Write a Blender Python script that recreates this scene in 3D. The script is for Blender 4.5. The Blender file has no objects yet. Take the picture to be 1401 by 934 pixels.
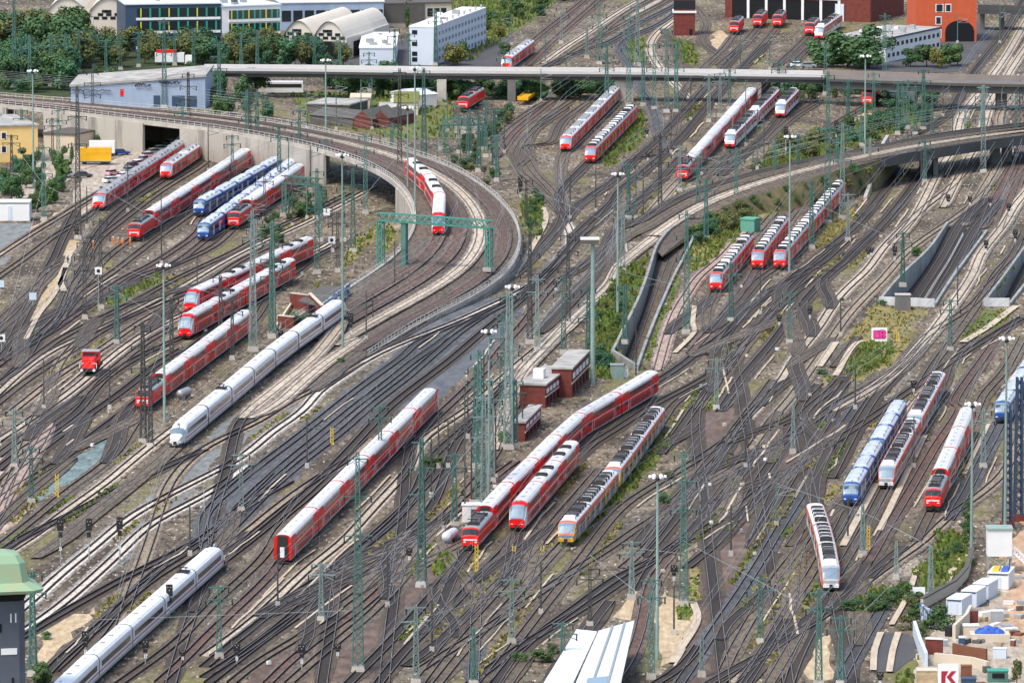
import bpy, bmesh, math, random
from mathutils import Vector, Matrix
from mathutils.geometry import delaunay_2d_cdt
R = math.radians
S = bpy.context.scene
COL = S.collection
random.seed(7)

# ------------------------------------------------------------------ camera, sky, sun, exposure
F = 10000.0                     # focal length in photo pixels (1401 wide)
PITCH = R(7.5); CAMY = -1400.0; CAMH = 190.0
cam_d = bpy.data.cameras.new("camera"); cam = bpy.data.objects.new("camera", cam_d); COL.objects.link(cam)
cam.location = (0, CAMY, CAMH); cam.rotation_euler = (R(90) - PITCH, 0, 0)
cam_d.sensor_width = 36; cam_d.lens = F / 1401 * 36; cam_d.clip_start = 5; cam_d.clip_end = 20000
S.camera = cam
SUN_EL = 58; SUN_AZ = 222       # azimuth measured clockwise from +Y (view direction); the sun stands left of and behind the camera
w = bpy.data.worlds.new("World"); S.world = w; w.use_nodes = True
nt = w.node_tree; bg = nt.nodes['Background']
sky = nt.nodes.new('ShaderNodeTexSky'); sky.sky_type = 'NISHITA'; sky.sun_disc = False
sky.sun_elevation = R(SUN_EL); sky.sun_rotation = R(SUN_AZ); sky.air_density = 1.0; sky.dust_density = 2.5; sky.ozone_density = 1.0
nt.links.new(sky.outputs[0], bg.inputs[0]); bg.inputs[1].default_value = 0.135
sd = bpy.data.lights.new("sun", 'SUN'); so = bpy.data.objects.new("sun", sd); COL.objects.link(so)
sd.energy = 1.6; sd.angle = R(18); sd.color = (1.0, 0.945, 0.86)
sv = Vector((math.sin(R(SUN_AZ)) * math.cos(R(SUN_EL)), math.cos(R(SUN_AZ)) * math.cos(R(SUN_EL)), math.sin(R(SUN_EL))))
so.rotation_euler = sv.to_track_quat('Z', 'Y').to_euler()
S.view_settings.view_transform = 'Standard'; S.view_settings.look = 'None'
S.view_settings.gamma = 1; S.view_settings.exposure = 0.95; S.view_settings.use_curve_mapping = False

# ------------------------------------------------------------------ helpers
CP, SP = math.cos(PITCH), math.sin(PITCH)
def G(px, py, z=0.0):
    """the point of the place at height z that a spot of the photograph shows (used once, to survey the plan)"""
    dx = (px - 700.5) / F; dy = -(py - 467) / F
    d = Vector((dx, CP + dy * SP, -SP + dy * CP)); t = (z - CAMH) / d.z
    return Vector((d.x * t, CAMY + d.y * t, z))
def PX(v):
    q = Vector(v) - Vector((0, CAMY, CAMH)); dep = q.y * CP - q.z * SP; up = q.y * SP + q.z * CP
    return (700.5 + F * q.x / dep, 467 - F * up / dep)
def SC(py, z=0):                # photo pixels per metre at a row
    p = G(700, py, z); return F / ((p.y - CAMY) * CP - (p.z - CAMH) * SP)
def T(s, z=None):
    """surveyed points: 'cr:x,y' = enlarged survey sheet column c row r, 'a2:x,y' = far sheets, 'P:x,y' = photo pixels; '@h' sets the height"""
    out = []
    for tok in s.split():
        c, xy = tok.split(':'); h = 0.0
        if '@' in xy: xy, h = xy.split('@'); h = float(h)
        x, y = map(float, xy.split(','))
        if c == 'P': px, py = x, y
        elif c[0] == 'a': px, py = int(c[1]) * 350 + x / 3.99, y / 3.99
        else: px, py = int(c[0]) * 280 + x / 4.814, {'1': 185, '2': 370, '3': 555, '4': 740}[c[1]] + y / 4.814
        out.append(G(px, py, h if z is None else z))
    return out
def spline(P, step=6.0):
    P = [Vector(p) for p in P]
    if len(P) == 2: P = [P[0], (P[0] + P[1]) / 2, P[1]]
    Q = [P[0] * 2 - P[1]] + P + [P[-1] * 2 - P[-2]]
    out = []
    for i in range(1, len(Q) - 2):
        p0, p1, p2, p3 = Q[i - 1:i + 3]; n = max(1, int((p2 - p1).length / step))
        d1 = max((p1 - p0).length, 1e-3) ** .5; d2 = max((p2 - p1).length, 1e-3) ** .5; d3 = max((p3 - p2).length, 1e-3) ** .5
        m1 = (p2 - p1) + d2 * ((p1 - p0) / d1 - (p2 - p0) / (d1 + d2)) if True else 0
        m2 = (p2 - p1) + d2 * ((p3 - p2) / d3 - (p3 - p1) / (d2 + d3))
        for k in range(n):
            t = k / n; t2 = t * t; t3 = t2 * t
            out.append(p1 * (2 * t3 - 3 * t2 + 1) + m1 * (t3 - 2 * t2 + t) + p2 * (3 * t2 - 2 * t3) + m2 * (t3 - t2))
    out.append(P[-1]); return out
def smooth(L, it=4):
    for _ in range(it):
        L = [L[0]] + [(L[i - 1] + L[i] * 2 + L[i + 1]) / 4 for i in range(1, len(L) - 1)] + [L[-1]]
    return L
def sides(L):
    """unit right-hand normals in plan"""
    N = []
    for i in range(len(L)):
        d = L[min(i + 1, len(L) - 1)] - L[max(i - 1, 0)]; d.z = 0
        d = d.normalized() if d.length > 1e-6 else Vector((0, 1, 0)); N.append(Vector((d.y, -d.x, 0)))
    return N
class MB:
    def __init__(s): s.v = []; s.f = []; s.m = []; s.uv = None
    def add(s, vs, fs, mi=0):
        o = len(s.v); s.v += [tuple(v) for v in vs]; s.f += [tuple(i + o for i in f) for f in fs]; s.m += [mi] * len(fs); return s
    def box(s, c, d, rz=0.0, mi=0, taper=1.0):
        x, y, z = c; a, b, h = d[0] / 2, d[1] / 2, d[2] / 2; ca, sa = math.cos(rz), math.sin(rz); vs = []
        for k, zz in ((1, -h), (taper, h)):
            for ux, uy in ((-a, -b), (a, -b), (a, b), (-a, b)):
                ux *= k; uy *= k; vs.append((x + ux * ca - uy * sa, y + ux * sa + uy * ca, z + zz))
        return s.add(vs, [(3, 2, 1, 0), (4, 5, 6, 7), (0, 1, 5, 4), (1, 2, 6, 5), (2, 3, 7, 6), (3, 0, 4, 7)], mi)
    def bar(s, p, q, wd, mi=0, n=4, w2=None):
        p = Vector(p); q = Vector(q); d = (q - p)
        if d.length < 1e-5: return s
        d.normalize(); u = d.cross(Vector((0, 0, 1)) if abs(d.z) < .95 else Vector((1, 0, 0))).normalized(); v = d.cross(u)
        vs = []; w2 = wd if w2 is None else w2
        for c, r in ((p, wd / 2), (q, w2 / 2)):
            for k in range(n):
                a = 2 * math.pi * (k + .5) / n; r_ = r * (1.414 if n == 4 else 1); vs.append(c + (u * math.cos(a) + v * math.sin(a)) * r_)
        fs = [(k, (k + 1) % n, n + (k + 1) % n, n + k) for k in range(n)] + [tuple(range(n - 1, -1, -1)), tuple(range(n, 2 * n))]
        return s.add(vs, fs, mi)
    def prism(s, poly, z0, z1, mi=0, mtop=None):
        n = len(poly); a = sum(poly[i][0] * poly[(i + 1) % n][1] - poly[(i + 1) % n][0] * poly[i][1] for i in range(n))
        if a < 0: poly = poly[::-1]
        f = lambda z, i: z(i) if callable(z) else z
        vs = [(p[0], p[1], z0) for p in poly] + [(p[0], p[1], z1) for p in poly]
        s.add(vs, [(i, (i + 1) % n, n + (i + 1) % n, n + i) for i in range(n)] + [tuple(range(n - 1, -1, -1))], mi)
        s.add(vs[n:], [tuple(range(n))], mi if mtop is None else mtop); return s
    def wall(s, L, t, z0, z1, mi=0):
        """upright wall of thickness t along the points L; z0, z1 numbers or functions of the index"""
        N = sides(L); g = lambda z, i: z(i) if callable(z) else z
        vs = []; fs = []
        for i, p in enumerate(L):
            for sg in (-.5, .5):
                q = p + N[i] * t * sg; vs += [(q.x, q.y, g(z0, i)), (q.x, q.y, g(z1, i))]
        for i in range(len(L) - 1):
            a = 4 * i; b = a + 4; fs += [(a, b, b + 1, a + 1), (a + 3, b + 3, b + 2, a + 2), (a + 1, b + 1, b + 3, a + 3), (a + 2, b + 2, b, a)]
        e = 4 * (len(L) - 1); fs += [(0, 1, 3, 2), (e, e + 2, e + 3, e + 1)]
        return s.add(vs, fs, mi)
    def build(s, name, mats, parent=None, smooth_=False, flipfix=True):
        me = bpy.data.meshes.new(name); me.from_pydata(s.v, [], s.f)
        if not isinstance(mats, (list, tuple)): mats = [mats]
        for m in mats: me.materials.append(m)
        if len(mats) > 1: me.polygons.foreach_set('material_index', s.m)
        if smooth_: me.polygons.foreach_set('use_smooth', [True] * len(s.f))
        me.update(); return obj(name, me, parent)
    def mesh(s, name, mats, smooth_=False):
        me = bpy.data.meshes.new(name); me.from_pydata(s.v, [], s.f)
        if not isinstance(mats, (list, tuple)): mats = [mats]
        for m in mats: me.materials.append(m)
        if len(mats) > 1: me.polygons.foreach_set('material_index', s.m)
        if smooth_: me.polygons.foreach_set('use_smooth', [True] * len(s.f))
        me.update(); return me
def obj(name, me, parent=None):
    o = bpy.data.objects.new(name, me); COL.objects.link(o)
    if parent is not None: o.parent = parent
    return o
def tag(o, label=None, cat=None, group=None, kind=None):
    if label: o['label'] = label
    if cat: o['category'] = cat
    if group: o['group'] = group
    if kind: o['kind'] = kind
    return o
def thing(name, label, cat, loc=(0, 0, 0), rz=0.0, group=None):
    o = obj(name, None); o.location = loc; o.rotation_euler = (0, 0, rz); o.empty_display_size = .5
    return tag(o, label, cat, group)
def rod(x): return '%s' % x

# ------------------------------------------------------------------ materials
def mat(name, col, rough=.7, metal=0.0, c2=None, scale=1.0, amt=.5, detail=4, coord='Object', bump=0.0, ramp=(.35, .65), c3=None, scale3=.05, amt3=.5, rnd=0.0, stretch=None, spec=None):
    m = bpy.data.materials.new(name); m.use_nodes = True; n = m.node_tree.nodes; l = m.node_tree.links
    b = n['Principled BSDF']; b.inputs['Roughness'].default_value = rough; b.inputs['Metallic'].default_value = metal
    if rough > .75: b.inputs['Specular IOR Level'].default_value = .25
    if spec is not None: b.inputs['Specular IOR Level'].default_value = spec
    src = None
    if c2 is not None or c3 is not None or rnd:
        if coord == 'World': tc = n.new('ShaderNodeNewGeometry').outputs['Position']
        else: tc = n.new('ShaderNodeTexCoord').outputs['Object']
        if stretch:
            mp = n.new('ShaderNodeMapping'); mp.inputs['Scale'].default_value = stretch; l.new(tc, mp.inputs[0]); tc = mp.outputs[0]
        rgb = n.new('ShaderNodeRGB'); rgb.outputs[0].default_value = (*col, 1); src = rgb.outputs[0]
        def layer(src, c, sc, am, rp, det):
            t = n.new('ShaderNodeTexNoise'); t.inputs['Scale'].default_value = sc; t.inputs['Detail'].default_value = det; t.inputs['Roughness'].default_value = .62
            l.new(tc, t.inputs['Vector'])
            r = n.new('ShaderNodeMapRange'); r.inputs[1].default_value = rp[0]; r.inputs[2].default_value = rp[1]; r.inputs[4].default_value = am
            l.new(t.outputs[0], r.inputs[0])
            mx = n.new('ShaderNodeMix'); mx.data_type = 'RGBA'; l.new(r.outputs[0], mx.inputs[0]); l.new(src, mx.inputs[6]); mx.inputs[7].default_value = (*c, 1)
            return mx.outputs[2], t.outputs[0]
        fac = None
        if c3 is not None: src, _ = layer(src, c3, scale3, amt3, (.42, .58), 3)
        if c2 is not None: src, fac = layer(src, c2, scale, amt, ramp, detail)
        if rnd:
            oi = n.new('ShaderNodeObjectInfo'); h = n.new('ShaderNodeHueSaturation'); r = n.new('ShaderNodeMapRange')
            r.inputs[3].default_value = 1 - rnd; r.inputs[4].default_value = 1 + rnd; l.new(oi.outputs['Random'], r.inputs[0]); l.new(r.outputs[0], h.inputs['Value']); l.new(src, h.inputs['Color']); src = h.outputs[0]
        l.new(src, b.inputs['Base Color'])
        if bump and fac is not None:
            bp = n.new('ShaderNodeBump'); bp.inputs['Strength'].default_value = bump; bp.inputs['Distance'].default_value = .1; l.new(fac, bp.inputs['Height']); l.new(bp.outputs[0], b.inputs['Normal'])
    else: b.inputs['Base Color'].default_value = (*col, 1)
    return m
M = {}
M['steel'] = mat('rail_steel', (.26, .225, .205), .4, .35, c2=(.10, .07, .058), scale=.15, amt=.8, coord='World')
M['rust'] = mat('rail_rust', (.045, .03, .025), .8, c2=(.10, .055, .035), scale=.08, coord='World')
M['teal'] = mat('green_mast_paint', (.070, .185, .155), .6, c2=(.055, .105, .09), scale=.6, amt=.7, rnd=.25)
M['palegreen'] = mat('pale_green_pole', (.25, .36, .31), .55, c2=(.17, .23, .21), scale=.8, rnd=.15)
M['darksteel'] = mat('dark_mast_steel', (.05, .06, .06), .6, c2=(.09, .07, .055), scale=.7, rnd=.2)
M['galv'] = mat('galvanised_steel', (.38, .40, .40), .45, .3, c2=(.28, .29, .29), scale=1.0)
M['black'] = mat('signal_black', (.012, .012, .014), .6)
M['white'] = mat('white_paint', (.80, .80, .78), .5)
M['concrete'] = mat('concrete', (.48, .44, .38), .85, c2=(.33, .30, .26), scale=.25, amt=.8, coord='World', c3=(.56, .53, .47), scale3=.04)
M['darkconc'] = mat('dark_concrete', (.17, .165, .16), .85, c2=(.10, .10, .10), scale=.3, coord='World')
M['yellow'] = mat('yellow_paint', (.75, .52, .03), .5)
# ------------------------------------------------------------------ ballast and ground materials
def ground_mat():
    m = bpy.data.materials.new('yard_ground'); m.use_nodes = True; n = m.node_tree.nodes; l = m.node_tree.links; b = n['Principled BSDF']
    b.inputs['Roughness'].default_value = .92; b.inputs['Specular IOR Level'].default_value = .2
    pos = n.new('ShaderNodeNewGeometry').outputs['Position']
    def noise(sc, det=4, rough=.6, mp=None):
        t = n.new('ShaderNodeTexNoise'); t.inputs['Scale'].default_value = sc; t.inputs['Detail'].default_value = det; t.inputs['Roughness'].default_value = rough
        if mp:
            k = n.new('ShaderNodeMapping'); k.inputs['Scale'].default_value = mp; l.new(pos, k.inputs[0]); l.new(k.outputs[0], t.inputs[0])
        else: l.new(pos, t.inputs[0])
        return t.outputs[0]
    def rmp(v, a, b_, hi=1.0):
        r = n.new('ShaderNodeMapRange'); r.inputs[1].default_value = a; r.inputs[2].default_value = b_; r.inputs[4].default_value = hi; l.new(v, r.inputs[0]); return r.outputs[0]
    def mix(f, a, c):
        x = n.new('ShaderNodeMix'); x.data_type = 'RGBA'; l.new(f, x.inputs[0])
        for s_, v in ((6, a), (7, c)):
            if isinstance(v, tuple): x.inputs[s_].default_value = (*v, 1)
            else: l.new(v, x.inputs[s_])
        return x.outputs[2]
    c = mix(rmp(noise(.035, 5), .36, .62), (.085, .066, .046), (.235, .188, .130))
    c = mix(rmp(noise(.06, 5, .65, (1, .25, 1)), .55, .72, .8), c, (.47, .405, .31))
    c = mix(rmp(noise(.045, 4, .6, (1.3, .3, 1)), .56, .70, .75), c, (.045, .038, .032))
    c = mix(rmp(noise(.02, 4), .58, .72, .55), c, (.16, .165, .15))
    c = mix(rmp(noise(.85, 3, .75, (1, .26, 1)), .34, .54, 1.0), (.032, .026, .020), c)
    c = mix(rmp(noise(1.3, 2, .7, (1, .28, 1)), .60, .70, .9), c, (.66, .59, .48))
    c = mix(rmp(noise(.055, 5, .7, (1.2, .3, 1)), .53, .63, .75), c, (.17, .16, .055))
    l.new(c, b.inputs['Base Color']); return m
M['ground'] = ground_mat()
def bmat(name, a, b, c, fine=(.05, .042, .04), fa=.55):
    """ballast: a/b in long patches along the line, c fine stones"""
    return mat(name, a, .92, c2=fine, scale=1.5, amt=min(1, fa * 1.35), detail=3, coord='World', ramp=(.42, .64), c3=b, scale3=.022, amt3=.9, stretch=(1, .28, 1))
BAL = {
 'dark': bmat('dark_ballast', (.038, .032, .027), (.075, .060, .045), 0),
 'mid': bmat('brown_ballast', (.18, .143, .099), (.085, .067, .048), 0),
 'light': bmat('pale_ballast', (.58, .50, .385), (.44, .37, .275), 0, (.22, .17, .13), .5),
 'tan': bmat('tan_ballast', (.40, .325, .225), (.25, .20, .14), 0, (.12, .095, .075)),
 'pink': bmat('pinkish_ballast', (.46, .345, .28), (.36, .265, .215), 0, (.2, .14, .11)),
 'grey': bmat('bluish_ballast', (.095, .102, .108), (.055, .06, .064), 0),
 'rusty': bmat('rusty_ballast', (.17, .10, .072), (.115, .075, .06), 0),
 'deep': bmat('sooty_ballast', (.042, .038, .035), (.06, .052, .046), 0),  # very dark ballast for the sunken ramps and their floors
 'white': bmat('whitish_ballast', (.74, .68, .58), (.56, .50, .42), 0, (.3, .26, .22), .5),
}
STAIN_SHADE = bmat('rail_foot_ballast', (.030, .023, .018), (.062, .042, .029), 0)  # rust and oil stain plus the rails' side shadow, both put into the ballast colour
SHOULD = {'deep': (.05, .045, .04), 'dark': (.105, .083, .060), 'mid': (.175, .139, .097), 'light': (.30, .24, .19), 'tan': (.24, .195, .155), 'pink': (.30, .23, .19), 'grey': (.13, .135, .14), 'rusty': (.19, .14, .11), 'white': (.36, .33, .30)}
SHM = {k: bmat('ballast_shoulder_' + {'mid': 'brown'}.get(k, k), v, tuple(x * .62 for x in v), 0, fa=.6) for k, v in SHOULD.items()}
TRK = []; LINES = {}
def track(name, pts, style='mid', wide=1.0, z=None):
    """one line of rails: ballast bed (setting) with its two rails as parts; name only indexes it for the trains"""
    L = smooth(spline(T(pts, z) if isinstance(pts, str) else pts, 7.0), 3); N = sides(L); i = len(TRK)
    zb = .05 + .0013 * i
    mb = MB(); pale = style in ('light', 'white', 'pink', 'tan')
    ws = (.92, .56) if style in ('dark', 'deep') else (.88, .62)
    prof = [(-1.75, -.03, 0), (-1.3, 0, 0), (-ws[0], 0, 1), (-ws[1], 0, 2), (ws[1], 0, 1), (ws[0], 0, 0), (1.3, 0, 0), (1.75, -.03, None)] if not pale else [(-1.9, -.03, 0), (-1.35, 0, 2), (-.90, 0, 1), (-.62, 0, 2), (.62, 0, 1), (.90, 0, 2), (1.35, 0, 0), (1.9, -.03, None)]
    vs = []
    for k, p in enumerate(L):
        for o, dz, _ in prof:
            q = p + N[k] * o * (wide if abs(o) > 1.1 else 1) * ((.55, .82)[min(k, len(L) - 1 - k)] if abs(o) > 1.1 and min(k, len(L) - 1 - k) < 2 else 1); vs.append((q.x, q.y, p.z + zb + dz))
    n = len(prof)
    for c in range(n - 1):
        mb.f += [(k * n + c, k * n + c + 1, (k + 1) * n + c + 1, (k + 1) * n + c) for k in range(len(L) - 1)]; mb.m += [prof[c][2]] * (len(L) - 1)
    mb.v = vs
    bed = mb.build('railway_track', [SHM[style], STAIN_SHADE, BAL[style]]); tag(bed, kind='structure')
    for sg in (-1, 1):
        r = MB(); vs = []
        for k, p in enumerate(L):
            c = p + N[k] * .7525 * sg
            for o, zz in ((-.054, zb), (-.054, .40), (.054, .40), (.054, zb)):
                q = c + N[k] * o; vs.append((q.x, q.y, p.z + zz))
        r.v = vs
        for k in range(len(L) - 1):
            a = 4 * k; e = a + 4
            r.f += [(a, a + 1, e + 1, e), (a + 1, a + 2, e + 2, e + 1), (a + 2, a + 3, e + 3, e + 2)]; r.m += [0, 1, 0]
        r.build('rail', [M['rust'], M['steel']], bed)
    TRK.append(bed); LINES[name] = L; return L

# ------------------------------------------------------------------ the ground: one sheet, cut open at the ramps that go down to the tunnels
RAMPS = {}
RAMPS['a'] = [T(x) for x in ('31:560,495 31:420,600 31:300,720 31:225,930 32:170,190 32:60,420 32:-10,560', '31:690,470 31:560,620 31:470,800 32:410,20 32:310,240 32:225,450 32:150,660')]
RAMPS['b'] = [T(x) for x in ('41:850,600 41:720,780 42:540,60 42:400,225', '41:1110,640 41:1000,790 42:880,60 42:765,240')]
RAMPS['c'] = [T(x) for x in ('P:1425,315 P:1401,345 P:1372,385 P:1346,419', 'P:1475,315 P:1445,345 P:1408,385 P:1381,419')]
RAMPL = {}
for k in RAMPS:
    RAMPS[k] = [spline(l, 12.0) for l in RAMPS[k]]
    nn = 24
    def resample(L, n):
        d = [0]
        for a, b in zip(L, L[1:]): d.append(d[-1] + (b - a).length)
        out = []
        for i in range(n + 1):
            t = d[-1] * i / n; j = 0
            while j < len(d) - 2 and d[j + 1] < t: j += 1
            u = (t - d[j]) / max(d[j + 1] - d[j], 1e-6); out.append(L[j].lerp(L[j + 1], u))
        return out
    RAMPS[k] = [resample(l, nn) for l in RAMPS[k]]
def ground():
    outer = [(-9000, -1380), (9000, -1380), (9000, 16000), (-9000, 16000)]
    vs = [Vector(p) for p in outer]; fc = [list(range(4))]
    for k, (a, b) in RAMPS.items():
        poly = [Vector((p.x, p.y)) for p in a] + [Vector((p.x, p.y)) for p in reversed(b)]
        o = len(vs); vs += poly; fc.append(list(range(o, o + len(poly))))
    V, E, FF, ov, oe, of = delaunay_2d_cdt(vs, [], fc, 0, 1e-4)
    mb = MB(); mb.v = [(p.x, p.y, 0) for p in V]
    for f, src in zip(FF, of):
        if not any(s_ > 0 for s_ in src): mb.f.append(tuple(f)); mb.m.append(0)
    tag(mb.build('ground', M['ground']), kind='structure')
ground()
# ------------------------------------------------------------------ the lines of rails (plan surveyed from the photograph)
# left yard
track('A', '04:60,520 04:160,440 04:410,210 03:670,890 03:850,730 03:1000,650 03:1348,470 13:150,400 13:330,280 13:430,180 13:560,100 13:700,0 12:700,840 12:900,700 12:1050,600 12:1200,520 12:1330,465 22:100,420 22:260,365 22:420,290 22:640,190 22:790,110 22:900,20 21:1040,760 21:1080,710 21:1060,640 21:1015,540', 'white')
track('C', '04:780,610 04:850,380 04:900,240 04:970,40 03:1040,720 03:1090,560 03:1200,400 03:1348,275 13:200,180 13:420,75 12:500,890 12:700,800 12:900,690 12:1030,610', 'tan')
track('B', '04:60,660 04:160,590 04:290,520 04:400,430 04:560,290 04:800,70 03:860,900 03:1000,770 03:1200,670 03:1348,600 13:100,540 13:280,390', 'white')
track('B2', '04:60,690 04:160,625 04:350,510 04:600,370 04:850,230 04:1100,110 04:1300,10 13:60,830 13:200,720 13:400,590 13:560,500', 'dark')
track('B3', '04:420,860 04:600,690 04:800,420 04:900,330 04:1100,190 04:1348,50 13:120,790 13:420,560', 'mid')
track('B4', '04:260,930 04:340,830 04:600,610 04:850,390 04:1000,220 04:1300,20 13:80,800 13:330,600 13:480,450', 'dark')
track('D', '13:330,0 13:230,100 13:190,220 13:140,450 13:80,640 13:20,880 04:1330,180 04:1270,470 04:1200,680 04:1120,960', 'dark')
track('L5', '04:380,1040 04:480,950 04:700,750 04:1000,470 04:1300,170 14:80,80 13:220,880 13:450,690 13:650,540 13:820,430 13:960,350 13:1100,220', 'tan')
track('M1', '04:1050,930 04:1200,800 14:0,640 14:260,400 14:500,150 13:600,830 P:480,675 P:603,566 P:665,505 22:620,500 22:760,340 22:860,200 22:980,60', 'rusty')
track('M0', '04:760,960 04:960,820 04:1200,640 14:0,470 14:230,260 14:420,80 13:480,820 13:700,640 13:960,400', 'mid')
track('K1', '04:1348,60 13:0,700 13:130,590 13:330,420 13:560,250 13:850,20 12:1000,790 12:1348,530 22:0,510 22:200,400 22:380,330', 'grey')
track('K2', '13:60,860 13:250,640 13:500,410 13:780,180 13:1000,0 12:1200,740 12:1348,620 22:0,620 22:200,480 22:330,380 22:600,240 22:740,180', 'grey')
track('K3', '13:100,900 13:270,720 13:480,510 13:700,330 13:900,180 13:1100,0 12:1348,700 22:0,700 22:170,550 22:320,420 22:560,260 22:690,200 22:860,60 21:1000,800', 'grey')
track('K4', '14:40,200 13:340,860 13:600,640 13:850,400 13:1230,0 22:60,750 22:260,600 22:480,410 22:700,230 22:830,100 22:920,20 21:1110,680 21:1250,560 21:1348,440', 'dark')
track('K5', '14:0,760 14:200,620 14:420,440 14:600,260 14:760,120 14:900,20 13:1000,800 13:1180,600 13:1348,420 23:60,250 23:240,120 23:420,0 22:560,760 22:740,600 22:900,470 22:1140,250 22:1348,80 21:1348,700', 'light')
track('K6', '14:0,830 14:230,640 14:380,520 14:560,380 14:760,240 14:960,110 13:1150,820 13:1348,640 23:140,350 23:330,180 23:480,40 22:640,760 22:800,620 22:1000,420', 'dark')
track('K7', '14:30,934 14:330,700 14:520,560 14:760,400 14:960,260 14:1100,150 14:1348,-60 23:130,700 23:230,470 23:280,300 23:430,90 22:600,830 22:700,700', 'dark')
track('K8', '14:180,934 14:400,760 14:620,650 14:780,520 14:1000,350 14:1200,210 24:0,30 23:200,760 23:420,520 23:500,420 22:900,640', 'mid')
track('K9', '14:420,934 14:620,740 14:800,610 14:960,500 14:1250,240 24:60,20 23:280,720 23:560,470 23:700,370', 'rusty')
track('K10', '14:0,900 14:160,800 14:400,640 14:600,470 14:700,380 14:860,240 14:1000,60 13:1120,880 13:1290,720 23:40,600 23:200,420', 'dark')
track('K11', '14:560,934 14:700,810 14:900,640 14:1080,500 14:1240,330 24:20,180', 'mid')
track('X4', '14:1290,0 14:1262,250 14:1230,500 14:1200,750 14:1180,960', 'dark')
track('X4u', '14:1285,30 13:1310,700 13:1330,400 23:30,120', 'dark')
track('X5', '14:890,130 14:860,350 14:835,560 14:800,760 14:770,960', 'dark')
track('X6', '24:455,180 24:440,430 24:430,700 24:420,960', 'grey')
# upper left fan
track('W1', '01:-60,830 01:200,660 01:400,540 01:590,420 P:160,252', 'tan')
track('W2', '01:-40,960 01:200,790 01:400,640 01:560,555 01:645,485 P:165,265 P:205,235 P:255,203', 'mid')
track('W3', '02:0,600 02:90,430 02:170,270 02:290,20 01:330,860 01:400,700 01:450,600 01:500,500', 'dark')
track('W4', '02:-30,640 02:100,540 02:250,430 02:370,330 02:420,230 02:470,110 01:540,920 01:590,740 01:660,630 01:760,520 01:920,400 01:1100,280 P:250,220 P:290,197', 'dark')
track('W5', '02:-40,640 02:200,480 02:330,410 02:440,240 02:500,60 01:560,850 01:640,700 01:800,570 01:1050,380 01:1348,190 11:120,60', 'mid')
track('W6', '02:440,250 02:490,160 02:620,40 01:620,900 01:740,780 01:880,680 P:260,268 P:343,218', 'mid')
track('W7', '02:380,350 02:440,270 02:520,170 02:680,60 01:740,910 01:880,800 01:1080,650 01:1348,460 11:120,370 11:300,250 11:500,130', 'mid')
track('W8', '02:-40,640 02:200,490 02:400,370 02:560,240 02:700,130 02:900,10 01:940,890 01:1100,790 01:1300,650 11:0,540 11:480,180', 'rusty')
track('W9', '02:380,370 02:640,210 02:830,100 02:1000,0 01:1060,900 01:1180,830 01:1348,700 11:90,620 11:330,440 11:590,210', 'rusty')
track('W10', '02:680,180 02:860,90 02:1080,0 11:60,740 11:190,620 11:420,440 11:680,280', 'mid')
track('W11', '02:-20,760 02:60,690 02:160,600 02:280,400 02:360,330', 'dark')
track('Ya', '02:-20,760 02:120,660 02:400,450 02:600,350 02:900,200 02:1100,90 02:1348,-30 11:200,770 11:420,640 11:640,540 11:950,385', 'mid')
track('Yb', '02:-30,830 02:180,640 02:400,500 02:660,390 02:950,240 02:1200,110 11:100,850 11:320,735 11:620,600 11:900,460 11:1120,340', 'light')
track('Yc', '02:-30,890 02:200,710 02:460,545 02:700,385 02:1000,240 02:1348,100 11:200,850 11:420,740', 'mid')
track('Yd', '02:60,950 02:300,760 02:480,630 02:640,545 02:760,455 02:960,320 02:1200,190 02:1348,110', 'tan')
track('Ye', '03:-20,240 03:180,110 03:340,0 02:480,790 02:700,600 02:900,450 02:1080,345 02:1250,275 P:345,377 P:430,345 11:860,690', 'light')
track('Yf', '03:-20,430 03:140,300 03:330,180 03:520,40 02:660,740 02:880,590 02:1060,500 P:255,461 P:325,420 P:400,377 11:760,780 11:860,740', 'dark')
track('Yg', '03:-20,640 03:140,520 03:300,430 03:420,350 03:620,190 03:860,10 02:1000,780 02:1200,560 02:1348,450 12:200,270 12:420,130', 'dark')
track('Yk', '03:-20,540 03:120,410 03:250,310 03:420,180 03:650,20 02:820,790 02:1060,600 02:1200,520', 'dark')
track('Yl', '03:-20,340 03:120,230 03:300,110 03:480,-20 02:700,690 02:960,480 02:1140,380', 'mid')
track('Yh', 'P:-30,772 03:60,880 03:300,690 03:420,580 03:640,430 03:780,300 03:850,180 P:189,573 P:220,540 P:342,446 12:420,180', 'mid')
track('X7', '02:560,430 02:440,540 02:380,640 02:320,780 02:270,920 03:240,70 03:190,190 03:140,330 03:70,490 03:0,680', 'tan')
track('Z2', 'P:-30,785 P:5,758 03:200,880 03:400,720 03:560,610 03:700,510 03:900,340 03:1080,200 03:1200,110', 'light')
track('S0', 'P:-30,790 P:2,755 03:150,860 03:400,760 03:640,620 03:860,520 03:1060,420 03:1348,290', 'dark')
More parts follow.
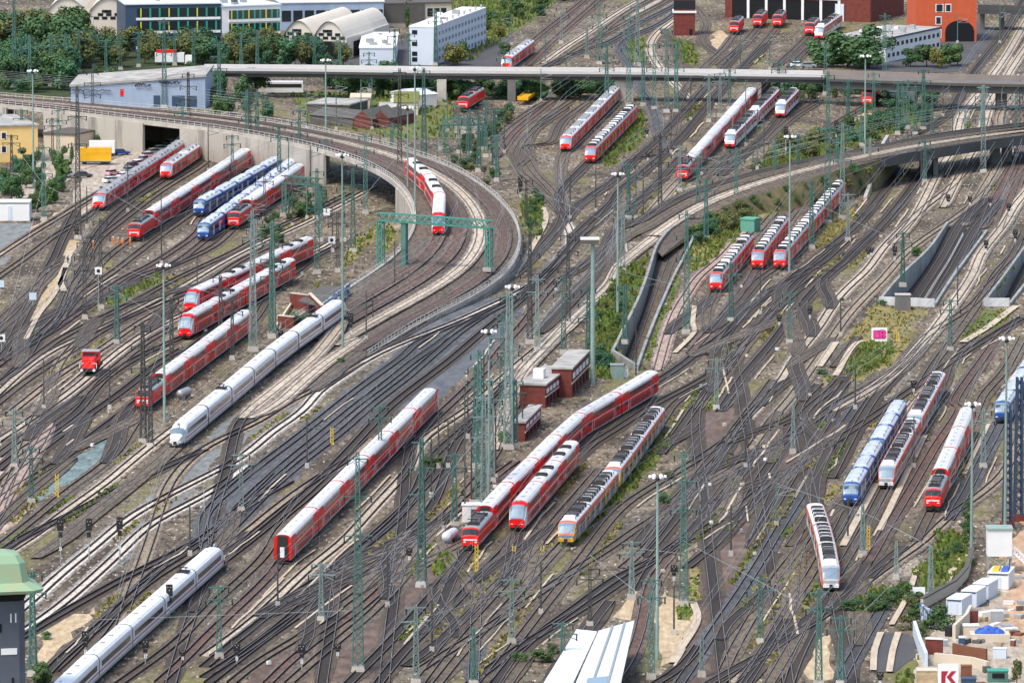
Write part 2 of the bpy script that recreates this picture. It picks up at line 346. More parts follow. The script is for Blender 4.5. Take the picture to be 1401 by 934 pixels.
# the middle and right yard
track('N1', '14:930,960 14:1200,690 24:0,530 24:180,320 24:390,75 P:644,750 23:600,720 23:800,520 23:980,338 23:1150,190 23:1348,75 32:150,810 32:290,730 32:420,650 32:560,535 32:720,430 32:800,350 32:960,170 32:1150,80 41:0,860 41:200,680', 'dark')
track('N2', '14:1130,960 14:1348,690 24:160,550 24:330,380 24:500,190 24:680,20 23:720,790 23:900,585 23:1070,390 23:1200,250 23:1348,175 33:130,80 32:330,850 32:520,760 32:700,640 32:860,490 32:1000,330 32:1150,190 32:1348,30', 'dark')
track('N3', '24:60,950 24:250,700 24:500,420 24:690,210 24:860,10 23:940,780 23:1100,600 23:1250,420', 'mid')
track('N4', '24:180,950 24:400,680 24:600,480 24:820,230 24:1010,20 P:773,741 P:838,668 P:905,580 32:420,850 32:600,760', 'mid')
track('N5', '24:490,950 24:640,760 24:830,510 24:1010,280 24:1130,120 24:1220,0 33:0,720 33:110,620 33:300,510 33:450,420 33:640,300 33:800,180 33:900,50', 'mid')
track('N5b', '33:800,180 33:900,50 32:1060,790 32:1200,570 32:1348,380 42:140,170 42:320,0 41:430,740 41:700,480 41:900,320 41:1010,180 41:1090,60', 'light')
track('N6', '24:560,950 24:700,740 24:900,580 24:1100,440 24:1348,250 34:100,190 34:280,120', 'dark')
track('S1', '24:60,860 24:250,735 24:480,600 24:700,450 24:950,290 24:1130,160 24:1348,50 33:100,830 33:250,760 33:420,650 33:600,540 33:720,460 33:850,380 33:1050,290 33:1200,180 33:1348,90 42:100,890 42:350,760 42:530,640 42:700,440 42:850,345 42:1010,240 42:1080,150 42:1200,20 41:1280,790 41:1348,640', 'mid')
track('S2', '24:380,960 24:560,820 24:740,690 24:960,560 24:1160,440 24:1348,310 34:120,220 34:280,130 34:400,60 33:480,880 33:700,760 33:900,610 33:1100,460 33:1348,310 43:200,180 43:440,20 42:520,850 42:700,730 42:820,640 42:1000,520 42:1200,400 42:1348,310', 'dark')
track('S3', '34:760,950 34:960,780 34:1120,660 34:1348,530 44:250,325 44:450,170 44:700,5 43:840,740 43:1050,600 43:1220,450 43:1310,240', 'tan')
track('X1', '32:770,480 32:795,640 32:840,820 33:860,80 33:910,330 33:950,620 33:990,900 34:1010,60 34:1040,300 34:1090,560 34:1130,800 34:1150,960', 'dark')
track('X2', '32:720,690 33:580,-60 33:535,80 33:545,250 33:575,480 33:605,720 33:620,900 34:625,60 34:655,300 34:690,600 34:730,960', 'dark')
track('X3', '43:0,-140 33:1205,20 33:1240,250 33:1275,450 33:1310,620 P:1117,700 P:1128,760 P:1137,812 44:110,380 44:150,600 44:200,800 44:220,960', 'dark')
track('R1', '34:420,960 34:580,720 34:680,560 34:800,390 34:930,190 34:1010,60 33:1080,830 33:1200,640 33:1300,480 43:60,300 43:200,80 43:300,-60', 'grey')
track('R2', '34:720,860 34:830,640 34:960,420 34:1060,250 34:1200,80 34:1270,-20 33:1330,700', 'mid')
track('R3', '34:820,960 34:960,770 34:1060,600 34:1160,430 34:1300,220 44:40,60', 'mid')
track('R4', '34:1150,950 34:1200,790 34:1300,600 34:1348,490 44:100,300', 'dark')
track('R5', '33:310,320 33:420,180 33:520,30 32:600,830 32:760,640 32:860,480', 'dark')
track('R6', '34:60,180 33:220,934 33:330,780 33:480,560 33:600,400 33:740,230 33:870,60 32:940,870 32:1050,720', 'mid')
track('R7', '34:160,330 34:330,60 33:480,880 33:620,680 33:760,490 33:900,290 33:1050,80', 'dark')
track('R7b', '33:900,290 33:1050,80 32:1150,860 32:1348,580 42:200,290 42:440,40 41:560,790 41:700,680 41:880,560 41:1080,400 41:1200,240 41:1300,60', 'tan')
track('R8', '34:480,180 33:700,890 33:850,680 33:960,480 33:1100,290 33:1200,130 33:1270,20 42:80,800 42:200,640', 'dark')
track('R9', '34:200,110 33:430,720 33:560,560 33:700,340 33:800,190', 'dark')
track('R10', '33:900,930 33:1000,760 33:1120,560 33:1250,340 33:1348,200 43:120,0', 'dark')
track('R11', '34:250,960 34:420,880 34:560,690', 'dark')
track('PB', '34:-20,960 34:80,830 34:160,640 34:200,450 34:230,300 34:330,150 34:420,30', 'rusty')
track('V1', '44:60,20 43:100,880 43:190,690 P:1164,690 P:1200,630 P:1238,562 42:640,820 42:760,620 42:860,490 42:1000,300 42:1100,140 42:1180,0 41:1240,840 41:1348,650', 'mid')
track('V2', '44:120,230 44:220,60 43:250,900 43:430,560 P:1213,664 P:1250,598 P:1292,520 42:870,590 42:1020,480', 'mid')
track('V3', '44:220,290 44:380,60 43:400,900 43:620,530 43:760,285 43:930,0 42:890,900 42:1100,560 42:1170,460 42:1240,390', 'rusty')
track('V4', '43:640,900 43:700,780 43:740,690 P:1277,694 P:1305,635 P:1333,572 42:1080,820 42:1200,700 42:1348,440', 'mid')
track('V5', '43:860,760 43:960,600 43:1060,390 43:1190,140 P:1373,572 P:1401,512 P:1430,458', 'grey')
track('V6', '44:130,950 44:200,810 44:300,640 44:400,470 44:470,330', 'grey')
track('V7', '43:80,480 43:180,280 43:300,60 42:400,800 42:560,640 42:700,490', 'dark')
track('V8', '42:40,920 42:180,740', 'dark')
# centre field and the right ramp viaduct
track('G1', '32:640,560 32:720,460 32:850,290 32:930,220 32:1100,110 41:0,800 41:200,640 41:330,500 41:450,340 41:560,180 41:640,80', 'dark')
track('G2', '32:820,520 32:900,420 32:1060,250 32:1200,90 32:1348,-40 41:60,920 41:250,750 41:420,590 41:560,420 41:690,240 41:760,110', 'dark')
track('G3', '32:700,930 32:860,690 32:1000,530 32:1200,270 32:1348,100 42:100,0 41:150,860 41:400,620', 'dark')
track('G4', '32:560,920 32:720,680 32:800,560 32:900,440 32:1000,320 32:1130,170', 'mid')
track('F1', '32:620,400 32:600,300 32:640,180 P:979,397 P:1028,328 P:1060,292', 'mid')
track('F2', '32:500,550 32:640,390 32:760,250 32:880,90 P:1036,366 P:1080,300 P:1115,258', 'rusty')
track('F3', '32:700,340 32:860,180 32:980,40 P:1067,366 P:1110,308 P:1160,256 41:260,300', 'mid')
track('E5', '32:285,660 32:350,430 32:410,270 32:500,130 31:560,930 31:690,830 31:860,640', 'pink')
# far side
track('H1', 'a2:450,-60 a2:400,0 a2:150,200 a2:-60,380', 'rusty')
track('H2', 'a2:540,-60 a2:480,0 a2:200,250 a2:90,360', 'rusty')
track('H3', 'a2:960,-10 a2:880,40 a2:700,130 a2:520,240 a2:330,300 a2:180,370', 'grey')
track('H4', 'a2:920,-50 a2:860,0 a2:640,120 a2:400,250 a2:230,360', 'mid')
track('H8', 'a2:760,-30 a2:600,60 a2:420,180 a2:280,270 a2:170,350', 'light')
track('H9', 'a2:820,-30 a2:640,70 a2:480,200 a2:440,280 a2:520,350', 'mid')
track('H5', 'a2:950,20 a2:900,70 a2:800,140 a2:640,210 a2:585,280 a2:640,350 a2:700,480 a2:770,600 a2:800,740 a2:810,860 31:110,150 31:90,250', 'grey')
track('H6', 'a2:960,60 a2:880,120 a2:790,190 a2:755,260 a2:790,350 a2:900,470 a2:980,560', 'light')
track('H7', 'a2:820,160 a2:870,220 a2:920,340 a2:960,470', 'mid')
track('H10', 'a2:1000,40 a2:1060,120 a2:1040,230 a2:1110,290 a2:1180,340', 'mid')
track('H11', 'a2:1215,190 a2:1160,270 a2:1060,360 a2:960,470 a2:900,620 a2:880,740', 'mid')
track('H12', 'a2:1345,150 a2:1260,250 a2:1130,360', 'mid')
track('H13', 'a3:55,150 a3:-20,240 a3:-120,350', 'mid')
track('H14', 'a3:240,180 a3:130,290 a3:40,370', 'mid')
track('H15', 'a3:285,205 a3:190,300 a3:120,370', 'mid')
track('J0', 'a2:180,560 a2:0,680 a2:-140,800', 'mid')
track('J1', 'a2:230,550 a2:0,740 a2:-80,860', 'rusty')
track('J2', 'a2:330,550 a2:150,680 a2:80,790 a2:90,890 21:690,210 21:800,300 21:920,420 21:1010,530', 'mid')
track('J3', 'a2:420,560 a2:260,680 a2:180,800 21:770,60 21:775,150 21:830,260 21:950,380 21:1015,520', 'mid')
track('J4', 'P:850,118 P:845,130 P:776,203 21:1010,130 21:990,300 21:1000,420 21:1015,530', 'mid')
track('J5', 'P:872,150 P:864,160 P:806,221 21:1080,280 21:1010,350 21:985,440 21:1030,560', 'dark')
track('J6', 'a2:300,590 a2:100,730 a2:20,850 a2:60,960', 'mid')
track('KD', '12:960,620 12:1100,530 12:1348,400 22:0,390 22:200,290 22:400,200 22:640,60 21:690,920 21:880,730 21:980,610 21:1010,530', 'dark')
track('KD2', '21:1030,580 21:1100,470 21:1348,300 31:130,170 31:280,40 P:905,186 P:980,105 P:1010,70', 'dark')
track('KD3', '21:1060,700 21:1180,580 21:1348,430 31:0,400 31:200,240 31:400,60 P:935,185 P:985,125 P:1050,60', 'dark')
track('KD4', '22:1000,60 21:1200,830 21:1348,680 31:60,550 31:180,420 31:330,270 31:430,150', 'dark')
track('KD5', '31:230,520 31:330,410 31:430,300 P:934,245 P:985,190 P:1038,128 P:1060,105', 'tan')
track('KD6', '31:580,300 31:640,230 31:800,80 P:1000,197 P:1030,165 P:1064,130 P:1090,100', 'mid')
track('KD7', '31:700,270 31:850,130 31:980,30 P:1067,162 P:1088,132 P:1110,105', 'dark')
track('KD8', 'a3:-20,790 a3:130,650 a3:290,550', 'mid')
track('KD9', 'a3:180,800 a3:400,660 a3:540,580 a3:600,530', 'rusty')
track('HR1', 'a3:1430,-60 a3:1380,30 a3:1260,230 a3:1130,390 a3:1050,520 a3:960,650 a3:800,740', 'dark')
track('HR2', 'a3:1470,40 a3:1420,110 a3:1290,330 a3:1180,480 a3:1060,640 41:900,60 41:800,220 41:620,560 41:480,720', 'light')
track('HR3', 'a3:1500,150 a3:1420,250 a3:1300,430 a3:1220,560 41:1060,30 41:960,200 41:900,320 41:820,480', 'light')
track('HR4', 'a3:1560,220 a3:1420,420 a3:1340,540 a3:1270,650 41:1240,60 41:1130,280 41:1000,500 41:960,600', 'tan')
track('HR5', 'a3:1500,440 a3:1400,580 a3:1330,690 41:1348,30 41:1230,300 41:1130,480 41:1080,620', 'rusty')
track('HR6', 'a3:1600,470 a3:1480,640 41:1348,180 41:1290,340 41:1240,480 41:1190,620', 'rusty')
track('HR7', 'a3:1580,700 41:1400,340 41:1290,470 41:1230,580 41:1060,800 42:1020,20 42:860,260 42:700,470 42:540,640 42:300,820 42:100,930', 'light')
# ramps into the tunnels: two lines each, sinking towards the viewer
def ramp_track(name, key, f, depth, lead=None, style='dark'):
    a, b = RAMPS[key]; L = []
    for i, (p, q) in enumerate(zip(a, b)):
        c = p.lerp(q, f); t = i / (len(a) - 1); c.z = -.05 - depth * t ** 1.15; L.append(c)
    if lead: L = T(lead) + L
    track(name, L[::2] + ([L[-1]] if len(L) % 2 == 0 else []), style)
RDEPTH = {'a': 5.5, 'b': 6.5, 'c': 6.0}
ramp_track('ra1', 'a', .52, 5.5, '31:1130,300 31:900,330 31:760,400 31:660,470', 'mid')
ramp_track('rb1', 'b', .28, 6.5, '41:1110,420 41:1040,520', 'deep')
ramp_track('rb2', 'b', .68, 6.5, '41:1200,430 41:1120,560', 'deep')
ramp_track('rc1', 'c', .45, 6.0, None, 'deep')

track('T1', 'P:-30,745 03:0,720 03:80,560 03:150,430 03:260,260 03:330,120', 'pink')
track('T2', '03:-60,820 03:40,720 03:180,590 03:330,470 03:480,350', 'mid')
track('T3', '02:-30,560 02:40,470 02:150,390 02:330,300 02:520,180', 'dark')
track('T4', '02:-30,420 02:120,300 02:200,190 02:330,-20 01:420,840', 'mid')
track('T5', '02:-30,360 02:80,260 02:200,150 02:300,60 01:340,900 01:430,800', 'mid')
track('T6', '24:640,960 24:720,830 24:800,740', 'mid')
track('T7', '34:600,960 34:700,900 34:830,820 34:960,760', 'dark')
track('T8', '33:900,940 33:960,800 33:1060,560 33:1130,440', 'dark')
track('T9', '34:1020,950 34:1110,800 34:1200,640 34:1260,520', 'mid')
track('T10', '44:330,250 44:460,110 44:560,40', 'dark')
track('T11', '42:100,640 42:260,440', 'mid')
track('T12', '43:570,80 43:620,-20 42:720,800 42:760,740', 'light')

track('T13', '33:420,940 33:560,760 33:720,590 33:860,430 33:1000,300', 'dark')
track('T14', '33:640,940 33:800,760 33:960,600 33:1140,470 33:1300,360', 'dark')
track('T15', '33:130,930 33:330,700 33:560,470 33:680,360 33:760,250', 'dark')
track('T16', '24:900,960 24:1060,760 24:1200,560 24:1320,400', 'dark')
track('T17', '24:-20,830 24:160,700 24:360,520 24:520,360', 'dark')
track('T18', '32:960,900 32:1080,760 32:1200,700', 'dark')
track('T19', '33:1160,930 33:1260,780 33:1300,700', 'mid')
track('T20', '34:860,960 34:1010,720 34:1140,520 34:1250,340', 'dark')

# switches: links that leave one line and run into its neighbour
def links(n, box, styles, seed):
    rr = random.Random(seed); keys = [k for k in LINES if not k.startswith('r')]; done = 0; tries = 0
    allp = [(k, i, p) for k in keys for i, p in enumerate(LINES[k])]
    zone = [(k, i, p) for k, i, p in allp if box[0] < PX(p)[0] < box[2] and box[1] < PX(p)[1] < box[3] and 2 < i < len(LINES[k]) - 3]
    while done < n and tries < 4000 and zone:
        tries += 1; k, i, p = rr.choice(zone); L = LINES[k]; t = (L[i + 1] - L[i - 1]).normalized(); t = t if t.y > 0 else -t; nrm = Vector((t.y, -t.x, 0))
        cand = [(k2, j, q) for k2, j, q in zone if k2 != k and 42 < (q - p).dot(t) < 85 and 3.5 < abs((q - p).dot(nrm)) < 9.5]
        if not cand: continue
        k2, j, q = rr.choice(cand); M_ = LINES[k2]; u = (M_[j + 1] - M_[j - 1]).normalized(); u = u if u.y > 0 else -u
        if t.dot(u) < .985: continue
        d = (q - p).length; P = []
        for s_ in range(9):
            f = s_ / 8; h1 = 2 * f ** 3 - 3 * f * f + 1; h2 = f ** 3 - 2 * f * f + f; h3 = 3 * f * f - 2 * f ** 3; h4 = f ** 3 - f * f; P.append(p * h1 + t * d * h2 + q * h3 + u * d * h4)
        track('link%d_%d' % (seed, done), P, rr.choice(styles)); done += 1
links(22, (240, 700, 760, 940), ['dark', 'dark', 'mid'], 1)
links(18, (820, 560, 1190, 930), ['dark', 'dark', 'mid'], 2)
links(12, (0, 380, 330, 640), ['dark', 'mid'], 3)
links(10, (880, 380, 1180, 560), ['dark', 'dark', 'mid'], 4)
# ------------------------------------------------------------------ the curved railway viaduct on the left, the ramp viaduct on the right, the road bridge
def resample_n(L, n): return resample(spline(L, 6.0), n)
# outer (far / right) and inner (near / left) edge of the left viaduct, heights after @
VO = T('P:-60,127@8 P:0,133@8 P:100,141@8 P:200,149@8 P:300,158@8 P:400,172@8 P:470,187@8 P:540,203@8 P:600,222@7.6 P:650,247@7.2 P:694,284@5.6 P:712,318@4.4 P:709,350@3.1 P:687,380@2.1 P:646,407@1.3 P:590,435@.5 P:540,464@.1 P:505,488@.05')
VI = T('P:-60,138@8 P:0,143@8 P:100,154@8 P:200,166@8 P:300,178@8 P:370,190@8 P:430,203@8 P:480,218@8 P:520,236@7.8 P:548,258@7.4 P:564,284@6.8 P:567,308@5.4 P:556,330@4.2 P:535,354@3.1 P:500,379@2.0 P:465,401@1.0 P:420,425@.3 P:380,450@.05')
NV = 120
VO = smooth(resample_n(VO, NV), 6); VI = smooth(resample_n(VI, NV), 6)
# pair the edges by plan: walk both with the same index
def deck(name, A, B, thick, mats, label, cat):
    mb = MB(); n = len(A)
    vs = []
    for a, b in zip(A, B):
        d = (b - a).normalized(); d.z = 0
        vs += [tuple(a), tuple(b), (b.x, b.y, b.z - thick), (a.x, a.y, a.z - thick)]
    mb.v = vs
    for i in range(n - 1):
        o = 4 * i; e = o + 4
        mb.f += [(o, o + 1, e + 1, e), (o + 1, o + 2, e + 2, e + 1), (o + 2, o + 3, e + 3, e + 2), (o + 3, o, e, e + 3)]; mb.m += [0, 1, 1, 1]
    mb.f += [(0, 3, 2, 1), (4 * n - 4, 4 * n - 3, 4 * n - 2, 4 * n - 1)]; mb.m += [1, 1]
    return mb.build(name, mats)
M['deckbal'] = bmat('viaduct_ballast', (.12, .095, .075), (.17, .136, .105), 0)
M['rail_white'] = mat('handrail_grey', (.50, .50, .47), .6)
via = thing('railway_viaduct', 'long curved railway viaduct with pale concrete walls sweeping round to the left', 'viaduct', tuple(VI[40]))
via['category'] = 'viaduct'
def under(o, par):
    o.parent = par; o.matrix_parent_inverse = Matrix.Translation(par.location).inverted() if par.rotation_euler.z == 0 else par.matrix_basis.inverted(); return o
under(deck('deck', VO, VI, 1.0, [M['deckbal'], M['darkconc']], '', ''), via)
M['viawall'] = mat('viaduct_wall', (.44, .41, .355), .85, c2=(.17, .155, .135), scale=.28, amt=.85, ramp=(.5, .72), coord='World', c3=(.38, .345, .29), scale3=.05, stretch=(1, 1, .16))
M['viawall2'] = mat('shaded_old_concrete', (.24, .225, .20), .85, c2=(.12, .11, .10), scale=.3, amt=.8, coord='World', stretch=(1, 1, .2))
def gaps(L, spans):
    """index runs of L that are wall; spans = pixel-x ranges that stay open"""
    runs = []; cur = []
    for i, p in enumerate(L):
        x, y = PX((p.x, p.y, p.z)); op = any(a < x < b and c < y < d for a, b, c, d in spans)
        if op:
            if len(cur) > 1: runs.append(cur)
            cur = []
        else: cur.append(i)
    if len(cur) > 1: runs.append(cur)
    return runs
VSP = [(22, 52, 0, 300), (203, 245, 0, 300), (450, 541, 190, 260)]
for run in gaps(VI, VSP):
    L = [VI[i] for i in run]
    under(MB().wall([Vector((p.x, p.y, 0)) for p in L], .7, -.2, lambda k, L=L: L[k].z - .55).build('wall', M['viawall']), via)
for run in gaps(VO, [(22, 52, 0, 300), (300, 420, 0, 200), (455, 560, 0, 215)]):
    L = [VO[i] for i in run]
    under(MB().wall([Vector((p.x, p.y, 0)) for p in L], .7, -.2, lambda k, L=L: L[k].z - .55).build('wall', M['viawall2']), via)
for i in range(2, NV - 14, 3):      # joints of the wall panels
    p, n = VI[i], sides(VI)[i]; x, y = PX(p)
    if any(a - 6 < x < b + 6 for a, b, *_ in VSP) or p.z < 1.6: continue
    under(MB().box((p.x - n.x * -.4 * 0 + n.x * .36 * (-1 if n.y > 0 else 1), p.y + n.y * .36 * (-1 if n.y > 0 else 1), (p.z - .6) / 2), (.3, .3, p.z - .6), math.atan2(n.y, n.x)).build('pilaster', M['concrete']), via)
def railing(L, h=1.1, post=2.5, m='rail_white', name='railing', par=None, off=0.0, n2=2):
    mb = MB(); Ls = spline(L, 2.5) if False else L; N = sides(L)
    P = [p + N[i] * off for i, p in enumerate(L)]
    for i in range(len(P) - 1):
        for k in range(n2): mb.bar(P[i] + Vector((0, 0, h * (k + 1) / n2)), P[i + 1] + Vector((0, 0, h * (k + 1) / n2)), .09)
    acc = 0; last = P[0]; mb.bar(P[0], P[0] + Vector((0, 0, h)), .12)
    for i in range(len(P) - 1):
        d = (P[i + 1] - P[i]).length; t = post - acc
        while t <= d:
            q = P[i].lerp(P[i + 1], t / d); mb.bar(q, q + Vector((0, 0, h)), .12); t += post
        acc = (acc + d) % post
    o = mb.build(name, M[m])
    return under(o, par) if par else o
railing(VI, 1.2, 2.6, par=via, off=-.35)
railing(VO, 1.2, 3.2, par=via, off=.35)
# edge beam (walkway kerb) proud of the deck
for L, sg in ((VI, -1), (VO, 1)):
    under(MB().wall([p + sides(L)[i] * sg * .2 for i, p in enumerate(L)], .5, lambda k, L=L: L[k].z - .9, lambda k, L=L: L[k].z + .22).build('edge_beam', M['concrete']), via)
def mid(A, B, f, i0=0, i1=None, dz=0.02): return [a.lerp(b, f) + Vector((0, 0, dz)) for a, b in list(zip(A, B))[i0:i1]][::3]
track('Q1', mid(VO, VI, .74) + T('P:440,452 12:620,330'), 'rusty')
track('Q2', mid(VO, VI, .56) , 'rusty')
track('Q3', mid(VO, VI, .36), 'light')
track('Q4', mid(VO, VI, .14), 'rusty')
# from the foot of the viaduct on into the yard
def endp(n, k): L = LINES[n]; return [L[-k], L[-1]]
track('Z1', [LINES['Q1'][-1] - Vector((0, 0, 0))] * 0 + T('P:505,417@1.0 P:478,430@.5 P:440,452@.2 P:380,494@.0 P:310,553 P:238,613 03:1000,410 03:850,540 03:660,690 03:500,810 03:380,940 04:230,120'), 'mid')
track('Z3', T('P:470,440@.9 12:740,560 12:580,700 12:280,940 13:240,90'), 'light')
track('Z4', [LINES['Q3'][-1]] + T('12:1080,420@.2 12:900,540 12:700,690 12:560,820 12:400,950 13:300,90'), 'light')
track('Z5', [LINES['Q4'][-1]] + T('12:1060,520 12:900,640 12:720,800'), 'mid')

# ---- right: a ramp on an embankment that becomes a steel bridge
EU = T('P:1440,166@7 P:1401,170@7 P:1300,182@7 P:1220,196@7 P:1150,208@6.8 P:1080,222@5.6 P:1010,238@4 P:950,256@2.4 P:900,280@1 P:862,305@.2')
EL = T('P:1440,184@7 P:1401,187@7 P:1300,202@7 P:1220,215@7 P:1150,232@6.8 P:1085,250@5.4 P:1030,268@3.8 P:985,290@2.2 P:945,318@.9 P:905,350@.2')
EU = smooth(resample_n(EU, 60), 4); EL = smooth(resample_n(EL, 60), 4)
rb = thing('railway_bridge', 'dark steel railway bridge carrying the curved ramp over the tracks on the right', 'bridge', tuple(EL[8]))
nb = min(range(61), key=lambda i: abs(PX(EL[i])[0] - 1203))
M['girder'] = mat('dark_girder', (.055, .06, .06), .6, c2=(.09, .085, .08), scale=.3, coord='World')
under(deck('deck', EU[:nb + 1], EL[:nb + 1], .8, [M['deckbal'], M['girder']], '', ''), rb)
for L in (EU, EL):
    under(MB().wall(L[:nb + 1], .5, lambda k, L=L: L[k].z - 2.0, lambda k, L=L: L[k].z + .45).build('girder', M['girder']), rb)
for px, py in ((1361, 226), (1262, 246)):
    for dx in (0, 5.5):
        p = G(px, py); q = p + Vector((dx * .6, dx, 0)); 
        o = MB().box((q.x, q.y, 3.1), (2.2 if px > 1300 else 1.2, 1.6, 6.2), .2).build('pier', M['darkconc']); under(o, rb)
ab = MB().wall([Vector((p.x, p.y, 0)) for p in T('41:455,140 41:425,190 41:400,260 41:360,340 41:305,430')], .8, -.2, lambda k: [5.4, 5.4, 4.4, 3.0, .8][k])
o = ab.build('abutment_wall', M['viawall']); under(o, rb)
# the embankment itself belongs to the terrain
SLOPE = []; emb = MB(); A, B = EU[nb:], EL[nb:]; vs = []
for i, (a, b) in enumerate(zip(A, B)):
    d = (b - a); d.z = 0; d.normalize(); kf = .35 + 1.3 * min(1, i / 12); vs += [tuple(a - d * (a.z * 1.5 + .2) - Vector((0, 0, a.z + .05))), tuple(a), tuple(b), tuple(b + d * (b.z * kf + .2) - Vector((0, 0, b.z + .05)))]; SLOPE.append((Vector(b), d.copy(), b.z, kf))
emb.v = vs
for i in range(len(A) - 1):
    o = 4 * i; e = o + 4; emb.f += [(o, o + 1, e + 1, e), (o + 1, o + 2, e + 2, e + 1), (o + 2, o + 3, e + 3, e + 2)]; emb.m += [1, 0, 1]
emb.f.append((0, 1, 2, 3)); emb.m.append(1)
M['bank'] = mat('embankment_soil', (.15, .115, .065), .95, c2=(.07, .085, .03), scale=.5, amt=.9, coord='World', c3=(.24, .185, .11), scale3=.07)
tag(emb.build('embankment', [M['deckbal'], M['bank']]), kind='structure')
track('E0', mid(EU, EL, .12) + T('31:60,600@.05 22:1240,0 22:1060,200 22:860,420'), 'dark')
track('E1', mid(EU, EL, .34) + T('31:150,640@.1 31:0,740 22:1348,-10 22:1200,180 22:1000,400 22:820,600'), 'mid')
track('E2', mid(EU, EL, .58) + T('31:340,620@.1 31:150,770 31:0,900 22:1348,60 22:1100,300 22:900,510 22:740,680 23:560,300'), 'light')
track('E3', mid(EU, EL, .82)[:-4] + T('31:800,410@.8 31:680,480@0'), 'mid')

# ---- the ramps' retaining walls
M['palegreywall'] = mat('pale_grey_wall', (.62, .63, .62), .8, c2=(.42, .43, .42), scale=.5, amt=.8, stretch=(1, 1, .3))
M['rampwall'] = mat('ramp_wall', (.33, .335, .31), .85, c2=(.17, .18, .17), scale=.22, amt=.8, coord='World', stretch=(1, 1, .5), c3=(.42, .42, .39), scale3=.05)
RNAME = {'a': ('winding concrete retaining wall along the sunken track beside the green bank', 'low concrete wall on the right edge of the winding sunken track'),
         'b': ('tall pale concrete wall on the left side of the two sunken tracks', 'pale concrete wall between the two sunken tracks and the surface tracks'),
         'c': ('pale concrete wall beside the sunken track at the right edge of the picture', 'low concrete wall on the outermost edge of the sunken track at the right border')}
floorm = BAL['deep']
for k, (a, b) in RAMPS.items():
    d = RDEPTH[k]; n = len(a); dep = lambda i, n=n, d=d: -.05 - d * (i / (n - 1)) ** 1.15
    mb = MB(); mb.v = [v for i in range(n) for v in ((a[i].x, a[i].y, dep(i) - .08), (b[i].x, b[i].y, dep(i) - .08))]
    mb.f = [(2 * i, 2 * i + 1, 2 * i + 3, 2 * i + 2) for i in range(n - 1)]; mb.m = [0] * (n - 1)
    tag(mb.build('ramp_floor', floorm), kind='structure')
    for L, lab, hh in ((a, RNAME[k][0], 1.1), (b, RNAME[k][1], .7)):
        tag(MB().wall([Vector((p.x, p.y, 0)) for p in L], .55, lambda i: dep(i) - .4, hh).build('retaining_wall', M['rampwall']), lab, 'wall')
    lab = {'a': 'grey parapet closing the tunnel mouth near the brick building', 'b': 'white parapet wall over the tunnel mouth of the two sunken tracks', 'c': 'white parapet wall over the tunnel mouth near the right border'}[k]
    p, q = a[-1].copy(), b[-1].copy(); p.z = q.z = 0
    tag(MB().wall([p, q], .6, -d - .5, 1.7 if k != 'a' else 1.2).build('parapet', M['palegreywall'] if k != 'a' else M['rampwall']), lab, 'wall')
    u = (q - p).normalized(); back = Vector((-u.y, u.x, 0)) * -1

# ---- the road bridge across the top
M['road'] = mat('pale_road', (.50, .47, .44), .85, c2=(.50, .46, .42), scale=.1, coord='World')
M['parapet'] = mat('parapet_paint', (.55, .53, .51), .7, c2=(.5, .48, .46), scale=.2, coord='World')
BZ = 7.4
BN = [G(x, y, BZ) for x, y in ((278, 97), (420, 98), (600, 100.5), (850, 102), (1050, 105), (1128, 106))]
wid = 8.5
BNs = spline(BN, 25); BFs = [p + Vector((0, wid, 0)) for p in BNs]
br = thing('road_bridge', 'long low road bridge with white parapets crossing the whole yard', 'bridge', tuple(BNs[3]))
under(deck('deck', BFs, BNs, .7, [M['road'], M['girder']], '', ''), br)
under(MB().wall([p + Vector((0, .3, 0)) for p in BNs], .5, lambda k: BZ - .65, lambda k: BZ + .75).build('parapet', M['parapet']), br)
under(MB().wall([p - Vector((0, .3, 0)) for p in BFs], .5, lambda k: BZ - .65, lambda k: BZ + 1.0).build('parapet', M['parapet']), br)
under(MB().wall([p + Vector((0, 1.2, 0)) for p in BNs], .6, lambda k: BZ - 1.7, lambda k: BZ - .7).build('girder', M['girder']), br)
under(MB().wall([p - Vector((0, 1.2, 0)) for p in BFs], .6, lambda k: BZ - 1.7, lambda k: BZ - .7).build('girder', M['girder']), br)
for px, py, dx in ((605, 131, 2.5), (853, 135, 5.0), (1048, 138, 2.4), (700, 132, 2.2)):
    p = G(px, py); q = Vector((p.x, G(px, 102, BZ).y + 5, 0))
    under(MB().box((q.x, q.y, (BZ - 1.7) / 2), (dx, 6.5, BZ - 1.7)).build('pier', M['concrete'] if px in (605, 853) else M['darkconc']), br)
railing([p + Vector((0, .3, .75)) for p in BNs], .5, 3.0, par=br, n2=1)

# its brownish eastern neighbour
M['brownparapet'] = mat('brown_parapet', (.27, .225, .195), .85, c2=(.18, .15, .13), scale=.3, coord='World')
EN = spline([G(x, y, BZ) for x, y in ((1131, 108), (1215, 111), (1300, 114), (1460, 117))], 25); EF = [p + Vector((0, 12.0, 0)) for p in EN]
eb = thing('road_bridge', 'brown-parapeted bridge on the right that carries the road on to the right border', 'bridge', tuple(EN[1]))
under(deck('deck', EF, EN, .7, [M['asphalt0'] if 'asphalt0' in M else M['darkconc'], M['girder']], '', ''), eb)
under(MB().wall([p - Vector((0, .3, 0)) for p in EF], .6, lambda k: BZ - .65, lambda k: BZ + 1.3).build('parapet', M['brownparapet']), eb)
under(MB().wall([p + Vector((0, .3, 0)) for p in EN], .4, lambda k: BZ - .65, lambda k: BZ + .5).build('parapet', M['brownparapet']), eb)
under(MB().wall([p + Vector((0, 1.2, 0)) for p in EN], .6, lambda k: BZ - 2.6, lambda k: BZ - .7).build('girder', M['girder']), eb)
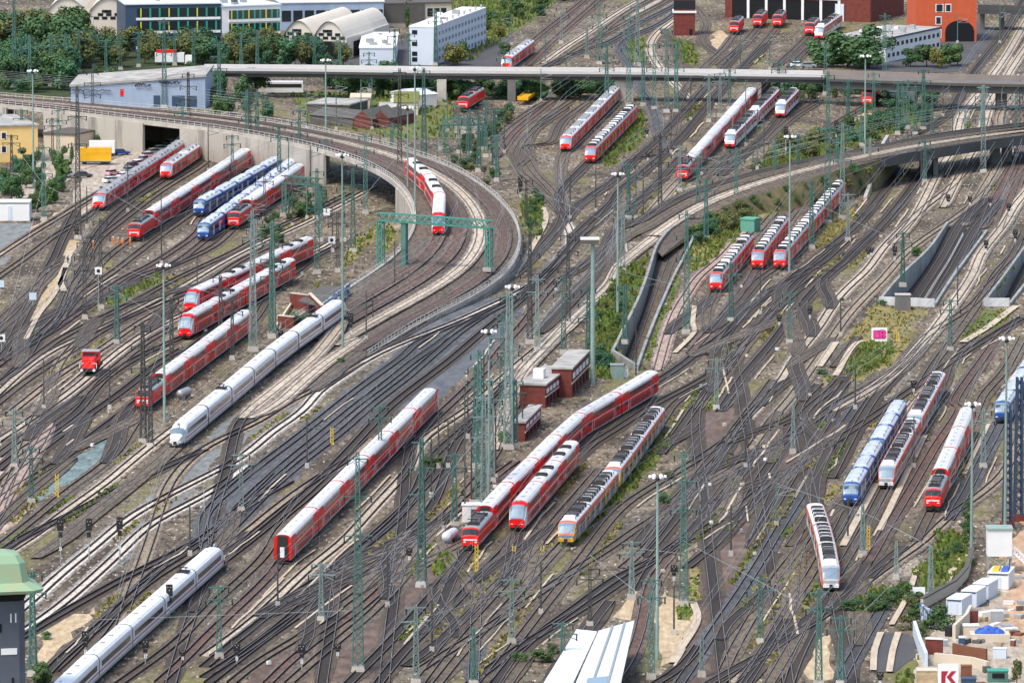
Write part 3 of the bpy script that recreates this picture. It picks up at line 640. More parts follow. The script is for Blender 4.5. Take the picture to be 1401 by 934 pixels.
under(MB().wall([p - Vector((0, 1.2, 0)) for p in EF], .6, lambda k: BZ - 2.6, lambda k: BZ - .7).build('girder', M['girder']), eb)
for px in (1246, 1372):
    q = G(px, 114, BZ); under(MB().box((q.x, q.y + 6, (BZ - 2.6) / 2), (2.6, 7, BZ - 2.6)).build('pier', M['darkconc']), eb)
# the railway overbridge in the top right corner
q0, q1 = G(1338, 12, 6.5), G(1440, 14, 6.5); fb = thing('footbridge', 'dark steel bridge crossing the tracks in the top right corner', 'bridge', tuple(q0))
under(deck('deck', [q0 + Vector((0, 9, 0)), q1 + Vector((0, 9, 0))], [q0, q1], .6, [M['darkconc'], M['girder']], '', ''), fb)
under(MB().wall([q0 + Vector((0, .2, 0)), q1 + Vector((0, .2, 0))], .3, lambda k: 4.9, lambda k: 7.6).build('girder', M['girder']), fb)
for x in (1345, 1372): q = G(x, 12, 6.5); under(MB().box((q.x, q.y + 4, 2.9), (1.4, 3, 5.8)).build('pier', M['darkconc']), fb)

fa, fb_ = RAMPS['b']; FL = []
for i, (p, q) in enumerate(zip(fa, fb_)):
    c = p.lerp(q, .5); c.z = -.05 - RDEPTH['b'] * (i / (len(fa) - 1)) ** 1.15; FL.append(c)
o = railing(FL[2:], 1.0, 2.2, name='track_fence'); tag(o, 'white railing between the two sunken tracks behind the white parapet', 'railing')
# ------------------------------------------------------------------ rolling stock
def paint(n, c, r=.38, c2=None): return mat(n, c, r, c2=c2 or tuple(x * .58 for x in c), scale=.9, amt=.5, stretch=(.35, 1, 1), ramp=(.45, .75), c3=tuple(x * .80 for x in c), scale3=.12, amt3=.7, rnd=.08, spec=.22)
M['red'] = paint('traffic_red', (.78, .014, .016))
M['redlight'] = paint('fresh_red', (.84, .024, .020))
M['blue'] = paint('deep_blue', (.028, .085, .30))
M['silver'] = paint('silver_body', (.42, .44, .44))
M['greyblue'] = paint('slate_side', (.20, .26, .30))
M['ice'] = paint('express_white', (.82, .83, .83), .35, (.70, .70, .69))
M['roofw'] = paint('pale_roof', (.68, .68, .67), .5, (.50, .50, .49))
M['roofblue'] = paint('pale_blue_roof', (.52, .57, .61), .5, (.36, .41, .47))
M['roofgrey'] = paint('grey_roof', (.33, .34, .35), .55)
M['roofdark'] = paint('dark_roof', (.085, .085, .09), .6)
M['glass'] = mat('dark_window_glass', (.022, .028, .034), .12)
M['redglass'] = mat('dim_window_band', (.20, .035, .038), .25)
M['shield'] = mat('sky_reflecting_windscreen', (.22, .30, .36), .08, .3)
M['under'] = mat('underframe_grime', (.035, .032, .030), .85)
M['skirt'] = mat('grey_skirt', (.42, .41, .40), .6)
M['offwhite'] = mat('white_train_paint', (.78, .77, .75), .45)
M['orange'] = paint('orange_stripe', (.85, .16, .085))
M['trainyellow'] = paint('train_yellow', (.80, .42, .02))
M['lamp'] = mat('headlight_glass', (.75, .75, .70), .2)
M['stripe'] = mat('red_stripe', (.55, .03, .05), .45)
def ring(w, z0, zs, zt, r=.0):
    """right half of the cross-section from the bottom edge to the ridge"""
    return [(w * .93, z0), (w, z0 + .45), (w, zs), (w * .93, zs + (zt - zs) * .42), (w * .70, zs + (zt - zs) * .80), (w * .35, zt - .03), (0, zt)]
def loft(st, segs, mb=None, mi=0, off=0.0, only=0):
    """st: list of (x, ring); segs: range of ring segments to skin on both sides"""
    mb = mb or MB(); a, b = segs
    for sg in ((-1, 1) if not only else (only,)):
        vs = []; k = b - a + 1
        for x, rg in st:
            for j in range(a, b + 1):
                y, z = rg[j]
                if off:
                    y2, z2 = rg[min(j + 1, len(rg) - 1)]; y1, z1 = rg[max(j - 1, 0)]
                    ny, nz = (z2 - z1), -(y2 - y1); ln = math.hypot(ny, nz) or 1; y, z = y + ny / ln * off, z + nz / ln * off
                    if rg[j][0] == 0: y = 0
                vs.append((x, y * sg, z))
        fs = []
        for i in range(len(st) - 1):
            for j in range(k - 1):
                p = i * k + j; f = (p, p + 1, p + k + 1, p + k); fs.append(f if sg > 0 else f[::-1])
        mb.add(vs, fs, mi)
    return mb
def endcap(st, i, mb, mi=0, flip=False):
    x, rg = st[i]; vs = [(x, y, z) for y, z in rg] + [(x, -y, z) for y, z in rg[-2::-1]]
    f = tuple(range(len(vs))); mb.add(vs, [f if not flip else f[::-1]], mi)
MESH = {}
def cached(key, fn):
    if key not in MESH: MESH[key] = fn()
    return MESH[key]
def box_mesh(name, m, *boxes):
    mb = MB()
    for b in boxes: mb.box(*b)
    return mb.mesh(name, M[m])
def body_stations(L, rg, nose0=None, nose1=None):
    """nose = list of (distance from the end, width factor, height factor above the floor)"""
    st = []
    def shp(wf, hf): z0 = rg[0][1]; return [(y * wf, z0 + (z - z0) * hf) for y, z in rg]
    h = L / 2
    if nose0: st += [(-h + d, shp(wf, hf)) for d, wf, hf in nose0]
    else: st.append((-h, rg))
    if nose1: st += [(h - d, shp(wf, hf)) for d, wf, hf in nose1[::-1]]
    else: st.append((h, rg))
    return st
ICE_NOSE = [(0, .40, .30), (.4, .62, .42), (1.4, .82, .55), (3.0, .95, .78), (4.8, 1, .94), (6.6, 1, 1)]
DD_NOSE = [(0, .90, .37), (.25, .95, .42), (.9, .98, .72), (1.6, 1, .88), (2.4, 1, .97), (3.2, 1, 1)]
EMU_NOSE = [(0, .82, .36), (.3, .92, .43), (.9, .97, .76), (1.5, 1, .92), (2.2, 1, 1)]
FLAT_NOSE = [(0, .90, .55), (.12, .95, .60), (.45, .98, .92), (.7, 1, 1)]
def vehicle(par, kind, L, c, yaw, front=0, spec=None):
    """one car: body mesh is the part, everything on it a sub-part; local +x points to the head of the train"""
    s = spec; w, z0, zs, zt = s['w'], s['z0'], s['zs'], s['zt']; rg = ring(w, z0, zs, zt)
    key = (kind, round(L, 1), front); h = L / 2
    nose = s.get('nose')
    n0 = nose if front < 0 else None; n1 = nose if front > 0 else None
    st = body_stations(L - .7, rg, n0, n1); hh = (L - .7) / 2
    def mk_body():
        mb = MB(); loft(st, (0, 2), mb, 0)
        endcap(st, 0, mb, 1 if n0 is None else 0, True); endcap(st, len(st) - 1, mb, 1 if n1 is None else 0)
        mb.box((0, 0, .55), (L - 3.5, w * 1.7, .55), 0, 2)
        if s.get('cap'):     # coloured end sections that rise into the roof line
            for x in s['cap'](hh): loft([(x[0], rg), (x[1], rg)], s.get('capseg', (2, 5)), mb, 0, off=.015)
        if n0 or n1:         # roof over the nose in body colour
            q = st[:len(n0)] if n0 else st[-len(n1):]; loft(q, (2, 6), mb, 3 if s.get('nosemat') else 0, off=-.01)
        return mb.mesh('coach', [M[s['body']], M[s.get('endm', 'under')], M['under'], M[s.get('nosemat', s['body'])]])
    b = obj('locomotive' if kind.startswith('loco') else 'coach', cached(key + ('b',), mk_body), par); b.location = c; b.rotation_euler = (0, 0, yaw)
    def sub(nm, k, fn): return obj(nm, cached(key + (k,), fn), b)
    def mk_roof():
        q = [x for x in st]
        if n0: q = st[len(n0) - 1:]
        if n1: q = st[:len(st) - len(n1) + 1]
        return loft(q, (2, 6)).mesh('roof', M[s['roof']])
    sub('roof', 'r', mk_roof)
    # running gear
    for i, x in enumerate((-hh + 3.6, hh - 3.6)):
        def mk(): 
            mb = MB().box((0, 0, .5), (3.4, 2.0, .45))
            for a in (-1.15, 1.15):
                for sg in (-1, 1): mb.bar((a, sg * .68, .46), (a, sg * .80, .46), .9, 0, 10)
            return mb.mesh('bogie', M['under'])
        o = obj('bogie', cached('bogie', mk), b); o.location = (x, 0, 0)
    if n0 or n1:
        sg = 1 if n1 else -1; q = st[-len(n1):] if n1 else st[:len(n0)]
        q = q[::-1] if sg > 0 else q
        i0, i1 = s.get('shield', (1, 4))
        qq = q[i0:i1]; qq = qq[::-1] if sg > 0 else qq
        sub('windscreen', 'ws', lambda: loft(qq, (s.get('shr', 3), 6), off=.03).mesh('windscreen', M[s.get('shieldm', 'shield')]))
        x0 = q[0][0]; z = q[0][1][2][1]
        for k in (-1, 1):
            o = sub('headlight', 'hl', lambda: box_mesh('headlight', 'lamp', ((0, 0, 0), (.12, .38, .2)))); o.location = (x0 + sg * .02, k * w * .62, z0 + .62)
        if s.get('mask'):
            for k in (1, -1): sub('front_mask', ('fm', k), lambda: loft((q[0:i1 + 1])[::-1] if sg > 0 else q[0:i1 + 1], (1, 3), off=.02, only=k).mesh('front_mask', M[s['mask']]))
            sub('front_bumper', 'fb', lambda: box_mesh('front_bumper', s.get('bump', s['mask']), ((x0 + sg * .06, 0, z0 + .35), (.16, w * 1.7, .55))))
        o = sub('coupler', 'cp', lambda: box_mesh('coupler', 'under', ((x0 + sg * .2, 0, .8), (.7, .5, .45)), ((x0 - sg * .6, 0, .35), (1.2, w * 1.6, .5))))
    for fn in s['parts']: fn(sub, L - .7, hh, w, rg, front, st)
    return b
def bands(zb, zt_, xs, m, name='window_band', off=.02, gap=.14):
    """window strips: xs(hh) -> list of (x0, x1)"""
    def fn(sub, L, hh, w, rg, front, st):
        for i, (a, b_) in enumerate(xs(hh, front)):
            for sg in (-1, 1):
                def mk():
                    mb = MB(); n = max(1, int(round((b_ - a) / 2.1))); y = sg * (w + off / 2)
                    for k in range(n):
                        u0 = a + (b_ - a) * k / n + gap; u1 = a + (b_ - a) * (k + 1) / n - gap
                        mb.box(((u0 + u1) / 2, y, (zb + zt_) / 2), (u1 - u0, off + .03, zt_ - zb))
                    return mb.mesh(name, M[m])
                sub(name, ('wb', zb, i, sg, m), mk)
    return fn
def stripe(zb, zt_, m, name='stripe', off=.012, x0=0, x1=0):
    def fn(sub, L, hh, w, rg, front, st):
        for sg in (-1, 1):
            a, b_ = -hh + x0 + (3.0 if front < 0 else 0), hh - x1 - (3.0 if front > 0 else 0)
            sub(name, ('st', zb, sg, m), lambda: MB().box(((a + b_) / 2, sg * (w + off / 2), (zb + zt_) / 2), (b_ - a, off, zt_ - zb)).mesh(name, M[m]))
    return fn
def doors(xs, zb, zt_, m, wd=1.3, frame='offwhite'):
    def fn(sub, L, hh, w, rg, front, st):
        for x in xs(hh, front):
            for sg in (-1, 1):
                o = sub('door', ('d', sg, m), lambda: MB().box((0, 0, (zb + zt_) / 2), (wd, .06, zt_ - zb)).box((-wd / 2 - .08, 0, (zb + zt_) / 2), (.12, .09, zt_ - zb), 0, 1).box((wd / 2 + .08, 0, (zb + zt_) / 2), (.12, .09, zt_ - zb), 0, 1).mesh('door', [M[m], M[frame]]))
                o.location = (x, sg * (w + .015), 0)
    return fn
def units(xs, m, dims, z, name='roof_unit', m2=None):
    def fn(sub, L, hh, w, rg, front, st):
        for i, x in enumerate(xs(hh, front)):
            mm = m if (m2 is None or i % 2 == 0) else m2
            o = sub(name, ('u', mm, dims, name), lambda: MB().box((0, 0, dims[2] / 2), dims, 0, 0, .92).box((-dims[0] * .22, 0, dims[2] + .04), (dims[0] * .3, dims[1] * .6, .1)).mesh(name, M[mm]))
            o.location = (x, 0, z)
    return fn
def panto(xs, z, up=False):
    def fn(sub, L, hh, w, rg, front, st):
        for x in xs(hh, front):
            def mk():
                mb = MB().box((0, 0, .12), (2.6, 1.9, .18))
                for sg in (-1, 1):
                    mb.bar((1.0, sg * .5, .2), (-.9, sg * .35, .62), .12); mb.bar((-.9, sg * .35, .62), (.6, sg * .3, .85), .10)
                mb.bar((.6, -.85, .88), (.6, .85, .88), .14); return mb.mesh('pantograph', M['under'])
            o = sub('pantograph', 'pan', mk); o.location = (x, 0, z)
    return fn
def arch(m='under', dr='offwhite'):
    """gangway: dark end wall hood with a pale door, on the free ends"""
    def fn(sub, L, hh, w, rg, front, st):
        for sg in (-1, 1):
            if front == sg: continue
            mb = MB().box((sg * (hh + .12), 0, (rg[-1][1] + .5) / 2), (.3, w * 1.34, rg[-1][1] - .95), 0, 0, .82); sub('gangway', ('gw', sg), lambda: mb.mesh('gangway', M[m]))
            sub('end_door', ('ed', sg), lambda: MB().box((sg * (hh + .29), 0, 1.75), (.04, .7, 1.7)).mesh('end_door', M[dr]))
    return fn
def vents(n, z, m='roofgrey'):
    def fn(sub, L, hh, w, rg, front, st):
        def mk():      # one duct along the ridge that swells at every ventilator
            st = []; rr = random.Random(n * 7 + int(hh))
            for k in range(n):
                x = -hh + 3.2 + (2 * hh - 6.4) * k / (n - 1); a = rr.choice((.10, .16, .34))
                st += [(x - .75, .05, z - .16), (x - .55, a, z + .08), (x + .55, a, z + .08), (x + .75, .05, z - .16)]
            mb = MB()
            for x, y, zz in st: mb.v += [(x, -y, zz - .3), (x, -y, zz), (x, y, zz), (x, y, zz - .3)]
            for i in range(len(st) - 1):
                o = 4 * i; mb.f += [(o, o + 1, o + 5, o + 4), (o + 1, o + 2, o + 6, o + 5), (o + 2, o + 3, o + 7, o + 6)]; mb.m += [0] * 3
            return mb.mesh('roof_vents', M[m])
        sub('roof_vents', 'rv', mk)
    return fn
# double-deck coach: red, pale roof, windows on two decks between the end sections
ddmid = lambda hh, f: [(-hh + 5.6, hh - 5.6)]
ddend = lambda hh, f: [x for x in ([(-hh + 1.4, -hh + 4.6)] if f >= 0 else [(-hh + 4.2, -hh + 6.2)]) + ([(hh - 4.6, hh - 1.4)] if f <= 0 else [(hh - 6.2, hh - 4.2)])]
DD = dict(w=1.40, z0=.45, zs=3.85, zt=4.63, body='red', roof='roofw', endm='red', nose=DD_NOSE, shield=(0, 4), shr=3, mask='offwhite', bump='red', capseg=(2, 3), cap=lambda hh: [(-hh + .3, -hh + 5.0), (hh - 5.0, hh - .3)],
     parts=[bands(3.0, 3.75, ddmid, 'glass'), bands(1.05, 1.9, ddmid, 'redglass'), bands(1.75, 2.5, ddend, 'glass'), stripe(2.42, 2.56, 'offwhite'), stripe(.50, .72, 'skirt', 'skirt'),
            doors(lambda hh, f: (-hh + 5.2, hh - 5.2), .55, 2.5, 'red'), arch(), vents(5, 4.56)])
DDM = dict(DD); DDM['parts'] = DD['parts'] + [units(lambda hh, f: (-hh * .55, hh * .55) if f else (-hh * .3, hh * .4), 'under', (2.4, 1.9, .35), 4.5)]
LOCO = dict(w=1.48, z0=.75, zs=3.15, zt=3.75, body='redlight', roof='roofgrey', nose=FLAT_NOSE, shield=(1, 3), shr=3, shieldm='glass', nosemat='redlight',
     parts=[panto(lambda hh, f: (-hh * .55, hh * .55), 3.72), units(lambda hh, f: (0,), 'roofdark', (6.0, 1.7, .45), 3.7), stripe(.85, 1.05, 'skirt', 'skirt'), bands(2.1, 2.75, lambda hh, f: [(hh - 2.4, hh - 1.3)] if f > 0 else [(-hh + 1.3, -hh + 2.4)], 'glass', 'side_window'),
            lambda sub, L, hh, w, rg, front, st: sub('front_band', 'fbd', lambda: MB().box((front * (hh + .02), 0, 1.75), (.06, w * 1.5, .24)).mesh('front_band', M['offwhite']))])
emuw = lambda hh, f: [(-hh + (3.2 if f < 0 else 1.0), hh - (3.2 if f > 0 else 1.0))]
TAL = dict(w=1.45, z0=.45, zs=3.25, zt=3.80, body='redlight', roof='roofgrey', nose=EMU_NOSE, shield=(1, 4), endm='under',
     parts=[bands(1.75, 2.6, emuw, 'glass'), stripe(2.75, 3.32, 'redlight', 'roof_edge_band', .04), stripe(.48, .75, 'skirt', 'skirt'), doors(lambda hh, f: (-hh * .42, hh * .42), .6, 2.75, 'redlight'),
            units(lambda hh, f: [hh * t for t in (-.72, -.42, -.12, .18, .48, .78)] if f == 0 else [-f * hh * t for t in (.72, .40, .08, -.25, -.5)], 'under', (2.7, 1.95, .5), 3.68, m2='offwhite')])
def flirt(body, band, roof, nose=None, bump=None, mask=None):
    d = dict(w=1.44, z0=.42, zs=3.2, zt=3.72, body=body, roof='roofw', nose=EMU_NOSE, shield=(1, 4), endm='under', nosemat=nose or body, mask=mask or band, bump=bump or band,
     parts=[bands(1.55, 2.5, emuw, 'glass'), stripe(2.62, 3.3, band, 'roof_edge_band', .04), stripe(.45, .8, body, 'skirt', .02), doors(lambda hh, f: (-hh * .4, hh * .4), .55, 2.65, band, 1.4),
            units(lambda hh, f: [hh * t for t in (-.7, -.35, 0, .35, .7)] if f == 0 else [-f * hh * t for t in (.75, .42, .1, -.25)], 'under', (2.3, 2.0, .55), 3.62, m2='roofdark'), units(lambda hh, f: [hh * t for t in (-.52, -.17, .18, .53)], 'offwhite', (1.7, 2.0, .42), 3.62, 'roof_cooler')])
    return d
FLR = flirt('silver', 'orange', 'roofgrey', bump='offwhite')
FLRW = flirt('offwhite', 'stripe', 'roofgrey', bump='redlight')
FLY = flirt('greyblue', 'orange', 'roofgrey', nose='orange', bump='trainyellow', mask='trainyellow')
FLY['parts'] = FLY['parts'] + [lambda sub, L, hh, w, rg, front, st: [sub('end_panel', ('ep', k), lambda: MB().box((-front * (hh - .75), k * (w + .02), 1.8), (1.5, .05, 2.5)).mesh('end_panel', M['trainyellow'])) for k in (-1, 1)] if front else None]
BLU = dict(w=1.44, z0=.42, zs=3.2, zt=3.72, body='blue', roof='roofblue', nose=EMU_NOSE, shield=(1, 4), endm='blue', nosemat='blue', cap=lambda hh: [(-hh, -hh + .9), (hh - .9, hh)],
     parts=[bands(1.5, 2.5, emuw, 'glass'), stripe(.45, .75, 'blue', 'skirt', .02), doors(lambda hh, f: (-hh * .4, hh * .4), .55, 2.65, 'roofblue', 1.3), units(lambda hh, f: [hh * t for t in (-.6, -.1, .4)], 'roofblue', (3.6, 1.9, .3), 3.6), vents(6, 3.7, 'greyblue')])
DMU = dict(w=1.42, z0=.45, zs=3.1, zt=3.65, body='redlight', roof='roofw', nose=EMU_NOSE, shield=(1, 4), endm='under', mask='offwhite', bump='redlight',
     parts=[bands(1.6, 2.5, emuw, 'glass'), stripe(.45, .75, 'skirt', 'skirt', .02), doors(lambda hh, f: (-hh * .35, hh * .35), .55, 2.7, 'redlight'), units(lambda hh, f: [hh * t for t in (-.6, -.15, .35)], 'roofgrey', (2.8, 1.9, .35), 3.55), vents(5, 3.65)])
ICE = dict(w=1.43, z0=.35, zs=2.95, zt=3.85, body='ice', roof='ice', nose=ICE_NOSE, shield=(2, 4), shr=2, endm='under',
     parts=[bands(1.75, 2.55, lambda hh, f: [(-hh + (5.5 if f < 0 else 1.6), hh - (5.5 if f > 0 else 1.6))], 'glass', gap=.01), stripe(1.12, 1.32, 'stripe', 'red_stripe'), stripe(.36, .70, 'skirt', 'skirt', .02), vents(4, 3.79, 'roofgrey'),
            lambda sub, L, hh, w, rg, front, st: [sub('gangway', ('gw', sg), lambda: loft([(sg * (hh + .02) - .05, ring(1.36, .5, 2.9, 3.75)), (sg * (hh + .35), ring(1.36, .5, 2.9, 3.75))][::sg], (0, 6)).mesh('gangway', M['under'])) for sg in (-1, 1) if sg != front]])
ICEP = dict(ICE); ICEP['parts'] = ICE['parts'] + [panto(lambda hh, f: (-hh * .75,), 3.8)]
COACH1 = dict(DD)            # single-deck style coach behind the far locomotives
COACH1.update(zt=4.05, zs=3.2, capseg=(2, 3), parts=[bands(1.8, 2.75, lambda hh, f: [(-hh + 2.2, hh - 2.2)], 'glass'), stripe(.5, .74, 'skirt', 'skirt'), doors(lambda hh, f: (-hh + 1.4, hh - 1.4), .6, 2.8, 'red', 1.0), arch(), vents(5, 4.0, 'roofw')])
TRAINS = {}
def train(name, label, path, consist, group=None, zroof=None, cat='train'):
    """path: front ... tail along the rail level; consist: list of (kind, spec, nominal length, front)"""
    L = smooth(spline(path, 2.0), 2); d = [0]
    for a, b in zip(L, L[1:]): d.append(d[-1] + (b - a).length)
    tot = sum(c[2] for c in consist); k = d[-1] / tot
    def at(s_):
        s_ = min(max(s_, 0), d[-1]); j = 0
        while j < len(d) - 2 and d[j + 1] < s_: j += 1
        return L[j].lerp(L[j + 1], (s_ - d[j]) / max(d[j + 1] - d[j], 1e-6))
    root = thing(name, label, cat, tuple(L[0]), 0, group); s_ = 0
    for kind, spec, ln, fr in consist:
        ln *= k; a = at(s_ + ln * .15); b = at(s_ + ln * .85); c = (a + b) / 2; v = a - b
        o = vehicle(root, kind, round(ln * 2) / 2, c - L[0], math.atan2(v.y, v.x), fr, spec)
        o.rotation_euler.y = -math.atan2(v.z, math.hypot(v.x, v.y)); s_ += ln
    return root
def ends(front, tail_roof, h, mids=(), z=.40, fix=None):
    """front: rail-level spot under the head; tail_roof: where the roof ends at height h"""
    a = G(*front, z); b = G(*tail_roof, h); b.z = z
    if fix: b = a + (b - a).normalized() * fix
    return [a] + [G(x, y, z) for x, y in mids] + [b]
def n_dd(n, head=True): return [('dd_cab', DD, 27.3, 1)] + [('dd', DD, 26.8, 0)] * (n - 1) if head else [('dd', DD, 26.8, 0)] * n
lo = ('loco', LOCO, 18.9, 1)
def emu(kind, spec, n, l0=21.0, l1=17.5): return [(kind + '_end', spec, l0, 1)] + [(kind, spec, l1, 0)] * (n - 2) + ([(kind + '_end', spec, l0, -1)] if n > 1 else [])
# name, label, path, consist
TR = []
def add_train(label, path, consist, cat='train', name='passenger_train', group=None): return train(name, label, path, consist, group, cat=cat)
add_train('red railcar train parked beside the row of cars at the upper left', ends((134, 287), (249, 193), 3.7, [(165, 266)]), emu('dmu_r', dict(DMU, roof='roofgrey'), 6))
add_train('short white-roofed red railcar just right of the long red railcar train', ends((226, 245), (268, 198), 3.7), emu('dmu', DMU, 2, 23))
add_train('red locomotive with double-deck coaches next to the orange-clad workers', ends((183, 329), (336, 205), 4.6), [lo] + n_dd(5, False))
add_train('blue train with pale roof, the farther of two side by side', ends((271, 296), (380, 216), 3.7), emu('blu', BLU, 5))
add_train('blue train with pale roof, the nearer of two side by side', ends((277, 329), (402, 218), 3.7), emu('blu', BLU, 7))
add_train('red locomotive and coaches immediately right of the two blue trains', ends((319, 313), (409, 226), 4.6), [lo] + n_dd(3, False))
add_train('red double-deck train with white cab frame, partly hidden behind its twin', ends((259, 428), (421, 326), 4.6), [('dd_cab', DD, 27.3, 1), ('ddm', DDM, 26.8, 0), ('dd', DD, 26.8, 0), ('ddm', DDM, 26.8, 0)])
add_train('red double-deck train with dark cab windscreen, nearer of the twin pair', ends((252, 463), (396, 355), 4.6), [('dd_cab', DD, 27.3, 1), ('ddm', DDM, 26.8, 0), ('dd', DD, 26.8, 0), ('ddm', DDM, 26.8, 0)])
add_train('red locomotive and double-deck coaches behind the black lattice mast', ends((195, 561), (336, 426), 4.6), [lo] + n_dd(4, False))
add_train('white express train with a pointed nose leaving the curved viaduct', [G(239, 612, .4), G(310, 553, .5), G(380, 494, .7)] + [G(440, 450, 1.0)] + [ends((0, 0), (469, 405), 5.0)[-1] + Vector((0, 0, 1.0))], [('ice_end', ICE, 27.4, 1), ('icep', ICEP, 25.9, 0), ('ice', ICE, 25.9, 0), ('ice', ICE, 25.9, 0), ('ice', ICE, 25.9, 0), ('icep', ICEP, 25.9, 0), ('ice_end', ICE, 27.4, -1)], cat='express train')
add_train('white express train with red stripe running out at the lower left corner', ends((28, 1022), (299, 744), 3.7, [(114, 938)]), [('ice_end', ICE, 27.4, 1), ('ice', ICE, 25.9, 0), ('ice', ICE, 25.9, 0), ('ice', ICE, 25.9, 0), ('icep', ICEP, 25.9, 0), ('ice_end', ICE, 27.4, -1)], cat='express train')
add_train('long red double-deck coaches without locomotive, dark end door facing us', ends((386, 770), (591, 530), 4.6), n_dd(5, False) + [('dd_cab', DD, 27.3, -1)])
add_train('red locomotive with a long bent row of double-deck coaches past the brick building', [G(643, 753, .4)] + T('23:600,720 23:800,518 23:980,336 23:1150,189 23:1348,74') + [ends((0, 0), (892, 509), 4.6)[-1]], [lo] + n_dd(6, False))
add_train('short red double-deck train alongside the long bent one', ends((707, 726), (782, 605), 4.6), [('dd_cab', DD, 27.3, 1), ('ddm', DDM, 26.8, 0), ('ddm', DDM, 26.8, 0)])
add_train('yellow-fronted railcar train with slate sides and orange roof edge', ends((774, 745), (901, 557), 3.7, [(838, 668)]), [('fly_end', FLY, 20, 1), ('fly', FLY, 18, 0), ('fly_end', FLY, 20, -1), ('fly_end', FLY, 20, 1), ('fly', FLY, 18, 0), ('fly', FLY, 18, 0), ('fly_end', FLY, 20, -1)])
q1 = LINES['Q1']; k0 = min(range(len(q1)), key=lambda i: abs(PX(q1[i])[1] - 327) + abs(PX(q1[i])[0] - 579))
k1 = max(0, k0 - 8)
add_train('red double-deck train rounding the curve on the viaduct under the green gantry', [p + Vector((0, 0, .4)) for p in q1[k1:k0 + 1][::-1]], [('dd_cab', DD, 27.3, 1), ('ddm', DDM, 26.8, 0), ('ddm', DDM, 26.8, 0)])
add_train('silver-roofed red railcar, left of two on the yellowish siding fan', ends((773, 207), (842, 119), 3.7), emu('dmu_g', dict(DMU, roof='roofw'), 7))
add_train('red railcar with white roof boxes beside the small grass wedge', ends((807, 223), (866, 145), 3.7), emu('tal', TAL, 6))
add_train('red locomotive with white-roofed red coaches on the far sidings', ends((933, 248), (1030, 120), 4.05), [lo] + [('c1', COACH1, 26.4, 0)] * 7)
add_train('white and red railcar train right of the white-roofed red coaches', ends((998, 203), (1062, 121), 3.7), emu('flw', FLRW, 3) * 2)
add_train('short white and red railcar below the road bridge', ends((1067, 161), (1088, 122), 3.7), emu('flw', FLRW, 2))
add_train('red railcar with black and white roof boxes, frontmost of three together', ends((979, 399), (1024, 322), 3.8), emu('tal', TAL, 4, 20))
add_train('red railcar with dark roof boxes, in the middle of three together', ends((1036, 368), (1073, 297), 3.8), emu('tal', TAL, 4, 20))
add_train('long red railcar train, rightmost of three with roof boxes', ends((1066, 368), (1152, 247), 3.8), emu('tal', TAL, 8, 20))
add_train('blue train with pale roof standing left of the silver and orange railcar', ends((1163, 691), (1231, 549), 3.7), emu('blu', BLU, 3, 19, 14) * 2)
add_train('silver railcar with orange roof edge between blue train and red locomotive', ends((1212, 668), (1285, 509), 3.7), emu('flr', FLR, 3) * 2)
add_train('red locomotive with one grey-roofed coach near the tall light pole', ends((1276, 699), (1324, 561), 4.3), [lo] + n_dd(3, False))
add_train('blue train cut off by the right border behind the dark lattice pylons', ends((1370, 578), (1430, 462), 3.7), emu('blu', BLU, 3, 19, 14) * 2)
add_train('silver railcar with salmon roof edge crossing towards us among the switches', [G(1137, 808, .4), G(1128, 760, .4), ends((0, 0), (1114, 688), 3.7)[-1]], emu('flr', FLR, 3))
for lab, f, t in (('red locomotive in front of the depot, nearest the brick signal tower', (1004, 47), (1021, 14)), ('red locomotive at the depot door, second from the signal tower', (1036, 38), (1049, 10)),
                  ('red locomotive at the depot door, third from the signal tower', (1063, 38), (1074, 10)), ('rounded red locomotive standing farthest out from the depot on the right', (1107, 49), (1127, 14))):
    add_train(lab, ends(f, t, 3.75, fix=19), [lo], cat='locomotive', name='locomotive_train', group='locomotives outside the depot')
add_train('white railcar half hidden by the big tree near the depot', ends((1120, 54), (1147, 20), 3.7), emu('flw', FLRW, 2))
add_train('red and white coaches beyond the road bridge beside the green bank', ends((692, 96), (726, 55), 3.7), emu('dmu', DMU, 2))
add_train('red locomotive under the road bridge among green masts', ends((633, 152), (656, 121), 3.75), [lo, lo], cat='locomotive')
add_train('lone red locomotive in the greenery right of the sidings', ends((1186, 146), (1194, 122), 3.75, fix=17), [lo], cat='locomotive')
# shunter
p = G(118, 516, .4); q = G(131, 499, .4); d = (p - q).normalized(); yaw = math.atan2(d.y, d.x)
r = thing('shunting_locomotive', 'small red shunting locomotive alone on the left tracks', 'locomotive', tuple((p + q) / 2), yaw); r.scale = (1.15, 1.2, 1.0)
fr = MB().box((0, 0, 1.0), (9.6, 2.9, .5)).build('frame', M['under'], r)
MB().box((2.6, 0, 2.1), (4.0, 2.1, 1.8), 0, 0, .93).build('hood', M['redlight'], r)
MB().box((-2.9, 0, 1.9), (2.6, 2.1, 1.4), 0, 0, .93).build('rear_hood', M['redlight'], r)
cb = MB().box((-.6, 0, 2.5), (2.2, 2.8, 2.8)).build('cab', M['redlight'], r)
MB().box((-.6, 0, 3.98), (2.5, 3.0, .16), 0, 0, .9).build('cab_roof', M['roofgrey'], cb)
MB().box((.52, 0, 3.25), (.05, 2.4, .8)).build('windscreen', M['glass'], cb)
MB().box((4.9, 0, .9), (.2, 2.9, .5)).build('front_band', M['under'], fr)
for sg in (-1, 1):
    MB().bar((4.9, sg * 1.0, .95), (5.4, sg * 1.0, .95), .5, 0, 8).build('buffer', M['offwhite'], fr)
    MB().bar((4.7, sg * 1.35, .9), (4.7, sg * 1.35, 2.2), .1).bar((4.7, sg * .7, 2.2), (4.7, sg * 1.35, 2.2), .1).build('handrail', M['offwhite'], fr)
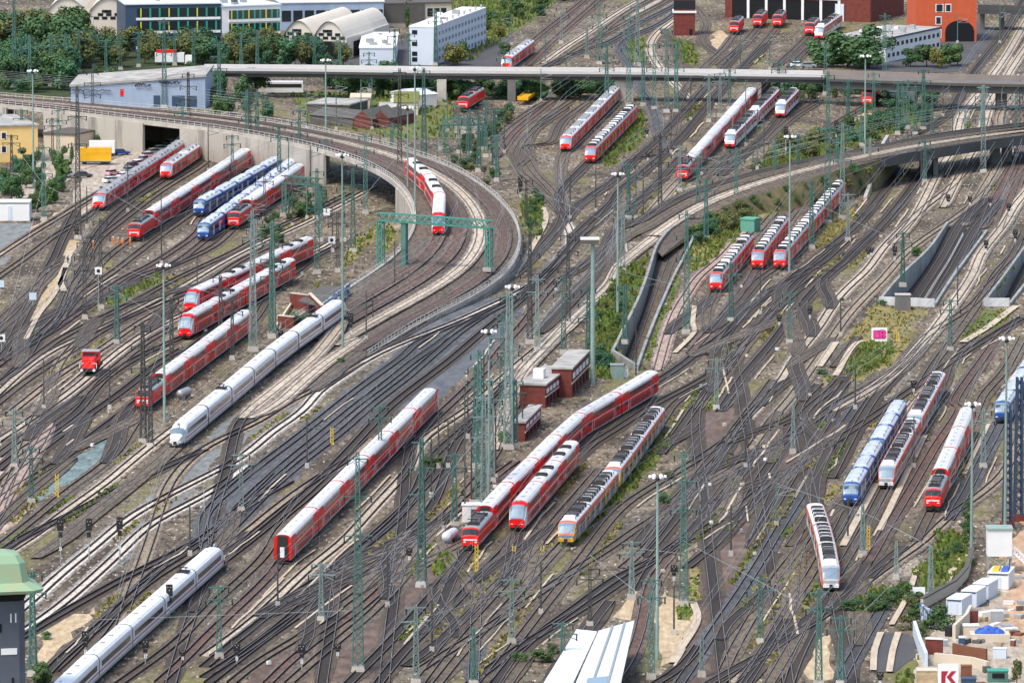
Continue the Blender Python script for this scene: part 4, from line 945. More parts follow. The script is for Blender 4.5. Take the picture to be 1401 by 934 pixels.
for x in (-3, -.2, 2.6):
    MB().bar((x, -.8, .5), (x, .8, .5), 1.1, 0, 12).build('wheelset', M['under'], fr)
# yellow flat wagon
p = G(715, 143, .3); q = G(731, 131, .3); d = (p - q).normalized()
r = thing('flat_wagon', 'yellow flat wagon standing by the hedge under the road bridge', 'wagon', tuple((p + q) / 2), math.atan2(d.y, d.x))
b = MB().box((0, 0, 1.3), ((p - q).length, 2.9, .5)).build('wagon_bed', M['trainyellow'], r)
for x in (-1, 1):
    MB().box((x * ((p - q).length / 2 - .15), 0, 1.8), (.2, 2.9, .7)).build('end_board', M['trainyellow'], r)
    MB().bar((x * 4, -.8, .5), (x * 4, .8, .5), 1.0, 0, 10).build('wheelset', M['under'], r)
for y in (-1, 1): MB().box((0, y * 1.4, 1.7), ((p - q).length - .6, .12, .45)).build('side_board', M['trainyellow'], r)
# ------------------------------------------------------------------ buildings
M['brick'] = mat('red_brick', (.20, .050, .038), .85, c2=(.10, .032, .026), scale=.9, amt=.7)
M['brickbright'] = mat('orange_red_brick', (.60, .12, .05), .85, c2=(.45, .09, .04), scale=.5, amt=.6)
M['flatroof'] = mat('grey_flat_roof', (.44, .425, .39), .9, c2=(.24, .23, .21), scale=.3, amt=.8)
M['plaster'] = mat('beige_plaster', (.62, .54, .42), .85, c2=(.5, .43, .33), scale=.2)
M['yellowwall'] = mat('yellow_plaster', (.80, .56, .22), .85, c2=(.68, .46, .18), scale=.2)
M['bluewall'] = mat('blue_grey_cladding', (.33, .41, .53), .7, c2=(.22, .28, .37), scale=.25, amt=.6, stretch=(1, 1, .3))
M['palewall'] = mat('pale_blue_cladding', (.60, .66, .72), .6, c2=(.52, .58, .65), scale=.3)
M['whitewall'] = mat('white_wall', (.78, .78, .76), .7, c2=(.68, .68, .66), scale=.3)
M['navy'] = mat('navy_facade', (.035, .065, .115), .5)
M['greentint'] = mat('green_panel', (.02, .30, .20), .4); M['limepanel'] = mat('lime_panel', (.55, .62, .06), .4)
M['slate'] = mat('slate_roof', (.12, .11, .10), .85, c2=(.075, .068, .06), scale=.5)
M['mossroof'] = mat('mossy_roof', (.17, .18, .05), .95, c2=(.10, .12, .03), scale=.5)
M['copper'] = mat('green_copper_roof', (.24, .40, .25), .6, c2=(.31, .35, .20), scale=.35, amt=.8, ramp=(.40, .62))
M['towerwall'] = mat('dark_slate_tower', (.085, .10, .125), .7, c2=(.06, .07, .09), scale=.4)
M['hole'] = mat('dark_interior', (.012, .013, .015), .9)
M['opalroof'] = mat('translucent_white_roof', (.72, .74, .73), .35, c2=(.72, .75, .76), scale=.3)
M['tarpblue'] = mat('blue_tarpaulin', (.03, .10, .42), .6, c2=(.02, .06, .28), scale=.9)
M['crane'] = mat('dark_blue_steel', (.030, .055, .10), .55)
M['graffiti'] = mat('graffiti_wall', (.06, .09, .16), .8, c2=(.55, .62, .70), scale=1.1, amt=.9, ramp=(.48, .55), detail=2)
def local(name, label, cat, A, B, group=None):
    """a thing whose x axis runs from A to B along its front, y away from us"""
    d = B - A; t = thing(name, label, cat, tuple(A), math.atan2(d.y, d.x), group); return t, math.hypot(d.x, d.y)
def windows(par, xs, zs, wd, ht, y=-.03, m='glass', frame=None, name='window', face='front', X=0):
    me = MB().box((0, 0, 0), (wd, .12, ht)).mesh(name, M[m]); fm = None
    if frame: 
        fb = MB(); fb.box((0, .02, 0), (wd + .5, .1, ht + .5)); fm = fb.mesh('frame', M[frame])
    for x in xs:
        for z in zs:
            o = obj(name, me, par)
            if face == 'front': o.location = (x, y, z)
            else: o.location = (X, x, z); o.rotation_euler = (0, 0, R(90))
            if fm: obj('frame', fm, o)
def simple(name, label, cat, A, B, depth, h, wall, roof, over=.3, pitch=None, parapet=False, rm='roof'):
    t, w = local(name, label, cat, A, B)
    MB().box((w / 2, depth / 2, h / 2 - .1), (w, depth, h + .2)).build('wall', M[wall], t)
    if pitch is None: MB().box((w / 2, depth / 2, h + .17), (w + over * 2, depth + over * 2, .34)).build(rm, M[roof], t)
    elif pitch > 0:   # ridge along x
        MB().add([(-over, -over, h), (w + over, -over, h), (w + over, depth + over, h), (-over, depth + over, h), (-over, depth / 2, h + pitch), (w + over, depth / 2, h + pitch)], [(0, 1, 5, 4), (2, 3, 4, 5), (0, 4, 3), (1, 2, 5), (3, 2, 1, 0)]).build(rm, M[roof], t)
    else:             # ridge along y, gable to the front
        p = -pitch; MB().add([(-over, -.05, h), (w + over, -.05, h), (w + over, depth + over, h), (-over, depth + over, h), (w / 2, -.05, h + p), (w / 2, depth + over, h + p)], [(0, 4, 5, 3), (1, 2, 5, 4), (3, 5, 2), (3, 2, 1, 0), (0, 1, 4)]).build(rm, M[roof], t)
        MB().add([(0, -.1, h - .05), (w, -.1, h - .05), (w / 2, -.1, h + p - .35), (0, .1, h - .05), (w, .1, h - .05), (w / 2, .1, h + p - .35)], [(0, 1, 2), (5, 4, 3), (0, 3, 4, 1), (1, 4, 5, 2), (2, 5, 3, 0)]).build('gable', M[wall], t)
    return t, w
# 1 signal box tower with copper roof, lower left
c = G(-1, 985); c.z = 0
tw = thing('signal_tower', 'dark grey tower with a green copper mansard roof at the lower left corner', 'tower', tuple(c), R(14))
TH = (985 - 796) / SC(985) * .99
TWR = 3.4
def octa(r, z, k=.36): return [(x * r, y * r, z) for x, y in ((-1, -1 + k * 0), (1, -1), (1, 1), (-1, 1))]
def chamf(r, z, ry=None, k=.30):
    ry = ry or r; c_ = r * k
    return [(-r + c_, -ry, z), (r - c_, -ry, z), (r, -ry + c_, z), (r, ry - c_, z), (r - c_, ry, z), (-r + c_, ry, z), (-r, ry - c_, z), (-r, -ry + c_, z)]
def rings(name, rs, m, par, cap=True):
    mb = MB(); n = len(rs[0]); mb.v = [p for r_ in rs for p in r_]
    for i in range(len(rs) - 1): mb.f += [(i * n + k, i * n + (k + 1) % n, (i + 1) * n + (k + 1) % n, (i + 1) * n + k) for k in range(n)]
    if cap: mb.f += [tuple(range((len(rs) - 1) * n, len(rs) * n)), tuple(range(n - 1, -1, -1))]
    mb.m = [0] * len(mb.f); return mb.build(name, M[m], par)
rings('wall', [chamf(TWR, -.1), chamf(TWR, TH - 1.8)], 'towerwall', tw)
rings('window_storey', [chamf(TWR - .1, TH - 1.8), chamf(TWR + .5, TH - .4)], 'hole', tw)
rf = rings('roof', [chamf(TWR + 2.3, TH - .45), chamf(TWR + 2.5, TH), chamf(TWR + .6, TH + .9), chamf(TWR + .1, TH + 3.6), chamf(TWR - .6, TH + 4.7), chamf(TWR - 2.2, TH + 5.1)], 'copper', tw)
MB().box((-1.0, -1, TH + 5.2), (1.6, 1.2, .5)).build('roof_hatch', M['slate'], rf)
MB().box((.9, -TWR - .05, TH - 9.0), (2.3, .10, .9)).build('name_board', M['whitewall'], tw)
for x in (1.2, 1.9): MB().box((x, -TWR - .05, TH - 4.2), (.18, .12, 1.3)).build('window', M['whitewall'], tw)
for x in (-.9, -.3, -2.2): MB().box((x, -TWR - .05, TH - 5.6), (.3, .12, 1.2)).build('window', M['hole'], tw)
for x, z in ((1.4, TH - 13.4), (-1.5, TH - 13.2), (.2, TH - 17.0)): MB().box((x, -TWR - .05, z), (.3, .12, 1.2)).build('window', M['hole'], tw)
# 2 platform roofs at the lower edge
def canopy(label, quad, h, m, ribs=True):
    P = [G(x, y, h) for x, y in quad]; c = sum(P, Vector()) / 4; t = thing('platform_roof', label, 'platform roof', (c.x, c.y, 0))
    q = [(p.x - c.x, p.y - c.y) for p in P]
    MB().prism(q, h - .35, h).build('roof', M[m], t)
    for f in (.08, .36, .64, .92):
        a = Vector(q[0]).lerp(Vector(q[3]), f); b = Vector(q[1]).lerp(Vector(q[2]), f); m_ = (a + b) / 2
        MB().bar((m_.x, m_.y, 0), (m_.x, m_.y, h - .3), .35).build('post', M['galv'], t)
    return t, q, h
canopy('long white platform roof at the lower edge, left of its twin', [(712, 985), (789, 860), (817, 863), (760, 985)], 5.0, 'opalroof')
t, q, h = canopy('white platform roof with raised glazed edge, right of its twin at the lower edge', [(765, 985), (819, 862), (868, 848), (838, 985)], 5.2, 'opalroof')
for f in (.38, .72):
    a = Vector(q[0]).lerp(Vector(q[1 - 1 + 0]), 0); p0 = Vector(q[0]).lerp(Vector(q[3]), f); p1 = Vector(q[1]).lerp(Vector(q[2]), f)
    MB().bar((p0.x, p0.y, h + .12), (p1.x, p1.y, h + .12), .28).build('roof_seam', M['galv'], t)
p0, p1, p2, p3 = Vector(q[0]), Vector(q[1]), Vector(q[2]), Vector(q[3])
MB().prism([tuple(p0.lerp(p1, .0) .lerp(p3.lerp(p2, .0), .25)), tuple(p0.lerp(p1, .42).lerp(p3.lerp(p2, .42), .25)), tuple(p0.lerp(p1, .42).lerp(p3.lerp(p2, .42), .7)), tuple(p0.lerp(p3, .7))], h + .02, h + .3).build('skylight', M['shield'], t)
# 3 the three brick buildings in the middle
def brickb(label, A, B, depth, h, nw, over=.25):
    t, w = simple('brick_building', label, 'building', A, B, depth, h, 'brick', 'flatroof', over)
    windows(t, [depth * (k + .7) / (nw + .4) for k in range(nw)], [h * .72], depth / nw * .62, h * .2, face='side', X=w + .03, m='whitewall')
    windows(t, [depth * (k + .7) / (nw + .4) for k in range(nw)], [h * .26], depth / nw * .45, h * .3, face='side', X=w + .03, m='hole')
    MB().box((w + .06, depth / 2, h * .5), (.14, depth, .25)).build('cornice', M['plaster'], t)
    return t, w
def axis(A, B, C):
    """depth along the line from B to C; front A-B is rebuilt square to it"""
    v = (C - B); d = v.length; v.normalize(); n = Vector((v.y, -v.x, 0)); wdt = (B - A).dot(n); return B - n * abs(wdt), B, d
a, b, d = axis(G(714, 555), G(746, 558), G(779, 533)); t, w = brickb('two-storey brick building with a white box on its flat roof, middle of three', a, b, d, 4.2, 7)
MB().box((w * .45, d * .33, 5.3), (2.0, 2.6, 1.9)).build('roof_box', M['whitewall'], t)
MB().box((w * .8, d * .8, 4.8), (1.0, 1.2, .7)).build('chimney', M['brick'], t)
a, b, d = axis(G(757, 541), G(782, 544), G(806, 519)); t, w = brickb('tallest brick building, farthest back behind the green lattice mast', a, b, d, 5.4, 5)
a, b, d = axis(G(705, 602), G(718, 604), G(740, 581)); t, w = brickb('small brick annex with a pale roof, nearest of the three brick buildings', a, b, d, 3.4, 4)
# 4 brick passage under the tracks with the graffiti wall
t, w = local('brick_passage', 'low brick passage with dark flat roof and graffiti wall near the white express train', 'building', G(399, 424), G(440, 424))
P0 = t.location
def loc(pt): v = pt - P0; cz, sz = math.cos(-t.rotation_euler.z), math.sin(-t.rotation_euler.z); return (v.x * cz - v.y * sz, v.x * sz + v.y * cz)
hq = 2.7
roofq = [loc(G(x, y, hq)) for x, y in ((408, 411), (438, 391), (478, 391), (441, 419))]
MB().prism(roofq, hq - .3, hq).build('roof', M['slate'], t)
bq = [loc(G(x, y, 0)) for x, y in ((441, 441), (487, 407))]
gv = MB(); rq = [Vector((*roofq[3], 0)), Vector((*roofq[2], 0))]; gv.wall(rq, .3, 0, hq + .6); gv.build('graffiti_wall', M['graffiti'], t)
for (x0, y0), (x1, y1), hh_ in (((398, 421), (424, 424), 3.0), ((381, 448), (403, 450), 2.4), ((424, 424), (441, 441), 3.4)):
    u, v = loc(G(x0, y0)), loc(G(x1, y1)); MB().wall([Vector((*u, 0)), Vector((*v, 0))], .5, -.1, hh_).build('brick_wall', M['brick'], t)
    MB().wall([Vector((*u, 0)), Vector((*v, 0))], .7, hh_ + .003, hh_ + .2).build('coping', M['plaster'], t)
u = [loc(G(*p)) for p in ((377, 452), (388, 436), (398, 421))]; MB().wall([Vector((*p, 0)) for p in u], .4, -.1, 1.0).build('coping_wall', M['plaster'], t)
# 5 brick signal tower, top
t, w = simple('brick_signal_tower', 'square brick signal tower with a pale sill band at the top edge', 'tower', G(922, 49), G(951, 49), 6.5, 12.5, 'brick', 'slate', .5)
MB().box((w / 2, 3.25, 6.9), (w + .7, 7.2, .6)).build('sill_band', M['whitewall'], t)
MB().box((w / 2, 3.25, 9.0), (w + .15, 6.65, 2.6)).build('window_band', M['glass'], t)
windows(t, [w * .8], [1.0], .9, 1.8, m='hole', name='door')
# 6 locomotive depot
t, w = simple('locomotive_depot', 'brick locomotive depot with white framed tall doors', 'depot', G(992, 24), G(1191, 31), 30, 9.5, 'brick', 'flatroof', .3)
for k in range(6):
    x = w * (.10 + .125 * k); MB().box((x, -.12, 2.9), (w * .10, .2, 5.8)).build('door', M['hole'], t)
    MB().box((x + w * .0625, -.25, 3.2), (.8, .4, 6.4)).build('pillar', M['whitewall'], t)
MB().box((w * .42, -.3, 6.6), (w * .74, .5, .7)).build('lintel', M['whitewall'], t)
MB().box((w * .79, -.2, 2.6), (w * .06, .35, 5.2)).build('side_door', M['palewall'], t)
# 7 white flat-roofed building right of the depot
a, b = G(1213, 86), G(1286, 70)
t, w = local('flat_roofed_building', 'white two-storey building with flat grey roof beside the big tree', 'building', a, b)
dp = 16; h7 = 6.6
MB().box((w / 2, dp / 2, h7 / 2), (w, dp, h7)).build('wall', M['whitewall'], t)
rfo = MB().box((w / 2, dp / 2, h7 + .15), (w + .5, dp + .5, .3)).build('roof', M['flatroof'], t)
MB().box((w / 2, -.32, h7 + .1), (w + .7, .12, .5)).build('fascia', M['navy'], t)
MB().box((w * .3, dp * .5, h7 + .7), (4, 2, .8)).build('roof_unit', M['galv'], rfo)
windows(t, [w * (k + .5) / 12 for k in range(12)], [1.9, 4.7], w / 12 * .5, 1.1)
# 8 orange-red brick building
t, w = simple('red_brick_building', 'bright orange-red brick building with white framed windows and an arched gate', 'building', G(1253, 58), G(1336, 57.3), 18, 15, 'brickbright', 'slate', .3)
windows(t, [w * .37, w * .53, w * .40], [9.8, ], 1.3, 1.9, frame='whitewall'); windows(t, [w * .37], [6.2, 2.4], 1.3, 1.9, frame='whitewall')
gb = MB(); ap = [(math.cos(R(a_)) * 4.2, 3.0 + math.sin(R(a_)) * 3.2) for a_ in range(0, 181, 15)] + [(-4.2, 0), (4.2, 0)]
gb.add([(x, -.15, z) for x, z in ap] + [(x, .1, z) for x, z in ap], [tuple(range(len(ap))), tuple(range(2 * len(ap) - 1, len(ap) - 1, -1))] + [(i, (i + 1) % len(ap), len(ap) + (i + 1) % len(ap), len(ap) + i) for i in range(len(ap))])
o = gb.build('arched_gate', M['hole'], t); o.location = (w * .72, 0, 0)
# 9 long pale-blue building
a, b, d = axis(G(558, 90), G(594, 90), G(665, 62))
t, w = simple('cladded_office_building', 'tall pale blue-grey building with rows of small windows and roof railings', 'building', a, b, d, 10.6, 'palewall', 'whitewall', .1)
windows(t, [d * (k + .6) / 16 for k in range(16)], [1.6, 3.9, 6.2, 8.5], d / 16 * .45, 1.0, face='side', X=w + .03, m='shield')
windows(t, [w * .22], [1.6, 3.2, 6.0, 9.2], 1.5, 1.2, m='hole')
for k in range(9): MB().box((w - .6, d * (k + .5) / 9, 11.4), (.5, .5, 1.2)).build('roof_vent', M['galv'], t)
t, w = simple('low_annex', 'low pale annex with a white roof, in front of the tall pale blue-grey building', 'building', G(492, 91), G(541, 91), 48, 5.0, 'palewall', 'whitewall', .2)
# 10 arched halls
def vault(label, A, B, depth, h, rise, n, front):
    t, w = local('vaulted_hall', label, 'hall', A, B); wv = w / n
    for k in range(n):
        pr = [(wv * k + wv * (j / 12), h + rise * math.sin(math.pi * j / 12) ** .8) for j in range(13)]
        mb = MB(); mb.v = [(x, -.6, z) for x, z in pr] + [(x, depth, z) for x, z in pr]
        mb.f = [(j, j + 1, 14 + j, 13 + j) for j in range(12)]; mb.m = [0] * 12
        mb.build('roof', M['opalbeige'], t)
        fb = MB(); poly = [(wv * k + .1, 0)] + [(x, z - .15) for x, z in pr][1:-1] + [(wv * (k + 1) - .1, 0)]
        m_ = len(poly); fb.add([(x, 0, z) for x, z in poly] + [(x, .5, z) for x, z in poly], [tuple(range(m_ - 1, -1, -1)), tuple(range(m_, 2 * m_))] + [(i, (i + 1) % m_, m_ + (i + 1) % m_, m_ + i) for i in range(m_)])
        wl = fb.build('front_wall', M['opalbeige'], t)
        cx = wv * (k + .5)
        for x, z in ((-3.6, 4.2), (-1.2, 4.2), (1.2, 4.2), (3.6, 4.2), (-2.4, 5.8), (0, 5.8), (2.4, 5.8), (0, 7.3), (-1.2, 7.3)):
            o = MB().box((cx + x, -.05, h * .55 + z * .62), (1.5, .14, .8)).build('window', M['glass'], wl)
        if front: MB().box((cx, -.1, h * .42), (wv * .72, .2, h * .8)).build('gate', M['hole'], t)
    MB().box((w + .2, depth / 2, h / 2), (.4, depth, h)).build('side_wall', M['opalbeige'], t)
    for k in range(2): MB().box((w + .35, depth * (.3 + .4 * k), h * .38), (.2, depth * .28, h * .7)).build('side_gate', M['hole'], t)
    return t
M['opalbeige'] = mat('beige_vault_roof', (.66, .60, .50), .75, c2=(.56, .50, .41), scale=.15)
vault('pair of beige barrel-vaulted halls behind the trees, nearer the middle', G(388, 80), G(472, 82), 46, 6.2, 4.6, 2, True)
vault('pair of beige barrel-vaulted halls at the far left behind the trees', G(62, 58), G(178, 58), 60, 8.0, 5.0, 2, False)
# 11 navy office block
t, w = simple('office_building', 'modern navy office block with green and yellow window panels', 'building', G(172, 72), G(303, 70), 22, 13.5, 'navy', 'palewall', .3)
def strips(t, w, rows, x0=.12):
    for z in rows:
        MB().box((w * .55, -.10, z), (w * .86, .2, 2.5)).build('window_band', M['glass'], t)
        MB().box((w * .55, -.2, z - 1.75), (w * .88, .4, .7)).build('sill_band', M['whitewall'], t)
        for k in range(9): MB().box((w * (.16 + .098 * k), -.24, z), (.5 if k % 3 else .35, .12, 2.5)).build('panel', M['greentint' if k % 3 else 'limepanel'], t)
strips(t, w, (3.0, 7.4, 11.2))
t, w = simple('office_wing', 'white framed office wing with green window panels right of the navy block', 'building', G(304, 70), G(384, 67), 20, 12.5, 'whitewall', 'palewall', .3)
strips(t, w, (2.6, 6.4, 10.2))
t, w = simple('glass_block', 'long bluish glazed block at the top edge behind the vaulted halls', 'building', G(384, 42), G(525, 40), 16, 8, 'bluewall', 'whitewall', .3)
windows(t, [w * (k + .5) / 9 for k in range(9)], [4.2], w / 9 * .8, 3.2)
t, w = simple('brown_roofed_building', 'low beige building with brown walls at the top edge', 'building', G(525, 36), G(618, 34), 16, 6.5, 'plaster', 'slate', .5)
windows(t, [w * .68, w * .78, w * .88], [3.8], 1.6, 2.4); MB().box((w * .3, -.2, 3.6), (w * .6, .3, 5.2)).build('brown_front', M['slate'], t)
# 12 blue-grey warehouse with graffiti
t, w = local('warehouse', 'long blue-grey warehouse with graffiti behind the viaduct', 'building', G(97, 147), G(281, 148.5))
WZ = lambda x, y: 5.6 + 2.9 * x / w + 1.0 * y / 16
MB().add([(x, y, z) for x, y in ((0, 0), (w, 0), (w, 16), (0, 16)) for z in (-.1, WZ(x, y) - .2)], [(0, 2, 3, 1), (2, 4, 5, 3), (4, 6, 7, 5), (6, 0, 1, 7), (1, 3, 5, 7)]).build('wall', M['bluewall'], t)
MB().add([(x, y, WZ(x, y) + dz) for dz in (-.15, .45) for x, y in ((-.3, -.4), (w + .3, -.4), (w + .3, 16.5), (-.3, 16.5))], [(3, 2, 1, 0), (4, 5, 6, 7), (0, 1, 5, 4), (1, 2, 6, 5), (2, 3, 7, 6), (3, 0, 4, 7)]).build('roof', M['flatroof'], t)
for x, k in ((w * .64, 1), (w * .80, 2), (w * .9, 1.5)): MB().box((x, -.06, 1.9), (1.7 * k, .14, 2.8)).build('gate', M['navy'], t)
MB().box((w * .38, -.06, 4.0), (.9, .14, 1.8)).build('red_door', M['red'], t)
rr = random.Random(5)
for (x0, x1, zc, m_) in ((.01, .30, 4.6, 'slate'), (.48, .60, 6.1, 'black'), (.66, .82, 6.8, 'black')):
    mb = MB(); P = Vector((w * x0, -.5, zc))
    for k in range(26):
        q = Vector((w * (x0 + (x1 - x0) * (k + 1) / 26), -.5, zc + rr.uniform(-.42, .42) * (1 if m_ == 'black' else .7))); mb.bar(P, q, .22); P = q
    mb.build('graffiti', M[m_], t)
# 13 yellow building at the left border
t, w = simple('yellow_building', 'yellow two-storey building at the left border below the viaduct', 'building', G(-45, 224), G(52, 221), 26, 8.8, 'yellowwall', 'flatroof', .3)
windows(t, [w * .52, w * .30], [6.6, 3.2], 1.0, 1.4, frame='whitewall')
windows(t, [4, 9, 14, 19], [6.2], 1.2, 2.2, face='side', X=w + .03, m='slate')
# site office container at the left border, garden buildings
def container(label, A, B, depth, h, m, name='container', trim='navy'):
    t, w = local(name, label, 'container', A, B); mb = MB().box((w / 2, depth / 2, h / 2 + .1), (w, depth, h)).build('box', M[m], t)
    MB().box((w / 2, depth / 2, h + .18), (w + .1, depth + .1, .16)).build('roof', M['whitewall'], t)
    MB().box((w / 2, -.03, h - .02), (w + .06, .1, .2)).build('trim', M[trim], t)
    for x in (.02, .98): MB().box((w * x, -.05, h / 2 + .1), (.16, .14, h - .25)).build('corner_post', M['palewall'], t)
    MB().box((w * .5, -.05, h * .45), (.9, .08, h * .75)).build('door', M['palewall'], t)
    return t, w
container('white site office with doors at the left border', G(-14, 303), G(41, 303), 6, 4.2, 'whitewall', 'site_office', 'slate')
for lab, A, B, d, h, wl, rf, p in (
  ('low grey-roofed shed left of the pale roofed shed', (420, 156), (478, 158), 14, 2.6, 'slate', 'flatroof', None), ('low shed with a pale cream roof below the hedge', (480, 150), (506, 150), 10, 3.0, 'plaster', 'plaster', None),
  ('long brown-roofed shed between the viaduct and the sheds', (424, 170), (483, 175), 12, 2.4, 'slate', 'slate', 1.6), ('little red gabled house, left of two', (484, 176), (508, 177), 16, 2.6, 'brick', 'slate', -2.2),
  ('little red gabled house, right of two', (509, 175), (532, 176), 16, 2.6, 'brick', 'slate', -2.0), ('shed with a mossy green roof near the red locomotive', (540, 158), (572, 158), 14, 3.4, 'plaster', 'mossroof', 2.2),
  ('shed with a pale green sheet roof under the road bridge', (572, 148), (598, 146), 12, 3.4, 'whitewall', 'palewall', 1.2), ('low shed with grey sloping roof beside the mossy shed', (520, 160), (541, 160), 10, 2.4, 'slate', 'flatroof', 1.0)):
    simple('garden_shed' if 'house' not in lab else 'gabled_house', lab, 'shed' if 'house' not in lab else 'house', G(*A), G(*B), d, h, wl, rf, .3, p)
simple('garage', 'pale low garage wall with a grey roof behind the yellow trailer', 'shed', None or G(60, 205), G(102, 207), 14, 4.0, 'plaster', 'slate', .3)
# green relay hut and small cabinets
t, w = simple('relay_hut', 'bright green relay hut on the bank above three railcars', 'hut', G(1013, 318), G(1032, 319), 3.4, 2.9, 'teal', 'teal', .15)
t.children[0].data.materials[0] = mat('mint_green_hut', (.11, .34, .24), .6); t.children[1].data.materials[0] = t.children[0].data.materials[0]
container('pale green cabinet among the masts right of the lone locomotive', G(1213, 142), G(1229, 142), 3, 3.2, 'teal', 'cabinet', 'galv')

# roof clutter on the larger flat roofs
def clutter(t, w, dp, h, n, seed):
    rr = random.Random(seed)
    for k in range(n):
        sx, sy, sz = rr.uniform(.7, 2.4), rr.uniform(.7, 2.0), rr.uniform(.4, 1.3)
        MB().box((rr.uniform(.1, .9) * w, rr.uniform(.12, .88) * dp, h + sz / 2 + .3), (sx, sy, sz), rr.uniform(0, .4), 0, .9).build('roof_vent', M[rr.choice(('galv', 'slate', 'whitewall', 'roofgrey'))], t)
for o in list(bpy.data.objects):
    if o.parent or not o.get('category'): continue
    d_ = {'office_building': (27, 22, 13.5, 9), 'office_wing': (16, 20, 12.5, 6), 'flat_roofed_building': (38, 16, 6.6, 9), 'cladded_office_building': (7, 55, 10.6, 5), 'low_annex': (10, 48, 5, 5), 'yellow_building': (16, 26, 8.8, 5), 'glass_block': (28, 16, 8, 5), 'brown_roofed_building': (18, 16, 6.5, 4)}.get(o.name)
    if d_: clutter(o, *d_, len(o.name))
# ------------------------------------------------------------------ ground patches (sand, gravel, grass)
M['sand'] = mat('yellow_sand', (.54, .41, .25), .95, c2=(.30, .225, .14), scale=1.0, amt=.85, coord='World', c3=(.62, .50, .33), scale3=.08, stretch=(1, .22, 1))
M['dirt'] = mat('pale_dirt', (.47, .40, .31), .95, c2=(.24, .20, .155), scale=.9, amt=.85, coord='World', c3=(.56, .49, .40), scale3=.06, stretch=(1, .22, 1))
M['soil'] = mat('orange_soil', (.55, .30, .16), .95, c2=(.30, .19, .12), scale=.6, amt=.8, coord='World', c3=(.60, .47, .34), scale3=.07, stretch=(1, .22, 1))
M['pinksand'] = mat('pinkish_sand', (.50, .375, .30), .95, c2=(.20, .145, .115), scale=.7, amt=.9, coord='World', c3=(.64, .54, .45), scale3=.07, stretch=(1, .22, 1))
M['tealgravel'] = mat('teal_gravel', (.17, .25, .25), .95, c2=(.08, .095, .095), scale=.7, amt=.8, coord='World', c3=(.26, .33, .31), scale3=.05, stretch=(1, .3, 1))
M['slategravel'] = mat('slate_gravel', (.085, .095, .11), .95, c2=(.17, .18, .185), scale=.35, amt=.7, coord='World', c3=(.05, .055, .065), scale3=.03, stretch=(1, .4, 1))
M['greygravel'] = mat('grey_green_gravel', (.21, .225, .21), .95, c2=(.11, .115, .11), scale=.6, amt=.7, coord='World', c3=(.27, .29, .28), scale3=.04, stretch=(1, .4, 1))
M['brownground'] = mat('brown_stones', (.155, .105, .082), .95, c2=(.07, .052, .044), scale=.6, amt=.8, coord='World', c3=(.23, .165, .13), scale3=.03, stretch=(1, .4, 1))
M['asphalt'] = mat('asphalt', (.075, .075, .078), .92, c2=(.11, .108, .105), scale=.3, coord='World', stretch=(1, .22, 1))
M['grassland'] = mat('grassy_ground', (.095, .14, .03), .95, c2=(.20, .16, .07), scale=.25, amt=.8, coord='World', c3=(.06, .085, .025), scale3=.06, stretch=(1, .22, 1))
M['drygrass'] = mat('dry_grass_ground', (.27, .21, .095), .95, c2=(.14, .135, .045), scale=.3, amt=.8, coord='World', c3=(.33, .25, .12), scale3=.07, stretch=(1, .22, 1))
PATCHN = [0]
def patch(name, pts, m, jit=1.2, kind='structure'):
    P = T(pts); rr = random.Random(len(pts) * 31 + PATCHN[0]); out = []
    for i in range(len(P)):
        a, b = P[i], P[(i + 1) % len(P)]; n = max(1, int((b - a).length / 5))
        for k in range(n): q = a.lerp(b, k / n); out.append(Vector((q.x + rr.uniform(-jit, jit) * .8, q.y + rr.uniform(-jit, jit) * 2.0)))
    V, E, FF, *_ = delaunay_2d_cdt(out, [(i, (i + 1) % len(out)) for i in range(len(out))], [], 1, 1e-3)
    z = .004 + .0013 * PATCHN[0]; PATCHN[0] += 1
    mb = MB(); mb.v = [(p.x, p.y, z) for p in V]; mb.f = [tuple(f) for f in FF]; mb.m = [0] * len(FF)
    o = tag(mb.build(name, M[m]), kind=kind); return [(V[f[0]], V[f[1]], V[f[2]]) for f in FF if len(f) == 3]
M['blade'] = mat('grass_blades', (.10, .19, .028), .8, c2=(.20, .19, .05), scale=.35, amt=.8, coord='World', c3=(.05, .095, .03), scale3=.1)
M['blade_dry'] = mat('dry_grass_blades', (.30, .24, .09), .8, c2=(.15, .17, .045), scale=.35, amt=.9, coord='World')
def grass(tris, dens, h, m='blade', seed=1, cover=.6):
    rr = random.Random(seed); mb = MB()
    for a, b, c in tris:
        ar = abs((b.x - a.x) * (c.y - a.y) - (c.x - a.x) * (b.y - a.y)) / 2
        n = ar * dens; n = int(n) + (rr.random() < n - int(n))
        for _ in range(min(n, 900)):
            u, v = rr.random(), rr.random()
            if u + v > 1: u, v = 1 - u, 1 - v
            x = a.x + (b.x - a.x) * u + (c.x - a.x) * v; y = a.y + (b.y - a.y) * u + (c.y - a.y) * v
            if math.sin(x * .21 + 1.3) + math.sin(y * .085 + x * .07) + rr.uniform(-.8, .8) > cover * 2.2: continue
            hh = h * rr.uniform(.35, 1.2)
            for k in range(2):
                an = rr.uniform(0, 6.28); r = rr.uniform(.18, .5); dx, dy = math.cos(an) * r, math.sin(an) * r; o = len(mb.v)
                lx, ly = rr.uniform(-.3, .3), rr.uniform(-.3, .3)
                mb.v += [(x - dx, y - dy, .0), (x + dx, y + dy, .0), (x + dx * .5 + lx, y + dy * .5 + ly, hh), (x - dx * .5 + lx, y - dy * .5 + ly, hh)]
                mb.f.append((o, o + 1, o + 2, o + 3)); mb.m.append(0)
    if mb.f: tag(mb.build('grass', M[m]), kind='stuff')
